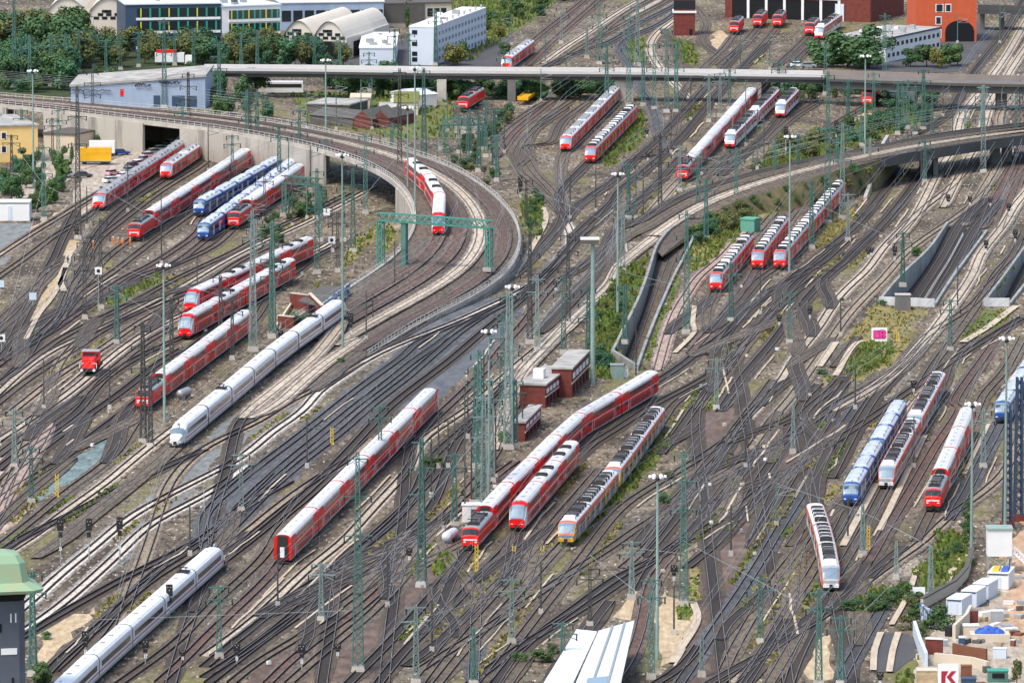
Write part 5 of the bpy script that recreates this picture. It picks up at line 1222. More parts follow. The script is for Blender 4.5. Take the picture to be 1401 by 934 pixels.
patch('stony_ground', '22:0,300 22:300,240 22:640,150 22:760,190 22:640,420 22:420,640 22:180,860 13:1348,0 13:1000,140 13:560,500 13:250,830 13:60,900 13:60,760 13:250,480 12:900,800 12:1300,520', 'slategravel')
patch('stony_ground', '04:700,240 04:900,100 03:1000,900 03:1200,640 13:100,330 13:350,180 13:560,60 12:820,700 12:960,540 12:700,700 12:400,860 12:200,934 03:1250,330 03:900,700', 'greygravel')
patch('stony_ground', '33:520,-20 33:900,0 33:1348,60 43:100,100 33:1348,500 33:1000,934 34:760,500 34:640,934 34:400,934 33:640,700 33:480,400', 'brownground')
patch('stony_ground', '14:300,934 14:600,560 14:1000,200 14:1348,-40 24:300,300 24:80,600 14:1200,934', 'brownground')
patch('teal_gravel_bed', '03:880,40 03:800,230 03:650,400 03:440,520 03:230,650 03:190,570 03:400,430 03:600,270 03:790,60', 'tealgravel')
patch('sandy_patch', '03:-60,600 03:190,620 03:130,730 03:0,840 03:-60,860', 'pinksand')
patch('sandy_patch', '03:-60,320 03:100,280 03:60,400 03:0,560 03:-60,600', 'pinksand')
patch('sandy_patch', '03:240,260 03:420,210 03:260,330 03:140,420 03:80,470 03:150,340', 'pinksand')
patch('sandy_patch', '04:250,610 04:350,490 04:600,490 04:640,440 04:540,560 04:340,770 04:250,840', 'sand')
patch('sandy_patch', '02:430,-20 02:360,130 02:270,250 02:170,470 02:120,460 02:230,250 02:320,90 01:440,690 01:530,690', 'sand', .5)
patch('dirt_lot', 'P:80,312 P:100,272 P:118,232 P:150,224 P:176,208 P:214,199 P:256,198 P:228,220 P:160,262 P:120,288', 'dirt')
patch('sandy_patch', '01:0,700 01:200,600 01:460,470 01:300,600 01:60,760 01:-40,800', 'sand')
patch('gravel_yard', 'P:-20,306 P:48,306 P:40,330 P:0,362 P:-30,370', 'greygravel')
tg = patch('grassy_patch', '02:720,210 02:840,120 02:1060,20 02:1090,60 02:880,170 02:730,240', 'grassland'); grass(tg, .8, .7, seed=2)
tg = patch('grassy_patch', '42:380,230 42:720,255 42:620,390 42:590,500 42:480,640 42:200,740 42:160,650 42:300,480 42:170,460 42:300,330', 'drygrass'); grass(tg, .5, .5, 'blade_dry', 3)
tg = patch('grassy_patch', '42:260,490 42:480,490 42:460,600 42:300,690 42:160,690', 'grassland'); grass(tg, 1.2, .8, seed=4, cover=.9)
tg = patch('grassy_patch', '42:1085,262 42:1260,262 42:1250,330 42:970,470 42:930,400', 'grassland'); grass(tg, .6, .5, seed=5)
tg = patch('grassy_patch', '44:790,-60 44:980,-40 44:1000,190 44:880,320 44:760,370 44:690,420 44:620,300 44:700,90', 'grassland'); grass(tg, 1.3, .9, seed=6, cover=.9)
tg = patch('grassy_patch', '44:250,410 44:380,310 44:600,300 44:560,400 44:450,450 44:270,510', 'grassland'); grass(tg, 1.2, .9, seed=7, cover=.9)
tg = patch('grassy_patch', '44:480,860 44:560,800 44:640,780 44:640,960 44:490,960', 'grassland'); grass(tg, 1.2, .8, seed=27)
tg = patch('sandy_patch', '34:300,330 34:420,400 34:505,400 34:553,520 34:380,810 34:300,820 34:290,500', 'sand')
tg = patch('grassy_patch', '34:400,425 34:520,405 34:500,520 34:410,515', 'grassland', .5); grass(tg, 1.3, .6, seed=8)
tg = patch('grassy_patch', '34:480,90 34:550,100 34:570,390 34:500,400', 'drygrass', .6); grass(tg, .8, .5, seed=9)
patch('sandy_patch', '34:210,235 34:200,420 34:140,520 34:40,520 34:0,500 34:60,400', 'sand', .5)
patch('sandy_patch', '34:1340,640 34:1300,800 34:1240,830 34:1300,900 34:1360,930 44:90,900 44:60,620', 'sand', .6)
tg = patch('grassy_patch', '33:300,110 33:430,30 33:380,250 33:110,560 33:0,650 23:1300,600 33:0,500 33:230,250', 'grassland'); grass(tg, .9, .8, seed=10)
tg = patch('grassy_patch', '23:1010,934 23:1120,800 23:1300,600 33:0,560 33:20,600 23:1200,800 23:1120,920 24:900,60', 'grassland'); grass(tg, 1.3, .9, seed=11, cover=.9)
tg = patch('grassy_patch', '24:800,170 24:860,60 24:950,10 24:960,50 24:880,150 24:810,190', 'drygrass', .5); grass(tg, .8, .5, 'blade_dry', 12)
tg = patch('grassy_patch', '24:210,80 24:290,90 24:280,140 24:190,260 24:140,220', 'grassland', .5); grass(tg, 1.3, .8, seed=13, cover=.9)
tg = patch('grassy_patch', '11:980,690 11:1160,580 11:1190,640 11:1060,740 11:940,870 11:920,790', 'drygrass'); grass(tg, .7, .6, seed=14)
tg = patch('grassy_patch', '11:1200,590 11:1250,600 11:1250,690 11:1190,770', 'drygrass', .5); grass(tg, .8, .6, seed=15)
tg = patch('grassy_bank', '31:520,720 31:640,580 31:800,470 31:1000,370 31:1200,280 31:1348,240 31:1348,300 31:1220,430 31:1000,560 31:830,660 31:600,870 31:510,900', 'drygrass'); grass(tg, .8, .8, seed=16)
tg = patch('grassy_bank', 'P:804,515 P:810,440 P:846,372 P:884,352 P:868,420 P:848,470 P:832,520', 'grassland'); grass(tg, 1.3, 1.1, seed=17, cover=.9)
tg = patch('grassy_patch', '32:410,30 32:450,60 32:330,330 32:240,600 32:200,660 32:250,450', 'grassland', .6); grass(tg, .9, .6, seed=18)
tg = patch('grassy_patch', 'a2:690,600 a2:735,640 a2:720,760 a2:570,880 a2:500,925 a2:490,870 a2:620,740', 'grassland'); grass(tg, 1.0, .9, seed=19, cover=.9)
tg = patch('grassy_patch', '21:740,400 21:880,430 21:895,620 21:800,690 21:740,640', 'grassland', .6); grass(tg, .9, .8, seed=20)
tg = patch('grassy_patch', 'P:652,374 P:700,340 P:716,345 P:690,366 P:610,412 P:592,418', 'grassland', .6); grass(tg, 1.0, .8, seed=21)
tg = patch('grassy_patch', '41:-20,660 41:120,510 41:245,470 41:240,570 41:0,770', 'drygrass'); grass(tg, .7, .7, 'blade_dry', 22)
tg = patch('grassy_bank', 'a3:330,780 a3:560,640 a3:760,600 a3:870,640 a3:700,720 a3:560,790 a3:180,890 a3:-20,930 a3:-20,850 a3:180,760', 'grassland'); grass(tg, .6, 1.2, seed=23, cover=.9)
patch('sandy_patch', 'a3:380,720 a3:520,620 a3:590,610 a3:440,700', 'sand')
tg = patch('grassy_bank', 'a2:-400,-30 a2:300,-30 a2:180,60 a2:0,190 a2:-200,330 a2:-420,330 a2:-300,180', 'grassland'); grass(tg, .25, 1.4, seed=24, cover=.9)
tg = patch('grassy_patch', 'a2:640,230 a2:740,205 a2:725,350 a2:640,350', 'grassland'); grass(tg, .4, .9, seed=25)
tg = patch('grassy_patch', 'a2:880,215 a2:1000,250 a2:1030,360 a2:900,350', 'grassland'); grass(tg, .4, .9, seed=26)
patch('sandy_patch', 'a2:1090,220 a2:1130,150 a2:1195,210 a2:1190,285 a2:1110,290', 'sand')
patch('pale_ground', 'a2:640,30 a2:860,-20 a2:700,90 a2:560,130', 'dirt')
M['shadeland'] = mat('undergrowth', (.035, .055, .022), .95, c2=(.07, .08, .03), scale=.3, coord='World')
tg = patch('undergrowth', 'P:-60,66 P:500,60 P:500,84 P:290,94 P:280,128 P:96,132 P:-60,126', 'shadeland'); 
tg = patch('grassy_ground', 'P:400,128 P:560,124 P:620,130 P:620,190 P:540,190 P:420,168', 'grassland'); grass(tg, .15, 1.0, seed=28)
patch('asphalt_yard', 'P:380,60 P:700,52 P:690,92 P:380,96', 'asphalt'); patch('asphalt_yard', 'P:1180,60 P:1340,30 P:1380,50 P:1310,100 P:1180,100', 'asphalt')
patch('dirt_ground', 'P:20,222 P:60,205 P:150,188 P:170,208 P:110,236 P:60,262 P:20,280', 'dirt')
patch('building_site_ground', 'P:1252,934 P:1256,880 P:1300,842 P:1345,826 P:1375,770 P:1420,690 P:1440,960 P:1252,960', 'dirt')
patch('building_site_ground', 'P:1372,812 P:1384,740 P:1420,690 P:1430,900 P:1385,880 P:1362,850', 'soil')
patch('concrete_apron', 'P:1300,880 P:1380,870 P:1400,960 P:1290,960', 'dirt')
patch('grey_path', '44:400,612 44:530,600 44:640,640 44:640,760 44:500,860 44:340,860', 'asphalt', .3)
# weeds between the rails
wd = MB()
for k, s_ in enumerate(('33:740,300 33:760,310 33:740,400 33:715,390', '33:790,490 33:850,500 33:770,610 33:730,600', '33:1100,290 33:1130,300 33:1060,410 33:1040,370', '33:1100,600 33:1120,620 33:1050,740 33:1030,720', '33:790,780 33:820,800 33:780,870 33:750,860',
    '33:1150,770 33:1200,780 33:1120,880 33:1100,870', '33:1100,60 33:1130,70 33:1060,180 33:1030,170', '34:850,370 34:910,390 34:860,470 34:810,460', '34:1180,110 34:1250,60 34:1200,210 34:1130,300 34:1090,280', '32:760,480 32:790,500 32:680,620 32:600,640', '32:520,790 32:580,790 32:480,920 32:430,930',
    '43:0,90 43:40,100 43:20,170 43:-20,180', '43:100,520 43:150,540 43:20,700 43:-10,660', '42:40,700 42:110,700 42:60,780 42:0,780', '42:340,800 42:380,810 42:320,880 42:300,860', '02:620,-10 02:760,-70 02:700,10 02:620,50', '03:640,60 03:700,0 03:600,110 03:560,130', '01:880,440 01:1060,340 01:960,440')):
    tg = patch('weedy_strip', s_, 'drygrass', .7); grass(tg, 1.0, .45, 'blade' if k % 3 else 'blade_dry', 40 + k)
rw = random.Random(55)
for k in range(70):      # thin lines of weeds along the rails
    L = LINES[rw.choice(('N1', 'N2', 'N3', 'N4', 'N5', 'R1', 'R3', 'R5', 'R6', 'R7', 'R8', 'R10', 'S2', 'K8', 'K9', 'K10', 'V1', 'V2', 'V3', 'V4', 'G1', 'G2', 'G3', 'L5', 'Yd', 'Yg', 'W8', 'B3', 'HR2', 'HR4', 'KD3', 'KD5', 'Z2', 'Ya', 'T2', 'A'))]; N = sides(L); i = rw.randrange(0, max(1, len(L) - 6)); sg = rw.choice((-1, 1)); tris = []
    for j in range(i, min(i + rw.randint(2, 6), len(L) - 1)):
        a0, a1, b0, b1 = (L[j] + N[j] * sg * 1.7).xy, (L[j] + N[j] * sg * 2.9).xy, (L[j + 1] + N[j + 1] * sg * 1.7).xy, (L[j + 1] + N[j + 1] * sg * 2.9).xy
        if L[j].z < .2 and L[j].z > -.2: tris += [(a0, a1, b1), (a0, b1, b0)]
    grass(tris, 1.3, .5, 'blade_dry' if k % 3 else 'blade', 300 + k, .75)
# pale cable troughs that follow the rails in broken lengths
M['trough'] = mat('pale_trough_lids', (.56, .47, .35), .9, c2=(.38, .31, .23), scale=.9, amt=.8, coord='World', stretch=(1, .22, 1))
rr = random.Random(11)
TKEYS = ['N1', 'N2', 'N3', 'N4', 'N5', 'R1', 'R5', 'R6', 'R7', 'R8', 'R10', 'S2', 'K8', 'K9', 'K10', 'K5', 'X1', 'V2', 'V3', 'V4', 'V5', 'V1', 'G1', 'G2', 'G3', 'G4', 'L5', 'M1', 'Yd', 'Yg', 'Ye', 'Yf', 'W8', 'B3', 'HR2', 'HR4', 'KD3', 'KD5', 'N6', 'R3', 'K2', 'F3']
for kk, key in enumerate(TKEYS):
    L = LINES[key]; N = sides(L); i = rr.randint(2, 8)
    while i < len(L) - 4:
        n = rr.randint(2, 7); sg = rr.choice((-1, 1)); o = rr.uniform(2.2, 2.7) * sg; w_ = rr.uniform(.11, .22)
        seg = list(range(i, min(i + n, len(L)))); mb = MB(); j = 0
        for t_ in seg:
            c = L[t_] + N[t_] * (o + (rr.uniform(-.35, .35) if rr.random() < .25 else 0)); mb.v += [(*(c - N[t_] * w_).xy, c.z + .31 + kk * .0004), (*(c + N[t_] * w_).xy, c.z + .31 + kk * .0004)]
        mb.f = [(2 * q, 2 * q + 1, 2 * q + 3, 2 * q + 2) for q in range(len(seg) - 1)]; mb.m = [0] * len(mb.f)
        if mb.f: tag(mb.build('cable_path', M['trough']), kind='structure')
        i += n + rr.randint(3, 12)
for pts, w_ in (('P:88,400 P:82,385 P:92,360 P:96,345', .7), ('02:170,460 02:260,290 02:340,190 02:410,60 02:430,-10', .5), ('44:650,180 44:590,360 44:480,560', .45), ('44:980,100 44:930,130 44:830,300', .6), ('44:410,610 44:370,720 44:360,860', .5), ('44:525,610 44:490,720 44:465,870', .5), ('43:1120,130 43:960,460', .35),
    ('42:0,640 42:110,480', .8), ('42:110,700 42:260,480 42:300,470', .6), ('42:950,480 42:1100,390 42:1300,240', .8), ('32:530,240 32:520,360 32:530,410 32:400,550', .5), ('34:520,410 34:550,520 34:380,810', .6), ('21:690,940 21:900,560 21:880,480', .6), ('43:700,200 43:400,830', .55), ('43:380,520 43:160,930', .6)):
    L = spline(T(pts), 5); N = sides(L); mb = MB()
    for i, p in enumerate(L): mb.v += [(*(p - N[i] * w_).xy, .335), (*(p + N[i] * w_).xy, .335)]
    mb.f = [(2 * q, 2 * q + 1, 2 * q + 3, 2 * q + 2) for q in range(len(L) - 1)]; mb.m = [0] * len(mb.f); tag(mb.build('concrete_path', M['trough']), kind='structure')

# ------------------------------------------------------------------ the building site, lower right
for lab, A, B, d, h, m in (('white container nearest the green bush, first of the row of three', (1295, 841), (1316, 842.2), 5.6, 2.4, 'palewall'), ('white container in the middle of the row of three', (1315, 830), (1336, 831.2), 5.6, 2.4, 'palewall'), ('white container at the back of the row of three', (1331, 820), (1352, 821.2), 5.6, 2.4, 'palewall')):
    t, w = container(lab, G(*A), G(*B), d, h, m)
t, w = container('wide white container under the raised cabin, with tarpaulins on its roof', G(1351, 806), G(1380, 807), 6.5, 2.5, 'whitewall')
for x, m in ((.3, 'trainyellow'), (.72, 'tarpblue')):
    o = MB().box((w * x, 3, 2.95), (w * .36, 4.6, .3), .05, 0, .85).build('tarpaulin', M[m]); o.location = t.location; o.rotation_euler = t.rotation_euler
    tag(o, 'yellow sheet lying on the wide white container' if m == 'trainyellow' else 'blue sheet lying on the wide white container', 'tarpaulin')
A = G(1351, 784); t, w = local('raised_cabin', 'white site cabin standing on a braced steel frame', 'cabin', A, G(1384, 784))
MB().box((w / 2, 1.8, 4.9), (w * 1.02, 3.6, 4.3)).build('cabin', M['whitewall'], t)
MB().box((w / 2, 1.8, 7.2), (w * 1.1, 4.0, .25)).build('roof', M['palegreen'], t)
for x in (0.1, w - .1):
    for y in (.1, 3.5): MB().bar((x, y, 0), (x, y, 2.8), .25).build('leg', M['galv'], t)
for a_, b_ in (((0.1, 2.7), (w - .1, .3)), ((0.1, .3), (w - .1, 2.7))): MB().bar((a_[0], -.05, a_[1]), (b_[0], -.05 - (.12 if a_[1] < 1 else 0), b_[1]), .18).build('brace', M['galv'], t)
st_ = MB()
for k in range(9): st_.box((w + .5 + k * .38, 1.0, 3.4 - k * .38), (.42, 1.1, .2))
for y in (.45, 1.55): st_.bar((w + .3, y, 4.4), (w + 3.7, y, 1.0), .16); st_.bar((w + .3, y, 3.3), (w + 3.7, y, .1), .25)
for k in (0, 4, 8): st_.bar((w + .5 + k * .38, .45, 3.3 - k * .38), (w + .5 + k * .38, .45, 4.3 - k * .38), .12)
st_.build('stairs', M['white'], t)
def wallthing(label, pts, t_, h, m, cope=None, name='site_wall', z0=-.1):
    L = T(pts); r = thing(name, label, 'wall', tuple(L[0])); P = [p - L[0] for p in L]
    MB().wall(P, t_, z0, h).build('wall', M[m], r)
    if cope: MB().wall(P, t_ + .25, h + .003, h + .22).build('coping', M[cope], r)
    return r
wallthing('curving brown-topped wall beside the three white containers', 'P:1261,833 P:1284,820 P:1306,808 P:1322,790 P:1330,764', .5, 1.6, 'plaster', 'slate')
wallthing('short turquoise graffiti wall beside the dark green bush', 'P:1260,846 P:1262,850 P:1276,858', .4, 2.6, 'graffiti')
wallthing('thin white wedge-shaped wall by the path with two pale edges', 'P:1251,868 P:1258,890 P:1267,912', .5, 2.2, 'palewall')
wallthing('low beige wall behind the board with the red letter', 'P:1279,906 P:1300,908 P:1330,912 P:1352,918', .6, 1.5, 'plaster')
wallthing('beige wall beside the heap with blue tarpaulins', 'P:1305,874 P:1322,858 P:1328,846', .5, 2.2, 'plaster')
M['brownboard'] = mat('brown_boards', (.20, .085, .045), .8, c2=(.12, .05, .03), scale=.8)
wallthing('long brown board fence across the building site', 'P:1304,897 P:1326,902 P:1350,905', .35, 2.0, 'brownboard', name='board_fence')
wallthing('maroon steel gate panel at the building site', 'P:1266,895 P:1290,896', .3, 2.4, 'brick', 'whitewall', name='gate_panel')
r = thing('debris_heap', 'pallet of building materials under crumpled blue tarpaulins', 'materials heap', tuple(G(1335, 878)))
MB().box((2.2, 1.5, .6), (6.0, 3.6, 1.2)).build('pallet', M['plaster'], r)
rr = random.Random(3); mb = MB(); nx, ny = 12, 8
mb.v = [(-.4 + 5.2 * i / nx, .0 + 3.2 * j / ny, 1.25 + 1.0 * math.sin(math.pi * i / nx) * math.sin(math.pi * j / ny) * rr.uniform(.4, 1.2) - (.9 if i in (0, nx) or j in (0, ny) else 0)) for j in range(ny + 1) for i in range(nx + 1)]
mb.f = [(j * (nx + 1) + i, j * (nx + 1) + i + 1, (j + 1) * (nx + 1) + i + 1, (j + 1) * (nx + 1) + i) for j in range(ny) for i in range(nx)]; mb.m = [0] * len(mb.f); mb.build('tarpaulin', M['tarpblue'], r)
def boxthing(name, label, cat, px, d, m, lid=None, rz=0.0):
    r = thing(name, label, cat, tuple(G(*px)), rz)
    MB().box((0, 0, d[2] / 2), d, 0, 0, .96 if lid else 1.0).build('body', M[m], r)
    if lid: MB().box((0, 0, d[2] + .06), (d[0] * 1.04, d[1] * 1.04, .12)).build('lid', M[lid], r)
    return r
boxthing('water_tank', 'grey tank standing on the orange soil', 'tank', (1364, 850), (1.9, 1.6, 1.7), 'galv', 'palewall')
r = boxthing('dumpster', 'green waste container with dark opening near the conifer', 'dumpster', (1365, 932), (3.0, 2.2, 1.7), 'teal', 'greentint'); MB().box((0, -1.14, 1.1), (1.8, .1, .7)).build('hatch', M['hole'], r)
boxthing('tool_crate', 'light wooden crate left of the board with the red letter', 'crate', (1268, 933), (3.0, 2.4, 1.9), 'sand', 'plaster')
boxthing('site_box', 'navy box right of the board with the red letter', 'box', (1325, 945), (2.2, 1.8, 1.9), 'navy', 'navy')
boxthing('board_stack', 'brown stack of boards behind the navy box', 'stack', (1322, 926), (1.6, 1.4, 1.7), 'brownboard', 'brownboard')
boxthing('material_stack', 'pale stack of insulation beside the beige wall', 'stack', (1328, 868), (2.4, 2.0, 1.5), 'plaster', 'whitewall')
boxthing('dark_skip', 'dark tilted panel behind the pale stack of insulation', 'panel', (1331, 852), (1.6, .5, 1.9), 'brick', None, .3)
# board with the red letter
M['kred'] = mat('dark_red_letter', (.38, .012, .035), .5)
r = thing('advertising_board', 'white board with a bold dark red letter K', 'sign', tuple(G(1297, 952)))
bs = SC(952); wB, hB = 28 / bs, 34 / bs; zb = 11 / bs
MB().box((0, 0, zb + hB / 2), (wB, .4, hB)).build('board', M['white'], r)
for x in (-wB * .4, wB * .4): MB().bar((x, .1, 0), (x, .1, zb), .25).build('post', M['galv'], r)
def flat(par, name, m, polys, y, ox, oz, sx, sz):
    mb = MB()
    for P in polys:
        n = len(P); mb.add([(ox + x * sx, y, oz + z * sz) for x, z in P] + [(ox + x * sx, y + .08, oz + z * sz) for x, z in P], [tuple(range(n)), tuple(range(2 * n - 1, n - 1, -1))] + [(i, (i + 1) % n, n + (i + 1) % n, n + i) for i in range(n)])
    return mb.build(name, M[m], par)
flat(r, 'letter', 'kred', [[(0, 0), (.28, 0), (.46, .46), (.62, .5), (.46, .54), (.28, 1), (0, 1)][0:2] + [(.28, .55), (.46, 1), (.02, 1), (0, .96)]], -.26, -wB * .34, zb + hB * .22, wB * .72, hB * .5)
flat(r, 'letter', 'kred', [[(.72, 0), (1.02, 0), (.66, .52), (1.0, 1), (.70, 1), (.36, .52)]], -.27, -wB * .34, zb + hB * .22, wB * .72, hB * .5)
# white board with a black figure
r = thing('painted_board', 'white board with a black blot beside the pale footpath', 'sign', tuple(G(1257, 828)))
bs = SC(828); MB().box((0, 0, 13 / bs), (17 / bs, .3, 25 / bs)).build('board', M['white'], r)
flat(r, 'black_figure', 'black', [[(.1, .35), (.3, .1), (.55, 0), (.8, .12), (.75, .35), (.95, .5), (.85, .8), (.6, .95), (.15, .9), (.05, .6), (.25, .5)]], -.22, -6 / bs, 5 / bs, 12 / bs, 16 / bs)
# magenta lettering on a white board
M['magenta'] = mat('magenta_paint', (.78, .04, .28), .6); M['plum'] = mat('plum_outline', (.16, .01, .09), .6)
r = thing('graffiti_board', 'white board with fat magenta letters on the dry grass', 'sign', tuple(G(1203, 467)))
bs = SC(467); w3, h3 = 21.5 / bs, 19 / bs
MB().box((0, 0, h3 / 2), (w3, .3, h3)).build('board', M['white'], r)
E1 = [(0, .1), (.06, 0), (.42, 0), (.44, .24), (.22, .28), (.22, .40), (.42, .42), (.42, .60), (.22, .62), (.22, .74), (.46, .78), (.46, 1), (.08, 1), (0, .9)]
E2 = [(.46, 0), (.88, 0), (1.0, .14), (1.0, .38), (.9, .5), (1.0, .64), (.98, .9), (.86, 1.04), (.56, 1.04), (.48, .9)]
big = lambda P, k, cx: [(cx + (x - cx) * k, .5 + (z - .5) * k) for x, z in P]
for P, c_ in ((E1, .22), (E2, .74)):
    flat(r, 'letter_outline', 'plum', [big(P, 1.16, c_)], -.23, -w3 * .36, h3 * .26, w3 * .76, h3 * .52)
    flat(r, 'letter', 'magenta', [P], -.28, -w3 * .36, h3 * .26, w3 * .76, h3 * .52)
for dz in (.25, .75): flat(r, 'letter_eye', 'plum', [[(.66, dz - .09), (.80, dz - .09), (.80, dz + .09), (.66, dz + .09)]], -.31, -w3 * .36, h3 * .26, w3 * .76, h3 * .52)
# dark blue crane pylons
for px, py, lab in ((1378, 722, 'dark blue lattice pylon behind the raised white cabin, left of its twin'), (1393, 712, 'dark blue lattice pylon at the right border, right of its twin')):
    r = thing('crane_pylon', lab, 'pylon', tuple(G(px, py)), .1); h = 164 / SC(py) if px < 1385 else 198 / SC(py)
    mb = MB(); b0, b1 = (1.25, .75)
    nn = 16
    for sx in (-1, 1):
        for sy in (-1, 1): mb.bar((sx * b0 * .5, sy * b0 * .5, 0), (sx * b1 * .5, sy * b1 * .5, h), .34)
    for k in range(nn):
        z0, z1 = h * k / nn, h * (k + 1) / nn; r0 = b0 + (b1 - b0) * k / nn; r1 = b0 + (b1 - b0) * (k + 1) / nn
        for f in range(4):
            a0 = [(-1, -1), (1, -1), (1, 1), (-1, 1)][f]; a1 = [(1, -1), (1, 1), (-1, 1), (-1, -1)][f]
            mb.bar((a0[0] * r0 / 2, a0[1] * r0 / 2, z0), (a1[0] * r1 / 2, a1[1] * r1 / 2, z1), .18)
    mb.build('lattice', M['crane'], r); MB().box((0, 0, .5), (2.2, 2.2, 1.0)).build('foot', M['brick'], r)
# ------------------------------------------------------------------ vehicles, people
M['carglass'] = M['glass']
def car_meshes(m):
    b = MB(); L, W = 4.3, 1.75
    prof = [(-2.15, .35), (2.15, .35), (2.15, .75), (1.3, .92), (-1.9, .98), (-2.15, .85)]
    b.add([(x, -W / 2, z) for x, z in prof] + [(x, W / 2, z) for x, z in prof], [tuple(range(6))[::1], tuple(range(11, 5, -1))] + [((i + 1) % 6, i, 6 + i, 6 + (i + 1) % 6) for i in range(6)])
    body = b.mesh('body', M[m]); g = MB().box((-.35, 0, 1.2), (2.7, 1.6, .5), 0, 0, .78).mesh('windows', M['glass']); rf = MB().box((-.4, 0, 1.47), (1.9, 1.3, .06)).mesh('roof', M[m])
    wh = MB().bar((0, -.1, 0), (0, .1, 0), .62, 0, 12).mesh('wheel', M['under']); return body, g, rf, wh
CARC = {'white': 'white', 'silver': 'galv', 'grey': 'roofgrey', 'black': 'roofdark', 'red': 'red', 'pink': 'pinkcar', 'blue': 'blue'}
M['pinkcar'] = mat('faded_pink_paint', (.62, .36, .38), .4)
CM = {k: car_meshes(v) for k, v in CARC.items()}
def car(label, px, yaw, col, group=None, z=0):
    t = thing('parked_car', label, 'car', tuple(G(*px, z)), yaw, group); b, g, rf, wh = CM[col]
    bo = obj('body', b, t); obj('windows', g, t); obj('roof', rf, t)
    for x in (-1.3, 1.35):
        for y in (-.82, .82): o = obj('wheel', wh, t); o.location = (x, y, .31)
cols = ['silver', 'white', 'grey', 'pink', 'white', 'silver', 'black', 'white', 'grey', 'pink', 'silver', 'white']
pos = [(146, 263), (152, 250), (161, 250), (153, 240), (170, 244), (178, 236), (182, 230), (189, 227), (197, 221), (203, 216), (211, 211), (219, 207), (227, 203), (236, 199)]
for k, p in enumerate(pos):
    c_ = cols[k % len(cols)]
    car('%s car, %s in the row beside the red railcar train' % (c_, ('nearest us', 'second from us', 'third from us', 'fourth from us', 'fifth from us', 'sixth from us', 'seventh from us', 'eighth from us', 'ninth from us', 'tenth from us', 'fourth from the far end', 'third from the far end', 'second from the far end', 'farthest')[k]), p, R(35 + (k * 37) % 30), c_, 'cars parked beside the railcar')
for lab, p, y, c_ in (('dark blue car behind the yellow trailer', (166, 212), R(10), 'blue'), ('silver car parked below the yellow building', (88, 226), R(60), 'silver'), ('white car left of the yellow trailer', (93, 242), R(40), 'white'), ('black car below the yellow trailer', (114, 243), R(20), 'black'),
                   ('white car on the bridge road near the big tree', (1092, 92), 0, 'white'), ('silver car on the bridge road right of the white one', (1106, 93), 0, 'silver'), ('black car in front of the vaulted halls', (480, 72), R(20), 'black'), ('white car in front of the vaulted halls', (488, 70), R(10), 'white'), ('red car beside the vaulted halls', (507, 60), R(20), 'red')):
    car(lab, p, y, c_, z=BZ if 'bridge' in lab else 0)
def trailer(label, A, B, depth, h, m, name='lorry_trailer'):
    t, w = local(name, label, 'trailer', G(*A), G(*B)); MB().box((w / 2, depth / 2, .9 + h / 2), (w, depth, h)).build('box', M[m], t)
    MB().box((w / 2, depth / 2, .75), (w * .96, depth * .7, .3)).build('chassis', M['under'], t)
    for x in (.15, .72, .85): MB().bar((w * x, .1, .5), (w * x, depth - .1, .5), 1.0, 0, 12).build('wheelset', M['under'], t)
    MB().box((w / 2, -.03, .95), (w, .1, .2)).build('side_rail', M['galv'], t); return t, w
trailer('bright yellow lorry trailer parked under the viaduct', (109, 226), (152, 226), 2.6, 3.3, 'trainyellow')
trailer('white lorry trailer with dark end behind the yellow one', (122, 215), (157, 215), 2.6, 3.0, 'whitewall')
boxthing('orange_skip', 'small orange skip in the bushes at the left', 'skip', (73, 261), (3.2, 1.8, 1.0), 'trainyellow', 'brownboard')
t, w = trailer('white lorry with red load on the road behind the warehouse', (212, 90), (252, 90), 2.5, 2.6, 'whitewall', 'lorry'); MB().box((w + 1.3, 1.25, 1.6), (2.2, 2.4, 2.4), 0, 0, .9).build('cab', M['white'], t); MB().box((w * .4, 1.3, 3.9), (w * .7, 2.0, .8)).build('load', M['red'], t)
t, w = local('white_coach', 'white motor coach half hidden under the left end of the road bridge', 'bus', G(364, 129), G(415, 129)); b = MB().box((w / 2, 1.3, 1.9), (w, 2.6, 2.9), 0, 0, .97).build('body', M['white'], t); MB().box((w / 2, -.02, 2.3), (w * .9, .12, .9)).build('window_band', M['glass'], b)
for x in (.18, .78): MB().bar((w * x, .05, .5), (w * x, 2.5, .5), 1.0, 0, 12).build('wheelset', M['under'], t)
boxthing('grey_hut', 'pale green cabinet beside the bent row of coaches', 'hut', (844, 517), (2.6, 2.2, 2.6), 'palegreen', 'galv')
boxthing('relay_cabinet', 'small white cabinet at the tunnel mouth near the brick buildings', 'cabinet', (853, 516), (1.8, 1.2, 1.8), 'white', 'galv')
t = boxthing('equipment_hut', 'white hut with open front beside the red locomotive of the bent train', 'hut', (645, 712), (3.2, 3.0, 2.8), 'whitewall', 'white'); MB().box((.5, -1.53, 1.2), (1.2, .1, 2.0)).build('door', M['slate'], t)
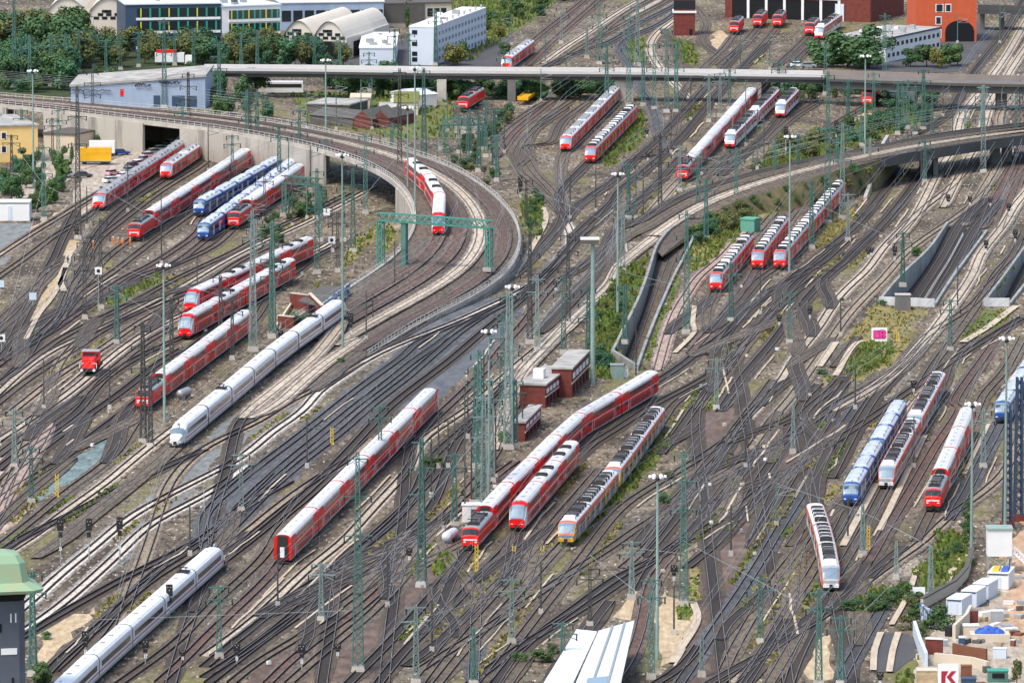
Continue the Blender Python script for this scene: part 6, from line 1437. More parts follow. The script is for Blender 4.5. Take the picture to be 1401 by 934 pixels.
def tank(label, px, py, L, dia, yaw, m='white'):
    t = thing('storage_tank', label, 'tank', tuple(G(px, py)), yaw); r = dia / 2
    mb = MB(); n = 14; st_ = [(-L / 2, .0), (-L / 2 + .05, .6), (-L / 2 + .35, .92), (-L / 2 + .7, 1), (L / 2 - .7, 1), (L / 2 - .35, .92), (L / 2 - .05, .6), (L / 2, 0)]
    for x, f in st_: mb.v += [(x, r * f * math.cos(6.2832 * k / n), r + .5 + r * f * math.sin(6.2832 * k / n)) for k in range(n)]
    for i in range(len(st_) - 1): mb.f += [(i * n + k, (i + 1) * n + k, (i + 1) * n + (k + 1) % n, i * n + (k + 1) % n) for k in range(n)]
    mb.m = [0] * len(mb.f); mb.build('shell', M[m], t, True)
    for x in (-L * .3, L * .3): MB().box((x, 0, .45), (.4, dia * .9, .9)).build('saddle', M['galv'], t)
tank('white horizontal tank lying between the red train and the white express', 252, 546, 5.2, 1.6, R(72), 'galv')
tank('white horizontal tank left of the red locomotive of the bent train', 616, 742, 6.0, 1.7, R(76), 'palewall')
M['hivis'] = mat('orange_hi_vis', (.80, .20, .02), .7); M['skin'] = mat('skin', (.45, .27, .19), .6); M['trouser'] = mat('dark_trousers', (.05, .05, .07), .8)
def person(label, px, yaw, pose=0, top='hivis', legs='hivis', group=None):
    """one continuous skinned body standing with slightly spread legs"""
    t = thing('person', label, 'person', tuple(G(*px, .1)), yaw, group)
    v = [(0, 0, .95), (0, 0, 1.2), (0, 0, 1.42), (0, 0, 1.52), (0, .02, 1.64), (0, .03, 1.76), (.19, 0, 1.42), (.27, .03 + .1 * pose, 1.15), (.27, .16 + .15 * pose, .92), (-.19, 0, 1.42), (-.27, -.03, 1.15), (-.26, .1, .92), (.10, 0, .9), (.13, .06, .5), (.14, .02, .08), (.15, .16, .03), (-.10, 0, .9), (-.13, -.04, .5), (-.15, -.1, .08), (-.16, .04, .03)]
    e = [(0, 1), (1, 2), (2, 3), (3, 4), (4, 5), (2, 6), (6, 7), (7, 8), (2, 9), (9, 10), (10, 11), (0, 12), (12, 13), (13, 14), (14, 15), (0, 16), (16, 17), (17, 18), (18, 19)]
    rad = [.15, .15, .16, .065, .10, .085, .075, .055, .045, .075, .055, .045, .10, .075, .055, .05, .10, .075, .055, .05]
    me = bpy.data.meshes.new('body'); me.from_pydata(v, e, []); b = obj('body', me, t)
    sk = b.modifiers.new('skin', 'SKIN'); b.modifiers.new('sub', 'SUBSURF').levels = 1
    for i, r_ in enumerate(rad): me.skin_vertices[0].data[i].radius = (r_, r_ * .85)
    me.materials.append(M[top])
    MB().box((0, .03, 1.80), (.24, .27, .14), 0, 0, .7).build('helmet', M['white'] if top == 'hivis' else M['trouser'], b)
    return t
for k, (px, yaw, pose, lab) in enumerate((((128, 341), 1.0, 0, 'worker in orange standing apart on the left, nearest the lattice mast'), ((155, 335), 2.0, 1, 'worker in orange, leftmost of the four in front of the red locomotive'), ((162, 336), .4, 0, 'worker in orange, second from the left in front of the red locomotive'),
        ((168, 337), 3.0, 1, 'worker in orange, third from the left in front of the red locomotive'), ((178, 336), -.8, 0, 'worker in orange, rightmost of the four in front of the red locomotive'), ((533, 304), .5, 0, 'worker in orange beside the left leg of the green gantry'), ((889, 926), 1.2, 0, 'worker in orange at the foot of the tall green mast near the platform roofs'))):
    person('person, ' + lab, px, yaw, pose)
for px, yaw, lab in (((93, 362), .3, 'person in dark clothes on the sandy strip, left of two'), ((98, 363), 2.0, 'person in dark clothes on the sandy strip, right of two')): person(lab, px, yaw, 0, 'trouser')

# odds and ends on the building site
cl = random.Random(9)
for k, (px, cat, m, d, lab) in enumerate((((1388, 800), 'pallet', 'plaster', (1.4, 1.1, .5), 'pallet of pale bricks on the soil beside the stairs'), ((1380, 826), 'pallet', 'whitewall', (1.6, 1.0, .4), 'white stack of boards on the orange soil'), ((1394, 846), 'pallet', 'flatroof', (1.2, 1.4, .7), 'grey pallet at the right border on the soil'),
    ((1352, 842), 'stack', 'brownboard', (1.8, .8, .5), 'low brown stack of planks left of the grey tank'), ((1346, 850), 'crate', 'sand', (1.0, 1.0, .8), 'light crate between pale stack and grey tank'), ((1316, 882), 'stack', 'navy', (1.0, 1.4, 1.2), 'dark stack left of the blue tarpaulin heap'), ((1375, 872), 'stack', 'galv', (1.6, .7, .6), 'grey bundle of pipes right of the blue tarpaulin heap'),
    ((1386, 884), 'barrel', 'hivis0', (.7, .7, 1.0), 'small brown barrel above the conifer'), ((1340, 898), 'stack', 'plaster', (2.0, .8, .9), 'pale stack in front of the brown fence'), ((1292, 884), 'bin', 'pinkcar0', (.9, .9, 1.0), 'grey bin beside the dark green bush'), ((1300, 870), 'stack', 'black0', (1.0, 1.6, 1.6), 'black upright stack at the end of the beige wall'), ((1368, 900), 'tank', 'palewall', (2.0, 1.3, 1.5), 'pale cabin behind the green waste container'), ((1350, 920), 'crate', 'slate', (1.1, .9, 1.0), 'dark crate left of the green waste container'))):
    m = {'hivis0': 'brownboard', 'pinkcar0': 'galv', 'black0': 'black'}.get(m, m)
    boxthing('site_' + cat, lab, cat, px, d, m, 'palewall' if k % 2 else None, cl.uniform(-.6, .6))

jr = random.Random(31); jm = [MB().box((0, 0, .2), (1.0, .5, .4)).mesh('loose_material', M[m]) for m in ('plaster', 'brownboard', 'galv', 'slate', 'whitewall', 'roofgrey', 'sand')]
for k in range(46):
    px, py = jr.choice(((1345, 850), (1375, 855), (1330, 890), (1380, 870), (1390, 830), (1315, 915), (1345, 930), (1395, 780))); o = obj('loose_material', jr.choice(jm)); o.location = G(px + jr.uniform(-22, 14), py + jr.uniform(-16, 16)); o.scale = (jr.uniform(.5, 2.6), jr.uniform(.5, 3.2), jr.uniform(.4, 2.0)); o.rotation_euler.z = jr.uniform(0, 3.1)
    tag(o, 'small piece of building material lying about on the building site', 'building material', 'loose materials on the building site')
for k in range(9):
    p = [G(1390, 760), G(1385, 800), G(1378, 850), G(1360, 880), G(1340, 905)][k % 5]; patch_pts = ' '.join('P:%.1f,%.1f' % (PX(p)[0] + 9 * math.cos(a_) * jr.uniform(.5, 1.2) + jr.uniform(-6, 6), PX(p)[1] + 5 * math.sin(a_) * jr.uniform(.5, 1.2)) for a_ in (0, .9, 1.8, 2.7, 3.6, 4.5, 5.4)); patch('dirt_patch', patch_pts, ('dirt', 'brownground', 'soil', 'sand')[k % 4], .6)
# ------------------------------------------------------------------ trees and bushes
M['bark'] = mat('bark', (.09, .065, .045), .9, c2=(.05, .038, .028), scale=2)
def leafmat(name, c, c2, c3): return mat(name, c, .75, c2=c2, scale=.55, amt=.85, c3=c3, scale3=.16, amt3=.9, rnd=.22)
LEAF = {'dark': leafmat('dark_foliage', (.052, .125, .038), (.026, .068, .025), (.105, .185, .045)), 'mid': leafmat('green_foliage', (.065, .135, .030), (.034, .080, .022), (.115, .165, .036)),
        'yellow': leafmat('yellowish_foliage', (.20, .20, .035), (.10, .12, .025), (.28, .25, .05)), 'olive': leafmat('olive_foliage', (.11, .13, .032), (.06, .078, .024), (.165, .165, .04)), 'teal': leafmat('bluish_green_foliage', (.044, .135, .060), (.023, .078, .036), (.09, .19, .06))}
def crown_mesh(seed, col, n, lean=1.0, conic=False):
    """a unit crown (about 1 wide, 1 high): leaf clumps set through several lobes, with gaps between them"""
    rr = random.Random(seed); mb = MB(); lobes = []
    for k in range(rr.randint(9, 13)):
        a = rr.uniform(0, 6.283); r = rr.uniform(.05, .34) ** 1; z = rr.uniform(.15, .84)
        if conic: r *= (1.05 - z)
        lobes.append((math.cos(a) * r, math.sin(a) * r, z, rr.uniform(.13, .23) * (1.15 - .5 * abs(z - .5)) * (max(.25, 1.2 - z) if conic else 1)))
    for _ in range(n):
        x, y, z, r = rr.choice(lobes); u = Vector((rr.gauss(0, 1), rr.gauss(0, 1), rr.gauss(0, 1))).normalized(); d = r * rr.uniform(.55, 1.12)
        c = Vector((x, y, z)) + u * d; c.z = max(c.z, .04)
        s_ = rr.uniform(.013, .036); nrm = (u + Vector((rr.uniform(-.6, .6), rr.uniform(-.6, .6), rr.uniform(-.2, .9)))).normalized()
        t = nrm.orthogonal().normalized(); b = nrm.cross(t); an = rr.uniform(0, 6.28); t, b = t * math.cos(an) + b * math.sin(an), b * math.cos(an) - t * math.sin(an)
        o = len(mb.v); mb.v += [tuple(c - t * s_ - b * s_ * .6), tuple(c + t * s_ * .9 - b * s_), tuple(c + t * s_ + b * s_ * .8), tuple(c - t * s_ * .7 + b * s_)]; mb.f.append((o, o + 1, o + 2, o + 3)); mb.m.append(0)
    return mb.mesh('crown', LEAF[col])
def trunk_mesh(seed):
    rr = random.Random(seed); mb = MB(); mb.bar((0, 0, 0), (.02, 0, .32), .07, 0, 7, .05)
    for k in range(5):
        a = rr.uniform(0, 6.28); z = .2 + .06 * k; mb.bar((.01, 0, z), (math.cos(a) * .22, math.sin(a) * .22, z + rr.uniform(.22, .4)), .032, 0, 5, .012)
    return mb.mesh('trunk', M['bark'])
CR = {(c, k): crown_mesh(100 + k * 7 + hash(c) % 1 + i * 13, c, 2600 if k < 3 else 1200) for i, c in enumerate(LEAF) for k in range(5)}
CONE = {c: crown_mesh(900 + i, c, 1100, conic=True) for i, c in enumerate(LEAF)}
TK = [trunk_mesh(k) for k in range(3)]
VEG = []
vr = random.Random(23)
def plant(px, py, h, wd, col, base=None, cat='tree', group=None, label=None, z=0, conic=False):
    p = G(px, py, z); t = thing('tree' if cat == 'tree' else 'bush', label or '', cat, tuple(p), vr.uniform(0, 6.28), group)
    k = vr.randint(0, 2) if cat == 'tree' else vr.randint(2, 4); c = obj('crown', CONE[col] if conic else CR[(col, k)], t)
    zb = .04 * h if cat == 'tree' else -.06 * h; c.location = (0, 0, zb); c.scale = (wd, wd, h - zb); tr = obj('trunk', TK[vr.randint(0, 2)], t); tr.scale = (min(wd, h) * .8, min(wd, h) * .8, h)
    if not label: VEG.append((t, base or ('tree' if cat == 'tree' else 'bush'), px, py, h, col))
    return t
CN = {'dark': 'dark green', 'mid': 'green', 'yellow': 'yellowish', 'olive': 'olive-brown', 'teal': 'bluish-green'}
def belt(n, poly, h0, h1, cols, label, group, cat='tree', ws=(.8, 1.15), seed=1):
    """trees of one dense belt that nothing tells apart"""
    rr = random.Random(seed); P = [tuple(map(float, q.split(','))) for q in poly.split()]
    xs, ys = [p[0] for p in P], [p[1] for p in P]
    def inside(x, y):
        c = False
        for i in range(len(P)):
            (x0, y0), (x1, y1) = P[i], P[i - 1]
            if (y0 > y) != (y1 > y) and x < (x1 - x0) * (y - y0) / (y1 - y0) + x0: c = not c
        return c
    k = 0; pts = []
    while k < n:
        best = None
        for _ in range(9):
            x, y = rr.uniform(min(xs), max(xs)), rr.uniform(min(ys), max(ys))
            if inside(x, y):
                d = min([abs(x - a) + 3 * abs(y - b) for a, b in pts] or [99])
                if best is None or d > best[0]: best = (d, x, y)
        if best is None: continue
        _, x, y = best; pts.append((x, y)); h = rr.uniform(h0, h1); c_ = rr.choice(cols); plant(x, y, h, h * rr.uniform(*ws), c_, cat=cat, group=group, label='%s %s' % (CN[c_], label)); k += 1
# the green belt, upper left
belt(26, '-10,96 90,96 90,126 -10,124', 8, 12, ['dark', 'dark', 'teal', 'mid'], 'tree in the dense belt left of the blue-grey warehouse', 'trees left of the warehouse', seed=2)
belt(22, '-10,70 112,66 112,95 -10,98', 10, 14, ['dark', 'dark', 'teal', 'olive', 'mid'], 'tree in the belt below the far left beige halls', 'trees below the far left halls', seed=3)
belt(23, '112,74 330,76 330,92 200,93 112,96', 6.5, 9.5, ['dark', 'olive', 'teal', 'olive', 'mid', 'dark'], 'tree in the belt between the warehouse and the navy office block', 'trees behind the warehouse', seed=31)
belt(14, '-10,98 95,98 95,126 300,96 470,90 470,95 283,97 120,104 95,128 -10,127', 3, 5.5, ['dark', 'teal', 'mid', 'dark'], 'bush in the undergrowth of the upper left belt', 'undergrowth bushes of the upper left belt', 'bush', (1.0, 1.5), seed=32)
belt(14, '330,76 385,78 470,88 475,93 330,94', 6.5, 9.5, ['dark', 'olive', 'dark', 'teal'], 'tree in the row in front of the vaulted halls', 'trees in front of the vaulted halls', seed=4)
belt(9, '283,128 350,128 372,162 300,162', 4, 8, ['dark', 'teal', 'mid'], 'tree right of the warehouse end', 'trees right of the warehouse', seed=5)
belt(20, '452,120 605,120 600,136 470,132', 5, 8, ['dark', 'teal', 'dark'], 'tree in the row under the road bridge behind the sheds', 'trees under the road bridge', seed=6)
belt(34, '612,130 848,127 848,133 720,138 614,137', 3.5, 6, ['teal', 'dark', 'teal', 'mid'], 'bush of the tall hedge under the road bridge', 'hedge under the road bridge', 'bush', (1.0, 1.5), seed=7)
belt(26, '1052,122 1290,124 1290,134 1080,136', 3, 5.5, ['dark', 'teal', 'dark', 'mid'], 'bush of the hedge right of the far sidings', 'hedge right of the far sidings', 'bush', (1.0, 1.6), seed=8)
belt(28, '1200,140 1268,128 1275,165 1230,185 1130,205 1100,200 1170,170', 2.5, 5, ['teal', 'dark', 'mid', 'teal'], 'bush on the bank under the green masts', 'bushes on the bank under the masts', 'bush', (1.0, 1.6), seed=9)
belt(16, '1045,190 1130,190 1180,205 1100,222 1010,238 1060,215', 2.2, 4, ['olive', 'mid', 'olive', 'yellow'], 'bush along the inner edge of the ramp', 'bushes along the ramp', 'bush', (1.0, 1.6), seed=10)
belt(20, '1190,228 1150,246 1095,268 1045,290 1005,312 985,338 950,350 958,325 995,290 1050,268 1110,246', 2.2, 4.5, ['mid', 'dark', 'olive', 'teal'], 'bush on the slope below the ramp', 'bushes on the slope below the ramp', 'bush', (1.0, 1.7), seed=11)
belt(12, '804,510 812,440 846,385 866,410 845,480 832,512', 1.4, 3.2, ['dark', 'mid', 'mid', 'olive'], 'bush on the green wedge beside the sunken track', 'bushes beside the sunken track', 'bush', (1.0, 1.6), seed=12)
belt(14, '640,60 700,0 800,0 740,20 700,55 690,75', 3, 6, ['mid', 'dark', 'yellow', 'mid'], 'bush on the green bank at the top edge', 'bushes on the top bank', 'bush', (1.0, 1.5), seed=13)
belt(14, '632,205 700,150 712,160 668,190 650,215', 2.2, 4.2, ['mid', 'dark', 'olive', 'teal'], 'bush on the wedge between the viaduct and the siding fan', 'bushes between viaduct and sidings', 'bush', (.9, 1.4), seed=14)
belt(10, '590,205 640,205 690,255 670,262 630,232', 1.6, 3.2, ['mid', 'olive', 'dark'], 'bush just outside the curve of the viaduct', 'bushes outside the viaduct curve', 'bush', (1.0, 1.6), seed=15)
belt(8, '735,265 745,300 738,325 722,322 724,280', 1.4, 2.8, ['dark', 'mid', 'dark'], 'bush beside the scissors crossing', 'bushes beside the scissors crossing', 'bush', (.9, 1.4), seed=16)
belt(8, '600,415 660,375 705,345 702,352 655,385 612,416', 1.4, 2.6, ['mid', 'dark'], 'bush at the foot of the viaduct wall', 'bushes at the viaduct foot', 'bush', (1.0, 1.7), seed=17)
belt(12, '0,290 10,235 85,232 90,262 60,296', 3.5, 7, ['dark', 'dark', 'teal', 'mid'], 'tree in the dark thicket below the yellow building', 'trees below the yellow building', seed=18)
belt(8, '340,350 375,285 400,290 420,282 420,310 372,340', 1.5, 3.0, ['dark', 'mid', 'teal'], 'bush beside the blue trains and the green gantry', 'bushes right of the blue trains', 'bush', (1.0, 1.6), seed=19)
belt(9, '395,272 445,262 440,288 400,300', 2, 3.6, ['mid', 'dark', 'teal'], 'bush in the opening of the viaduct', 'bushes in the viaduct opening', 'bush', (1.0, 1.6), seed=29)
belt(9, '1175,838 1235,805 1245,815 1195,848', 1.4, 2.8, ['mid', 'dark', 'mid'], 'bush by the overgrown track near the white board', 'bushes by the overgrown track', 'bush', (1.0, 1.6), seed=20)
belt(8, '1240,845 1262,820 1275,860 1252,880', 1.5, 2.8, ['mid', 'dark', 'olive'], 'bush along the pale footpath', 'bushes along the pale footpath', 'bush', (1.0, 1.6), seed=21)
belt(8, '1325,692 1345,692 1335,715 1318,780 1300,795 1285,775 1310,730', 1.2, 2.6, ['mid', 'dark'], 'bush on the grass strip left of the raised cabin', 'bushes on the grass strip', 'bush', (1.0, 1.7), seed=22)
for px, py, h, wd, col, lab in ((1160, 92, 12.5, 19, 'dark', 'big dark tree in front of the white flat-roofed building'), (1130, 91, 9, 13, 'dark', 'dark round tree left of the big tree at the flat-roofed building'), (1188, 94, 10, 14, 'dark', 'dark tree at the right foot of the big tree'),
   (1268, 92, 6.5, 7.5, 'mid', 'fresh green tree right of the white flat-roofed building'), (1283, 94, 6, 6, 'yellow', 'bright yellow-green tree between two darker ones near the orange-red building'), (1300, 92, 7, 7, 'mid', 'green tree below the arched gate of the orange-red building'), (1310, 90, 6.5, 6, 'dark', 'dark tree right of the bright yellow-green tree'), (1246, 92, 5, 6, 'dark', 'small dark tree at the corner of the white flat-roofed building'),
   (1266, 30, 7, 7, 'teal', 'round tree in front of the orange-red brick building'), (622, 90, 6, 7.5, 'yellow', 'yellow-green tree in front of the tall pale blue-grey building'), (633, 84, 6, 5, 'dark', 'dark small tree behind the yellow-green tree'), (556, 40, 9, 3.6, 'dark', 'slim dark conifer at the low beige building'),
   (1286, 862, 4.6, 5.2, 'dark', 'dark green bush in front of the nearest white container'), (1391, 938, 5.0, 3.4, 'olive', 'olive conifer at the lower right corner'), (62, 874, 1.4, 2.6, 'dark', 'low dark bush on the yellow sand by the grey tower'), (52, 935, 3.4, 5, 'mid', 'leafy bush at the foot of the grey tower'),
   (98, 225, 6, 2.6, 'dark', 'slim dark cypress left of the yellow trailer'), (124, 200, 4.5, 7, 'dark', 'dark tree between the viaduct wall and the yellow trailer'), (140, 202, 4, 5, 'mid', 'green tree right of the dark tree at the viaduct wall'), (40, 232, 5.5, 7, 'dark', 'dark tree in front of the yellow building'),
   (411, 448, 3.2, 5, 'teal', 'bluish-green bush between the brick walls beside the white express'), (434, 398, 2.2, 1.6, 'yellow', 'small yellow sapling on the dark roof of the brick passage'), (908, 690, 2.2, 3.6, 'dark', 'dark bush below the pale curved track'), (915, 655, 1.4, 4, 'olive', 'flat olive bush at the end of a short track'), (1165, 836, 2.0, 4, 'dark', 'dark shrub on the overgrown stub track'),
   (712, 905, 1.6, 3.4, 'mid', 'green bush left of the track next to the platform roofs'), (745, 905, 2.2, 5, 'mid', 'larger green bush beside the left platform roof'), (758, 893, 1.6, 3, 'mid', 'small green bush touching the left platform roof'), (594, 640, 2.4, 4, 'mid', 'green bush at the masts left of the red brick annex'), (668, 640, 2.6, 4, 'mid', 'green bush among the crowded masts'), (688, 606, 2.6, 4, 'dark', 'dark bush at the foot of the big lattice mast'),
   (828, 505, 4.0, 4.6, 'teal', 'bluish-green tree at the pale green pole'), (815, 495, 4.6, 5, 'dark', 'dark tree behind the brick buildings'), (690, 412, 1.5, 3, 'dark', 'dark bush below the green gantry leg'), (466, 497, 1.0, 2.2, 'dark', 'tiny dark bush between pale tracks'), (1255, 350, 2.2, 3, 'mid', 'round green bush by the post at the right bridge'), (1152, 412, .8, 2.0, 'dark', 'tiny bush between two pale tracks'), (1124, 512, 1.0, 2.4, 'dark', 'small dark bush beside the grassy patch'), (1205, 418, 1.4, 3, 'dark', 'dark bush at the corner of the pale wall')):
    cat = 'bush' if 'bush' in lab or 'shrub' in lab else 'tree'; plant(px, py, h, wd, col, cat=cat, label=lab, conic='conifer' in lab or 'cypress' in lab)

sb = random.Random(61)
for i, (b, d, hz, kf) in enumerate(SLOPE[2:]):
    if hz < .8: continue
    for t_ in ((.3,), (.75,))[i % 2]:
        f = min(1, t_ + sb.uniform(-.15, .15)); q = b + d * (hz * kf * f); q.z = 0; zz = max(0, hz * (1 - f) - .3); c_ = sb.choice(('mid', 'olive', 'dark', 'mid', 'yellow'))
        p = G(*PX((q.x, q.y, zz)), zz); x, y = PX(p); h = sb.uniform(1.4, 2.8); plant(x, y, h, h * sb.uniform(1.1, 1.7), c_, cat='bush', z=zz, group='bushes on the embankment side', label='%s bush clinging to the embankment side of the ramp' % CN[c_])
# ------------------------------------------------------------------ masts, lamps, signals, gantries, wires
def lattice(h, b0, b1, leg, bays, m, name='lattice', cross=True):
    mb = MB()
    for sx in (-1, 1):
        for sy in (-1, 1): mb.bar((sx * b0 / 2, sy * b0 / 2, .3), (sx * b1 / 2, sy * b1 / 2, h), leg)
    for k in range(bays):
        z0, z1 = .3 + (h - .3) * k / bays, .3 + (h - .3) * (k + 1) / bays; r0 = (b0 + (b1 - b0) * k / bays) / 2; r1 = (b0 + (b1 - b0) * (k + 1) / bays) / 2
        C = [(-1, -1), (1, -1), (1, 1), (-1, 1)]
        for f in range(4):
            a, b = C[f], C[(f + 1) % 4]
            mb.bar((a[0] * r0, a[1] * r0, z0), (b[0] * r1, b[1] * r1, z1), leg * .6)
            if cross: mb.bar((b[0] * r0, b[1] * r0, z0), (a[0] * r1, a[1] * r1, z1), leg * .6)
            mb.bar((a[0] * r1, a[1] * r1, z1), (b[0] * r1, b[1] * r1, z1), leg * .6)
    return mb.mesh(name, M[m])
def foot_mesh(w_, m='concrete'): return cached(('foot', round(w_, 1)), lambda: MB().box((0, 0, .45), (w_, w_, .9), 0, 0, .85).mesh('foot', M[m]))
def arm_mesh(L, m): return cached(('arm', round(L), m), lambda: MB().box((0, 0, 0), (L, .16, .16)).bar((-L / 2, 0, -.9), (0, 0, 0), .10).bar((L / 2, 0, -.9), (0, 0, 0), .10).mesh('cross_arm', M[m]))
def ins_mesh(): return cached('ins', lambda: MB().bar((0, 0, 0), (0, 0, -.9), .22, 0, 8).mesh('insulator', M['under']))
MASTS = []
def mast(x, yb, yt, kind, z=0, dx=0):
    p = G(x, yb, z); s_ = SC(yb, z); h = max(4.0, (yb - yt) / s_ / .985); hk = round(h * 2) / 2
    if kind in ('L', 'l', 'g'):
        m = {'L': 'teal', 'l': 'darksteel', 'g': 'galvgreen'}[kind]; b0 = min(1.6, .5 + h * .034) * (1.0 if kind != 'l' else .8); b1 = .42 if h > 12 else .32
        t = thing('lattice_mast', '', 'mast', tuple(p), random.Random(int(x * 7 + yb)).uniform(-.25, .25)); me = cached((kind, hk), lambda: lattice(hk, b0, b1, .13 if h > 12 else .11, max(5, int(hk / 1.5)), m)); obj('lattice', me, t).scale.z = h / hk
        obj('foot', foot_mesh(b0 + .5), t)
        if h > 9:
            for f, L in ((.97, 3.2), (.80, 4.4), (.62, 4.4))[:3 if h > 16 else 2]:
                o = obj('cross_arm', arm_mesh(L, m), t); o.location = (0, 0, h * f); o.rotation_euler.z = .15
                for sg in (-1, 1): q = obj('insulator', ins_mesh(), o); q.location = (sg * L * .46, 0, -.05)
        base = {'L': 'green lattice mast', 'l': 'dark lattice mast', 'g': 'pale lattice mast'}[kind]
    elif kind == 'f':
        t = thing('floodlight_mast', '', 'floodlight', tuple(p)); me = cached(('fp', hk), lambda: MB().bar((0, 0, 0), (0, 0, hk), .55, 0, 10, .30).mesh('pole', M['palegreen'])); obj('pole', me, t).scale.z = h / hk
        hd = obj('lamp_ring', cached('ring', lambda: MB().bar((0, 0, -.5), (0, 0, .15), .55, 0, 10, 1.5).bar((-1.5, 0, .1), (1.5, 0, .1), .14).bar((0, -1.5, .1), (0, 1.5, .1), .14).mesh('lamp_ring', M['slate'])), t); hd.location = (0, 0, h)
        for k in range(6):
            a = k * math.pi / 3; o = obj('lamp', cached('lamphead', lambda: MB().box((0, 0, 0), (.46, .55, .34), 0, 0, .7).mesh('lamp', M['lampwhite'])), hd); o.location = (math.cos(a) * 1.15, math.sin(a) * 1.15, .2); o.rotation_euler = (0, R(20), a)
        base = 'floodlight mast'
    elif kind == 'p':
        t = thing('catenary_pole', '', 'pole', tuple(p), random.Random(int(x * 3 + yb)).choice((-.1, .1, 3.1))); me = cached(('pp', hk), lambda: MB().bar((0, 0, 0), (0, 0, hk), .30, 0, 6, .2).mesh('pole', M['teal'])); obj('pole', me, t).scale.z = h / hk
        o = obj('bracket', cached('brk', lambda: MB().bar((0, 0, 0), (3.0, 0, .9), .10).bar((0, 0, 1.4), (3.0, 0, .9), .08).bar((0, 0, -.1), (3.0, 0, -.1), .07).mesh('bracket', M['galv'])), t); o.location = (0, 0, h * .72); obj('foot', foot_mesh(.8), t)
        base = 'thin catenary pole'
    elif kind == 'd':
        t = thing('catenary_pole', '', 'pole', tuple(p)); me = cached(('dp', hk), lambda: MB().bar((0, 0, 0), (0, 0, hk), .32, 0, 6, .22).mesh('pole', M['darksteel'])); obj('pole', me, t).scale.z = h / hk
        o = obj('bracket', cached('brkd', lambda: MB().bar((0, 0, 0), (2.6, 0, .7), .10).bar((0, 0, 1.2), (2.6, 0, .7), .08).mesh('bracket', M['darksteel'])), t); o.location = (0, 0, h * .75); obj('foot', foot_mesh(.8), t)
        base = 'thin dark pole'
    MASTS.append((t, base, x, yb, h, kind)); return t
M['galvgreen'] = mat('pale_weathered_mast', (.24, .31, .29), .6, c2=(.13, .19, .17), scale=.6, amt=.8, rnd=.15)
M['lampwhite'] = mat('lamp_housing', (.82, .82, .80), .4)
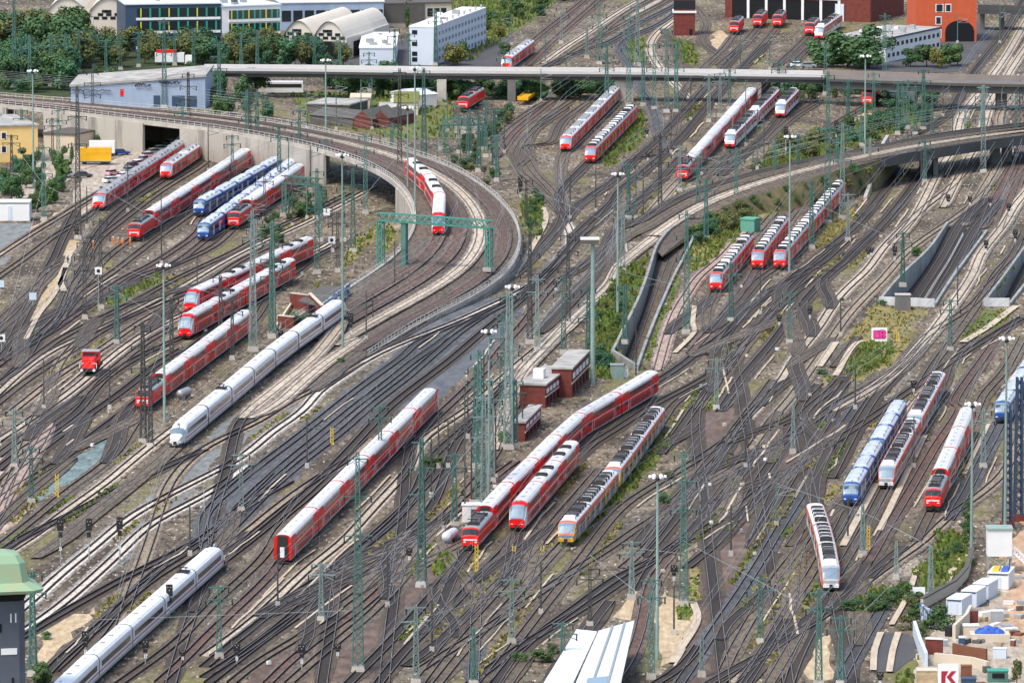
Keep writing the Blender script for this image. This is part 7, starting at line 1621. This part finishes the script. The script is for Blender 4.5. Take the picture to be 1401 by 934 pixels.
ML = '''L 41 125 50;L 90 110 47;L 128 92 48;L 145 102 55;L 225 148 28;L 239 90 43;L 300 152 60;l 127 188 96;l 258 197 100;L 338 228 125;p 109 236 145;f 46 258 100;l 98 194 145;l 72 216 162;
l 16 242 185;L 60 302 200;l 107 327 120;d 119 312 256;l 138 422 300;d 221 362 268;l 116 436 330;f 225 577 366;l 235 507 408;l 196 606 442;L 43 688 612;l 206 612 515;L 45 924 782;
g 346 480 290;l 362 302 236;L 373 462 303;l 302 467 378;l 371 459 330;l 318 492 410;L 434 374 232;f 469 478 216;L 483 345 232;L 500 292 185;l 462 372 290;l 547 270 96;L 382 258 172;l 342 226 120;L 352 222 125;
L 580 228 95;f 568 330 97;f 558 300 150;L 680 248 185;l 720 312 246;l 725 470 318;l 777 445 320;L 771 484 382;L 805 505 392;g 695 614 400;f 701 604 395;f 669 684 456;d 662 682 480;L 577 802 600;d 636 712 540;g 662 694 540;L 656 690 480;L 687 600 430;d 613 640 575;d 590 680 600;L 705 612 520;d 645 690 590;d 622 660 570;
f 845 432 241;g 852 372 280;l 903 286 185;L 939 456 290;L 966 328 245;L 1007 286 203;f 1080 374 190;L 1092 258 185;L 1110 340 247;L 1132 306 100;g 1152 300 170;f 1183 252 80;L 1265 250 192;d 1281 238 200;g 1345 236 118;L 1235 392 318;f 1375 725 466;f 1329 752 555;
f 899 902 654;L 935 828 617;L 891 928 790;g 864 820 740;d 922 868 800;g 960 925 868;g 569 936 828;d 591 892 820;l 807 857 776;L 648 938 858;L 490 918 620;L 1120 938 806;L 1150 938 842;g 1226 792 740;g 1273 818 746;g 1180 760 690;
L 860 145 20;L 912 154 40;L 925 154 58;g 970 167 103;L 998 150 95;L 820 88 5;g 803 80 38;g 872 90 -10;p 1020 200 148;p 1036 232 150;L 1129 130 60;L 1210 142 20;L 1263 178 95;g 1344 192 118;L 1228 184 112;L 1235 180 118;L 1242 176 110;d 1290 160 118;
L 401 90 43;f 446 212 85;L 596 90 15;L 622 64 20;p 460 178 105;p 509 178 107;p 420 175 120;p 494 172 110;L 676 232 150;L 628 210 145;L 643 212 150;L 665 215 140;d 655 205 160;p 612 180 128;L 505 126 72;p 700 62 20;g 768 60 10;p 746 88 42;
d 501 465 398;d 510 440 402;d 1045 238 150;p 985 252 210;d 918 210 150;p 960 240 205;p 1060 250 190;L 1178 200 150;p 1013 100 45;p 1053 96 40;p 1310 60 20;d 1395 150 110;p 1368 60 10;L 1375 190 150;p 1150 260 190;
L 651 640 500;g 672 660 520;d 640 600 540;L 622 720 620;d 600 640 560;d 678 655 560;L 700 560 470;d 715 600 545;g 735 480 380;d 700 480 420;L 640 230 165;L 655 235 160;d 672 215 150;L 690 120 70;L 612 235 170;p 598 250 190;d 630 260 200;L 536 240 170;d 520 230 150;L 446 250 190;L 410 240 150;d 425 262 200;L 438 330 262;d 455 345 285;L 470 330 255;g 350 370 300;
L 250 215 140;d 285 235 170;L 318 250 185;p 345 330 270;d 175 290 225;L 80 230 150;L 30 215 150;L 30 120 55;L 70 118 50;L 108 100 42;L 165 96 48;L 190 92 44;L 265 95 40;L 330 95 45;L 352 96 42;L 430 95 50;L 465 98 50;L 540 92 40;L 560 96 46;
L 880 145 70;L 895 150 60;d 945 165 110;g 985 160 100;L 1065 140 85;L 1088 138 80;p 1020 160 110;L 1160 175 110;L 1195 170 100;d 1215 200 140;L 1252 185 118;L 1275 190 130;d 1303 200 140;g 1320 215 150;L 1390 215 130;d 1260 262 205;g 1190 255 190;L 1145 262 190;L 1060 262 195;d 1030 262 205;L 955 292 215;d 880 300 230;g 930 262 200;L 860 300 225;d 815 290 230;
L 855 470 390;d 870 520 450;L 1000 440 360;d 1040 430 370;g 1160 330 265;L 1080 470 400;d 1150 460 410;d 1310 420 360;g 980 560 490;d 1020 640 575;g 1085 620 555;d 1170 560 500;L 1300 480 410;d 1250 640 570;g 1345 640 560;d 1160 740 680;L 1040 880 790;d 1000 760 690;g 700 880 790;d 740 840 770;L 770 935 850;d 530 830 750;g 440 850 770;d 380 830 760;L 300 900 800;d 260 760 690;g 330 700 620;d 420 640 570;L 520 640 555;d 60 560 490;g 20 640 560;d 150 560 500;L 160 470 390;d 270 420 350;
d 400 310 245;p 420 300 250;p 395 262 190;d 540 400 330;p 1062 720 660;d 780 300 240;p 870 300 230;p 740 140 95;p 775 120 70;L 830 150 60;d 690 210 160;L 20 120 -6'''
for row in ML.replace('\n', '').split(';'):
    k, x, yb, yt = row.split(); x, yb, yt = float(x), float(yb), float(yt)
    z = 0
    if k in 'lL' and (x, yb) in ((127, 188), (258, 197), (547, 270)): z = 0
    mast(x, yb, yt, k, z)
# the one with an orange head, top left
M['mastorange'] = mat('mast_orange', (.75, .16, .05), .5)
# big green lamp gantry in the middle
p = G(811, 526); t = thing('lamp_tower', 'tall pale green pole with a big lamp platform in the middle of the yard', 'floodlight', tuple(p)); h = (526 - 331) / SC(526)
MB().bar((0, 0, 0), (0, 0, h), .95, 0, 12, .8).build('pole', M['palemint'] if 'palemint' in M else M['palegreen'], t)
o = MB().box((-.6, 0, h + .3), (3.4, 2.4, .8)).build('platform', M['slate'], t); MB().box((-.6, 0, h + .85), (3.6, 2.2, .3)).build('lamp_row', M['lampwhite'], o)
p = G(795, 330)
# signals: black boards on posts
SIG = []
M['siglens'] = mat('signal_lens', (.35, .30, .26), .3)
def signal(x, yb, yt, big=1.0):
    p = G(x, yb); h = (yb - yt) / SC(yb); t = thing('railway_signal', '', 'signal', tuple(p)); hb = min(h * .55, 3.6 * big)
    MB().bar((0, 0, 0), (0, 0, h - hb * .4), .22, 0, 8).build('post', M['galv'], t)
    b = MB().box((0, 0, h - hb * .32), (1.15 * big, .25, hb * .62)).build('signal_board', M['black'], t)
    MB().box((0, 0, h - hb * .82), (.75 * big, .22, hb * .28)).build('lower_board', M['black'], t)
    for k, (a, z) in enumerate(((-.25, h - hb * .15), (.25, h - hb * .15), (0, h - hb * .32))):
        MB().bar((a * big, -.12, z), (a * big, -.22, z), .18, 0, 8).build('lens', M['siglens'], b)
    MB().box((0, -.02, h * .32), (.34, .12, .6)).build('plate', M['white'], t)
    SIG.append((t, 'black signal', x, yb, h, 's'))
for x, yb, yt in ((83, 770, 708), (122, 770, 708), (164, 768, 706), (117, 904, 862), (232, 846, 798), (199, 908, 874), (324, 910, 879), (413, 916, 880), (384, 474, 451), (480, 466, 428), (462, 900, 880), (922, 800, 772), (1188, 356, 338), (1224, 362, 336), (1297, 284, 266), (1327, 284, 268), (1355, 284, 270), (1349, 350, 328), (1389, 336, 314), (1066, 448, 430), (1108, 440, 418),
   (1075, 218, 173), (1144, 196, 165), (885, 190, 176), (886, 222, 208), (1204, 940, 918), (712, 280, 244), (250, 905, 888), (560, 770, 748), (1343, 240, 222), (1380, 298, 278), (1192, 352, 338), (575, 765, 730), (668, 400, 382), (712, 252, 240), (105, 330, 310), (1250, 540, 520), (760, 400, 385)): signal(x, yb, yt, .9)
# small sign plates, yellow lattice markers
M['signblue'] = mat('pale_blue_plate', (.55, .66, .74), .5)
for x, yb, yt, lab in ((135, 425, 370, 'white square plate with a dark ring on the lattice mast right of the sandy strip'), (454, 372, 328, 'white square plate with a dark ring near the viaduct opening'), (2, 480, 462, 'white square plate with a dark ring at the left border'), (45, 420, 405, 'pale blue plate over the dark crossing track'), (1, 402, 388, 'pale blue plate at the left border'), (447, 305, 290, 'pair of white plates left of the floodlight pole')):
    t = thing('marker_plate', lab, 'sign', tuple(G(x, yb))); s_ = SC(yb); h = (yb - yt) / s_; MB().bar((0, 0, 0), (0, 0, h), .14).build('post', M['galv'], t); b = MB().box((0, -.1, h), (1.5, .12, 1.5)).build('plate', M['white' if 'white' in lab else 'signblue'], t)
    if 'ring' in lab: MB().bar((0, -.17, h), (0, -.22, h), .75, 0, 12).build('ring', M['black'], b)
for x, yb, yt, lab in ((454, 608, 584, 'yellow ladder-like marker left of the long red double-deck coaches'), (78, 680, 648, 'yellow ladder-like marker beside the teal gravel'), (652, 782, 745, 'tall yellow marker in front of the bent train'), (1188, 752, 718, 'yellow ladder-like marker below the blue train'), (703, 756, 746, 'small yellow marker right of the bent train'), (1228, 466, 452, 'thin yellow post right of the magenta lettering'), (742, 756, 746, 'small yellow marker left of the yellow-fronted railcar')):
    t = thing('yellow_marker', lab, 'marker', tuple(G(x, yb))); h = (yb - yt) / SC(yb); mb = MB()
    for a in (-.22, .22): mb.bar((a, 0, 0), (a, 0, h), .14)
    for k in range(int(h / .6)): mb.bar((-.22, 0, .4 + .6 * k), (.22, 0, .4 + .6 * k), .14)
    mb.build('ladder', M['yellow'], t); MB().box((0, 0, .1), (.9, .5, .2)).build('base', M['yellow'], t)
M['gantrygreen'] = mat('gantry_green', (.075, .27, .215), .55, c2=(.055, .18, .15), scale=.5)
# green portal gantry over the viaduct curve
def gantry(label, pa, pb, zd, beam_y, m='teal', ext=0):
    a = pa; b = pb; t = thing('signal_gantry', label, 'gantry', tuple(a)); d = b - a; L = math.hypot(d.x, d.y); t.rotation_euler.z = math.atan2(d.y, d.x)
    H = beam_y
    mb = MB(); nb = max(4, int(L / 1.8))
    for y in (-.6, .6):
        for z in (H - .8, H + .8): mb.bar((-.8, y, z), (L + .8, y, z), .22)
    for k in range(nb):
        x0, x1 = L * k / nb, L * (k + 1) / nb
        for y in (-.6, .6): mb.bar((x0, y, H - .8), (x1, y, H + .8), .14); mb.bar((x1, y, H - .8), (x0, y, H + .8), .14)
        mb.bar((x0, -.6, H + .8), (x1, .6, H + .8), .12)
    mb.build('beam', M[m], t)
    MB().box((L / 2, 0, H - .95), (L + 1.4, 1.3, .12)).build('walkway', M[m], t)
    for x, z0 in ((0, 0), (L, zd)):
        lg = MB(); 
        for sx in (-.55, .55):
            for sy in (-.5, .5): lg.bar((x + sx, sy, z0 if x else 0), (x + sx, sy, H - .8), .24)
        n = 7
        for k in range(n):
            u0 = z0 + (H - .8 - z0) * k / n; u1 = z0 + (H - .8 - z0) * (k + 1) / n
            for sy in (-.5, .5): lg.bar((x - .55, sy, u0), (x + .55, sy, u1), .16)
        lg.build('leg', M[m], t); MB().box((x, 0, z0 + .4), (2.0, 1.8, .8)).build('foot', M['concrete'], t)
    return t
ga = G(521, 360, 3.0); gb = G(669, 371, 3.0); ga.z = 0; gb = Vector((gb.x, gb.y, 0)); hg = 13.0
gt = gantry('green lattice gantry spanning the curved viaduct tracks', ga, gb, 3.0, hg, 'gantrygreen')
o = MB().box((6.0, 0, hg / 2 - .5), (1.2, 1.0, hg - 1)).build('leg', M['teal'], gt)
ga = G(391, 296); gb = G(436, 300); gantry('small green gantry at the end of the blue trains', ga, gb, 0, 8.5)
ga = G(605, 205); gb = G(662, 205); gantry('green gantry among the masts above the two far locomotives', ga, gb, 0, 7.0)
# retaining terminal box at the big lattice foot, green plinth
t = boxthing('mast_plinth', 'grey concrete plinth under the green mast by the white parapet', 'plinth', (1235, 424), (3.2, 3.0, 3.2), 'darkconc', 'concrete')
boxthing('buffer_stop', 'dark buffer stop at the end of the track beside the grassy patch', 'buffer stop', (1153, 522), (2.2, 1.2, 1.0), 'slate', 'slate')
# overhead wires: cross spans between masts and lines above the rails
M['wire'] = mat('wire', (.34, .37, .37), .5, .2)
def wire(pts, r, label, group, sag=0.0):
    mb = MB(); P = [Vector(p) for p in pts]
    for a, b in zip(P, P[1:]):
        n = 6 if sag else 1; prev = a
        for k in range(1, n + 1):
            f = k / n; q = a.lerp(b, f) - Vector((0, 0, sag * 4 * f * (1 - f))); mb.bar(prev, q, r, 0, 4); prev = q
    tag(mb.build('overhead_wire', M['wire']), label, 'wire', group)
for x0, y0, z0, x1, y1, z1 in ((490, 905, 11, 577, 800, 11), (577, 800, 12, 656, 690, 12), (569, 930, 9, 807, 855, 9), (648, 930, 9, 807, 856, 9), (807, 856, 11, 891, 926, 11), (864, 818, 8, 935, 826, 8), (935, 826, 10, 1120, 930, 10), (1120, 930, 12, 1226, 790, 9), (1226, 790, 8, 1273, 816, 8), (1150, 930, 7, 1273, 816, 8), (117, 902, 6, 490, 916, 9), (43, 686, 9, 196, 604, 9), (196, 604, 9, 235, 505, 9), (116, 434, 9, 235, 505, 9), (138, 420, 9, 302, 465, 9), (302, 465, 9, 371, 457, 9), (371, 457, 10, 434, 372, 10), (318, 490, 8, 371, 457, 8), (107, 325, 14, 221, 360, 9), (221, 360, 9, 362, 300, 9), (373, 460, 9, 501, 463, 8), (434, 372, 10, 483, 343, 10), (483, 343, 9, 547, 268, 10),
    (687, 598, 12, 771, 482, 12), (771, 482, 10, 939, 454, 11), (939, 454, 11, 1110, 338, 10), (1110, 338, 10, 1235, 390, 9), (845, 430, 9, 939, 454, 9), (966, 326, 9, 1007, 284, 9), (903, 284, 9, 1007, 284, 9), (1007, 284, 9, 1092, 256, 9), (1132, 304, 9, 1265, 248, 9), (1265, 248, 8, 1345, 234, 9), (1063, 718, 7, 1180, 758, 7), (1180, 758, 7, 1273, 816, 8), (725, 468, 9, 777, 443, 9), (777, 443, 9, 852, 370, 9), (720, 310, 9, 852, 370, 9), (680, 246, 9, 720, 310, 9), (860, 143, 10, 912, 152, 10), (912, 152, 9, 998, 148, 9), (998, 148, 9, 1129, 128, 9), (820, 86, 9, 872, 88, 9), (16, 240, 8, 60, 300, 8), (60, 300, 8, 107, 325, 8), (60, 300, 9, 16, 470, 8)):
    a, b = G(x0, y0), G(x1, y1); a.z, b.z = z0, z1; wire([a, b], .05, 'thin cross wire strung between two masts over the tracks', 'cross wires between the masts')
for key in ('A', 'C', 'B', 'K1', 'K2', 'K3', 'K4', 'K6', 'R1', 'R3', 'R6', 'R10', 'S1', 'S3', 'V1', 'V5', 'Ya', 'Ye', 'Yk', 'W3', 'W5', 'W9', 'HR1', 'HR3', 'HR5', 'HR6', 'HR7', 'E2', 'F2', 'F3', 'H1', 'H3', 'H4', 'H5', 'J2', 'J3', 'KD', 'KD4', 'KD5', 'KD6', 'N1', 'N2', 'N3', 'N4', 'N5', 'M1', 'L5', 'K5', 'K8', 'R7', 'R8', 'S2', 'V2', 'V3', 'V4', 'G1', 'G2', 'E0', 'E1', 'Z1', 'Q2', 'Q3', 'Q4', 'W4', 'W7', 'W8', 'Yb', 'Yd', 'Yf', 'Yg', 'HR2', 'HR4', 'KD3', 'KD2', 'J4', 'J5', 'T'):
    if key not in LINES: continue
    L = smooth(LINES[key], 2)[::3]; mb = MB()       # carrier and contact wire with droppers, one connected piece
    for a, b in zip(L, L[1:]):
        for z in (5.6, 6.9): mb.bar(a + Vector((0, 0, z)), b + Vector((0, 0, z)), .055, 0, 3)
        mb.bar(a + Vector((0, 0, 5.6)), a + Vector((0, 0, 6.9)), .05, 0, 3)
    tag(mb.build('overhead_wire', M['wire']), 'thin contact wire following a track from end to end', 'wire', 'contact wires above the rails')
# low white and dark boxes beside the rails
tb = [cached(('tb', m), lambda: MB().box((0, 0, .25), (.45, .6, .5)).mesh('trackside_box', M[m])) for m in ('white', 'plaster', 'slate', 'galv')]
rr = random.Random(77)
for k in range(44):
    L = LINES[rr.choice(TKEYS)]; i = rr.randrange(1, len(L) - 1); n = sides(L)[i]; p = L[i] + n * rr.choice((-1, 1)) * rr.uniform(2.1, 2.5)
    o = obj('trackside_box', tb[rr.choice((0, 1, 1, 2, 3, 3))]); o.location = (p.x, p.y, p.z + .25); o.rotation_euler.z = rr.uniform(0, 3); tag(o, 'low box for switch gear standing right beside the rails', 'switch box', 'switch boxes beside the rails')
# ------------------------------------------------------------------ labels of the masts and signals: what stands next to them
LM = [('the upper white express', 345, 515), ('the lower white express', 205, 845), ('the red coaches without locomotive', 490, 660), ('the bent red train', 760, 630), ('the short red double-decker', 745, 670), ('the yellow-fronted railcar', 838, 650), ('the right blue train', 1197, 620), ('the right-hand red locomotive', 1300, 630), ('the salmon-edged railcar', 1127, 750), ('the red shunter', 122, 505),
      ('the twin red double-deckers', 335, 385), ('the coaches behind the black mast', 270, 490), ('the two blue trains', 340, 265), ('the orange-clad workers', 160, 335), ('the red railcar beside parked cars', 190, 235), ('the train on the viaduct curve', 585, 280), ('the green gantry', 595, 300), ('the brick passage', 440, 400), ('the middle brick building', 750, 510), ('the frontmost of three railcars', 1000, 365), ('the rightmost of three railcars', 1110, 300),
      ('the winding sunken track', 880, 430), ('the magenta lettering', 1203, 457), ('the white parapet', 1260, 413), ('the steel railway bridge', 1300, 200), ('the raised white cabin', 1367, 740), ('the letter board', 1297, 920), ('the platform roofs', 805, 890), ('the grey tower', 20, 850), ('the warehouse', 190, 120), ('the yellow building', 30, 195), ('the yellow trailer', 130, 212), ('the gabled houses', 505, 165), ('the road bridge pier', 853, 120), ('the far white-roofed coaches', 985, 185), ('the siding fan trains', 825, 165),
      ('the brick signal tower', 937, 25), ('the locomotive depot', 1080, 20), ('the flat-roofed building', 1230, 55), ('the lone locomotive', 1187, 135), ('the scissors crossing', 770, 295), ('the tall pale building', 610, 55), ('the beige halls', 430, 45), ('the navy office block', 240, 30), ('the bridge locomotives', 640, 140), ('the yellow flat wagon', 722, 136), ('the pale curved track', 890, 690), ('the teal gravel', 130, 610), ('the viaduct opening', 495, 240)]
def rel_(x, y, h, lm):
    dx, dy = x - lm[1], y - h * 2 - lm[2]
    return ('left of' if dx < 0 else 'right of') if abs(dx) > abs(dy) * .8 else ('in front of' if dy > 0 else 'behind'), math.hypot(dx, dy)
ITEMS = [(t, ('' if k == 's' else ('tall ' if h > 20 else 'short ' if h < 9.5 else '')) + base, x, y, h) for t, base, x, y, h, k in MASTS + SIG]
ranks = {}
for t, b, x, y, h in ITEMS:
    for lm in LM:
        r, d = rel_(x, y, h, lm); ranks.setdefault((b, r, lm[0]), []).append((d, t.name))
for v in ranks.values(): v.sort()
for t, b, x, y, h in ITEMS:
    best = None
    for lm in LM:
        r, d = rel_(x, y, h, lm); n = [q[1] for q in ranks[(b, r, lm[0])]].index(t.name); c = d + 55 * n
        if best is None or c < best[0]: best = (c, n, r, lm[0])
    _, n, r, nm = best; od = ('closest', 'second closest', 'third closest', 'fourth closest', 'fifth closest', 'sixth closest')[min(n, 5)]
    t['label'] = '%s %s %s %s' % (od, b, r, nm)
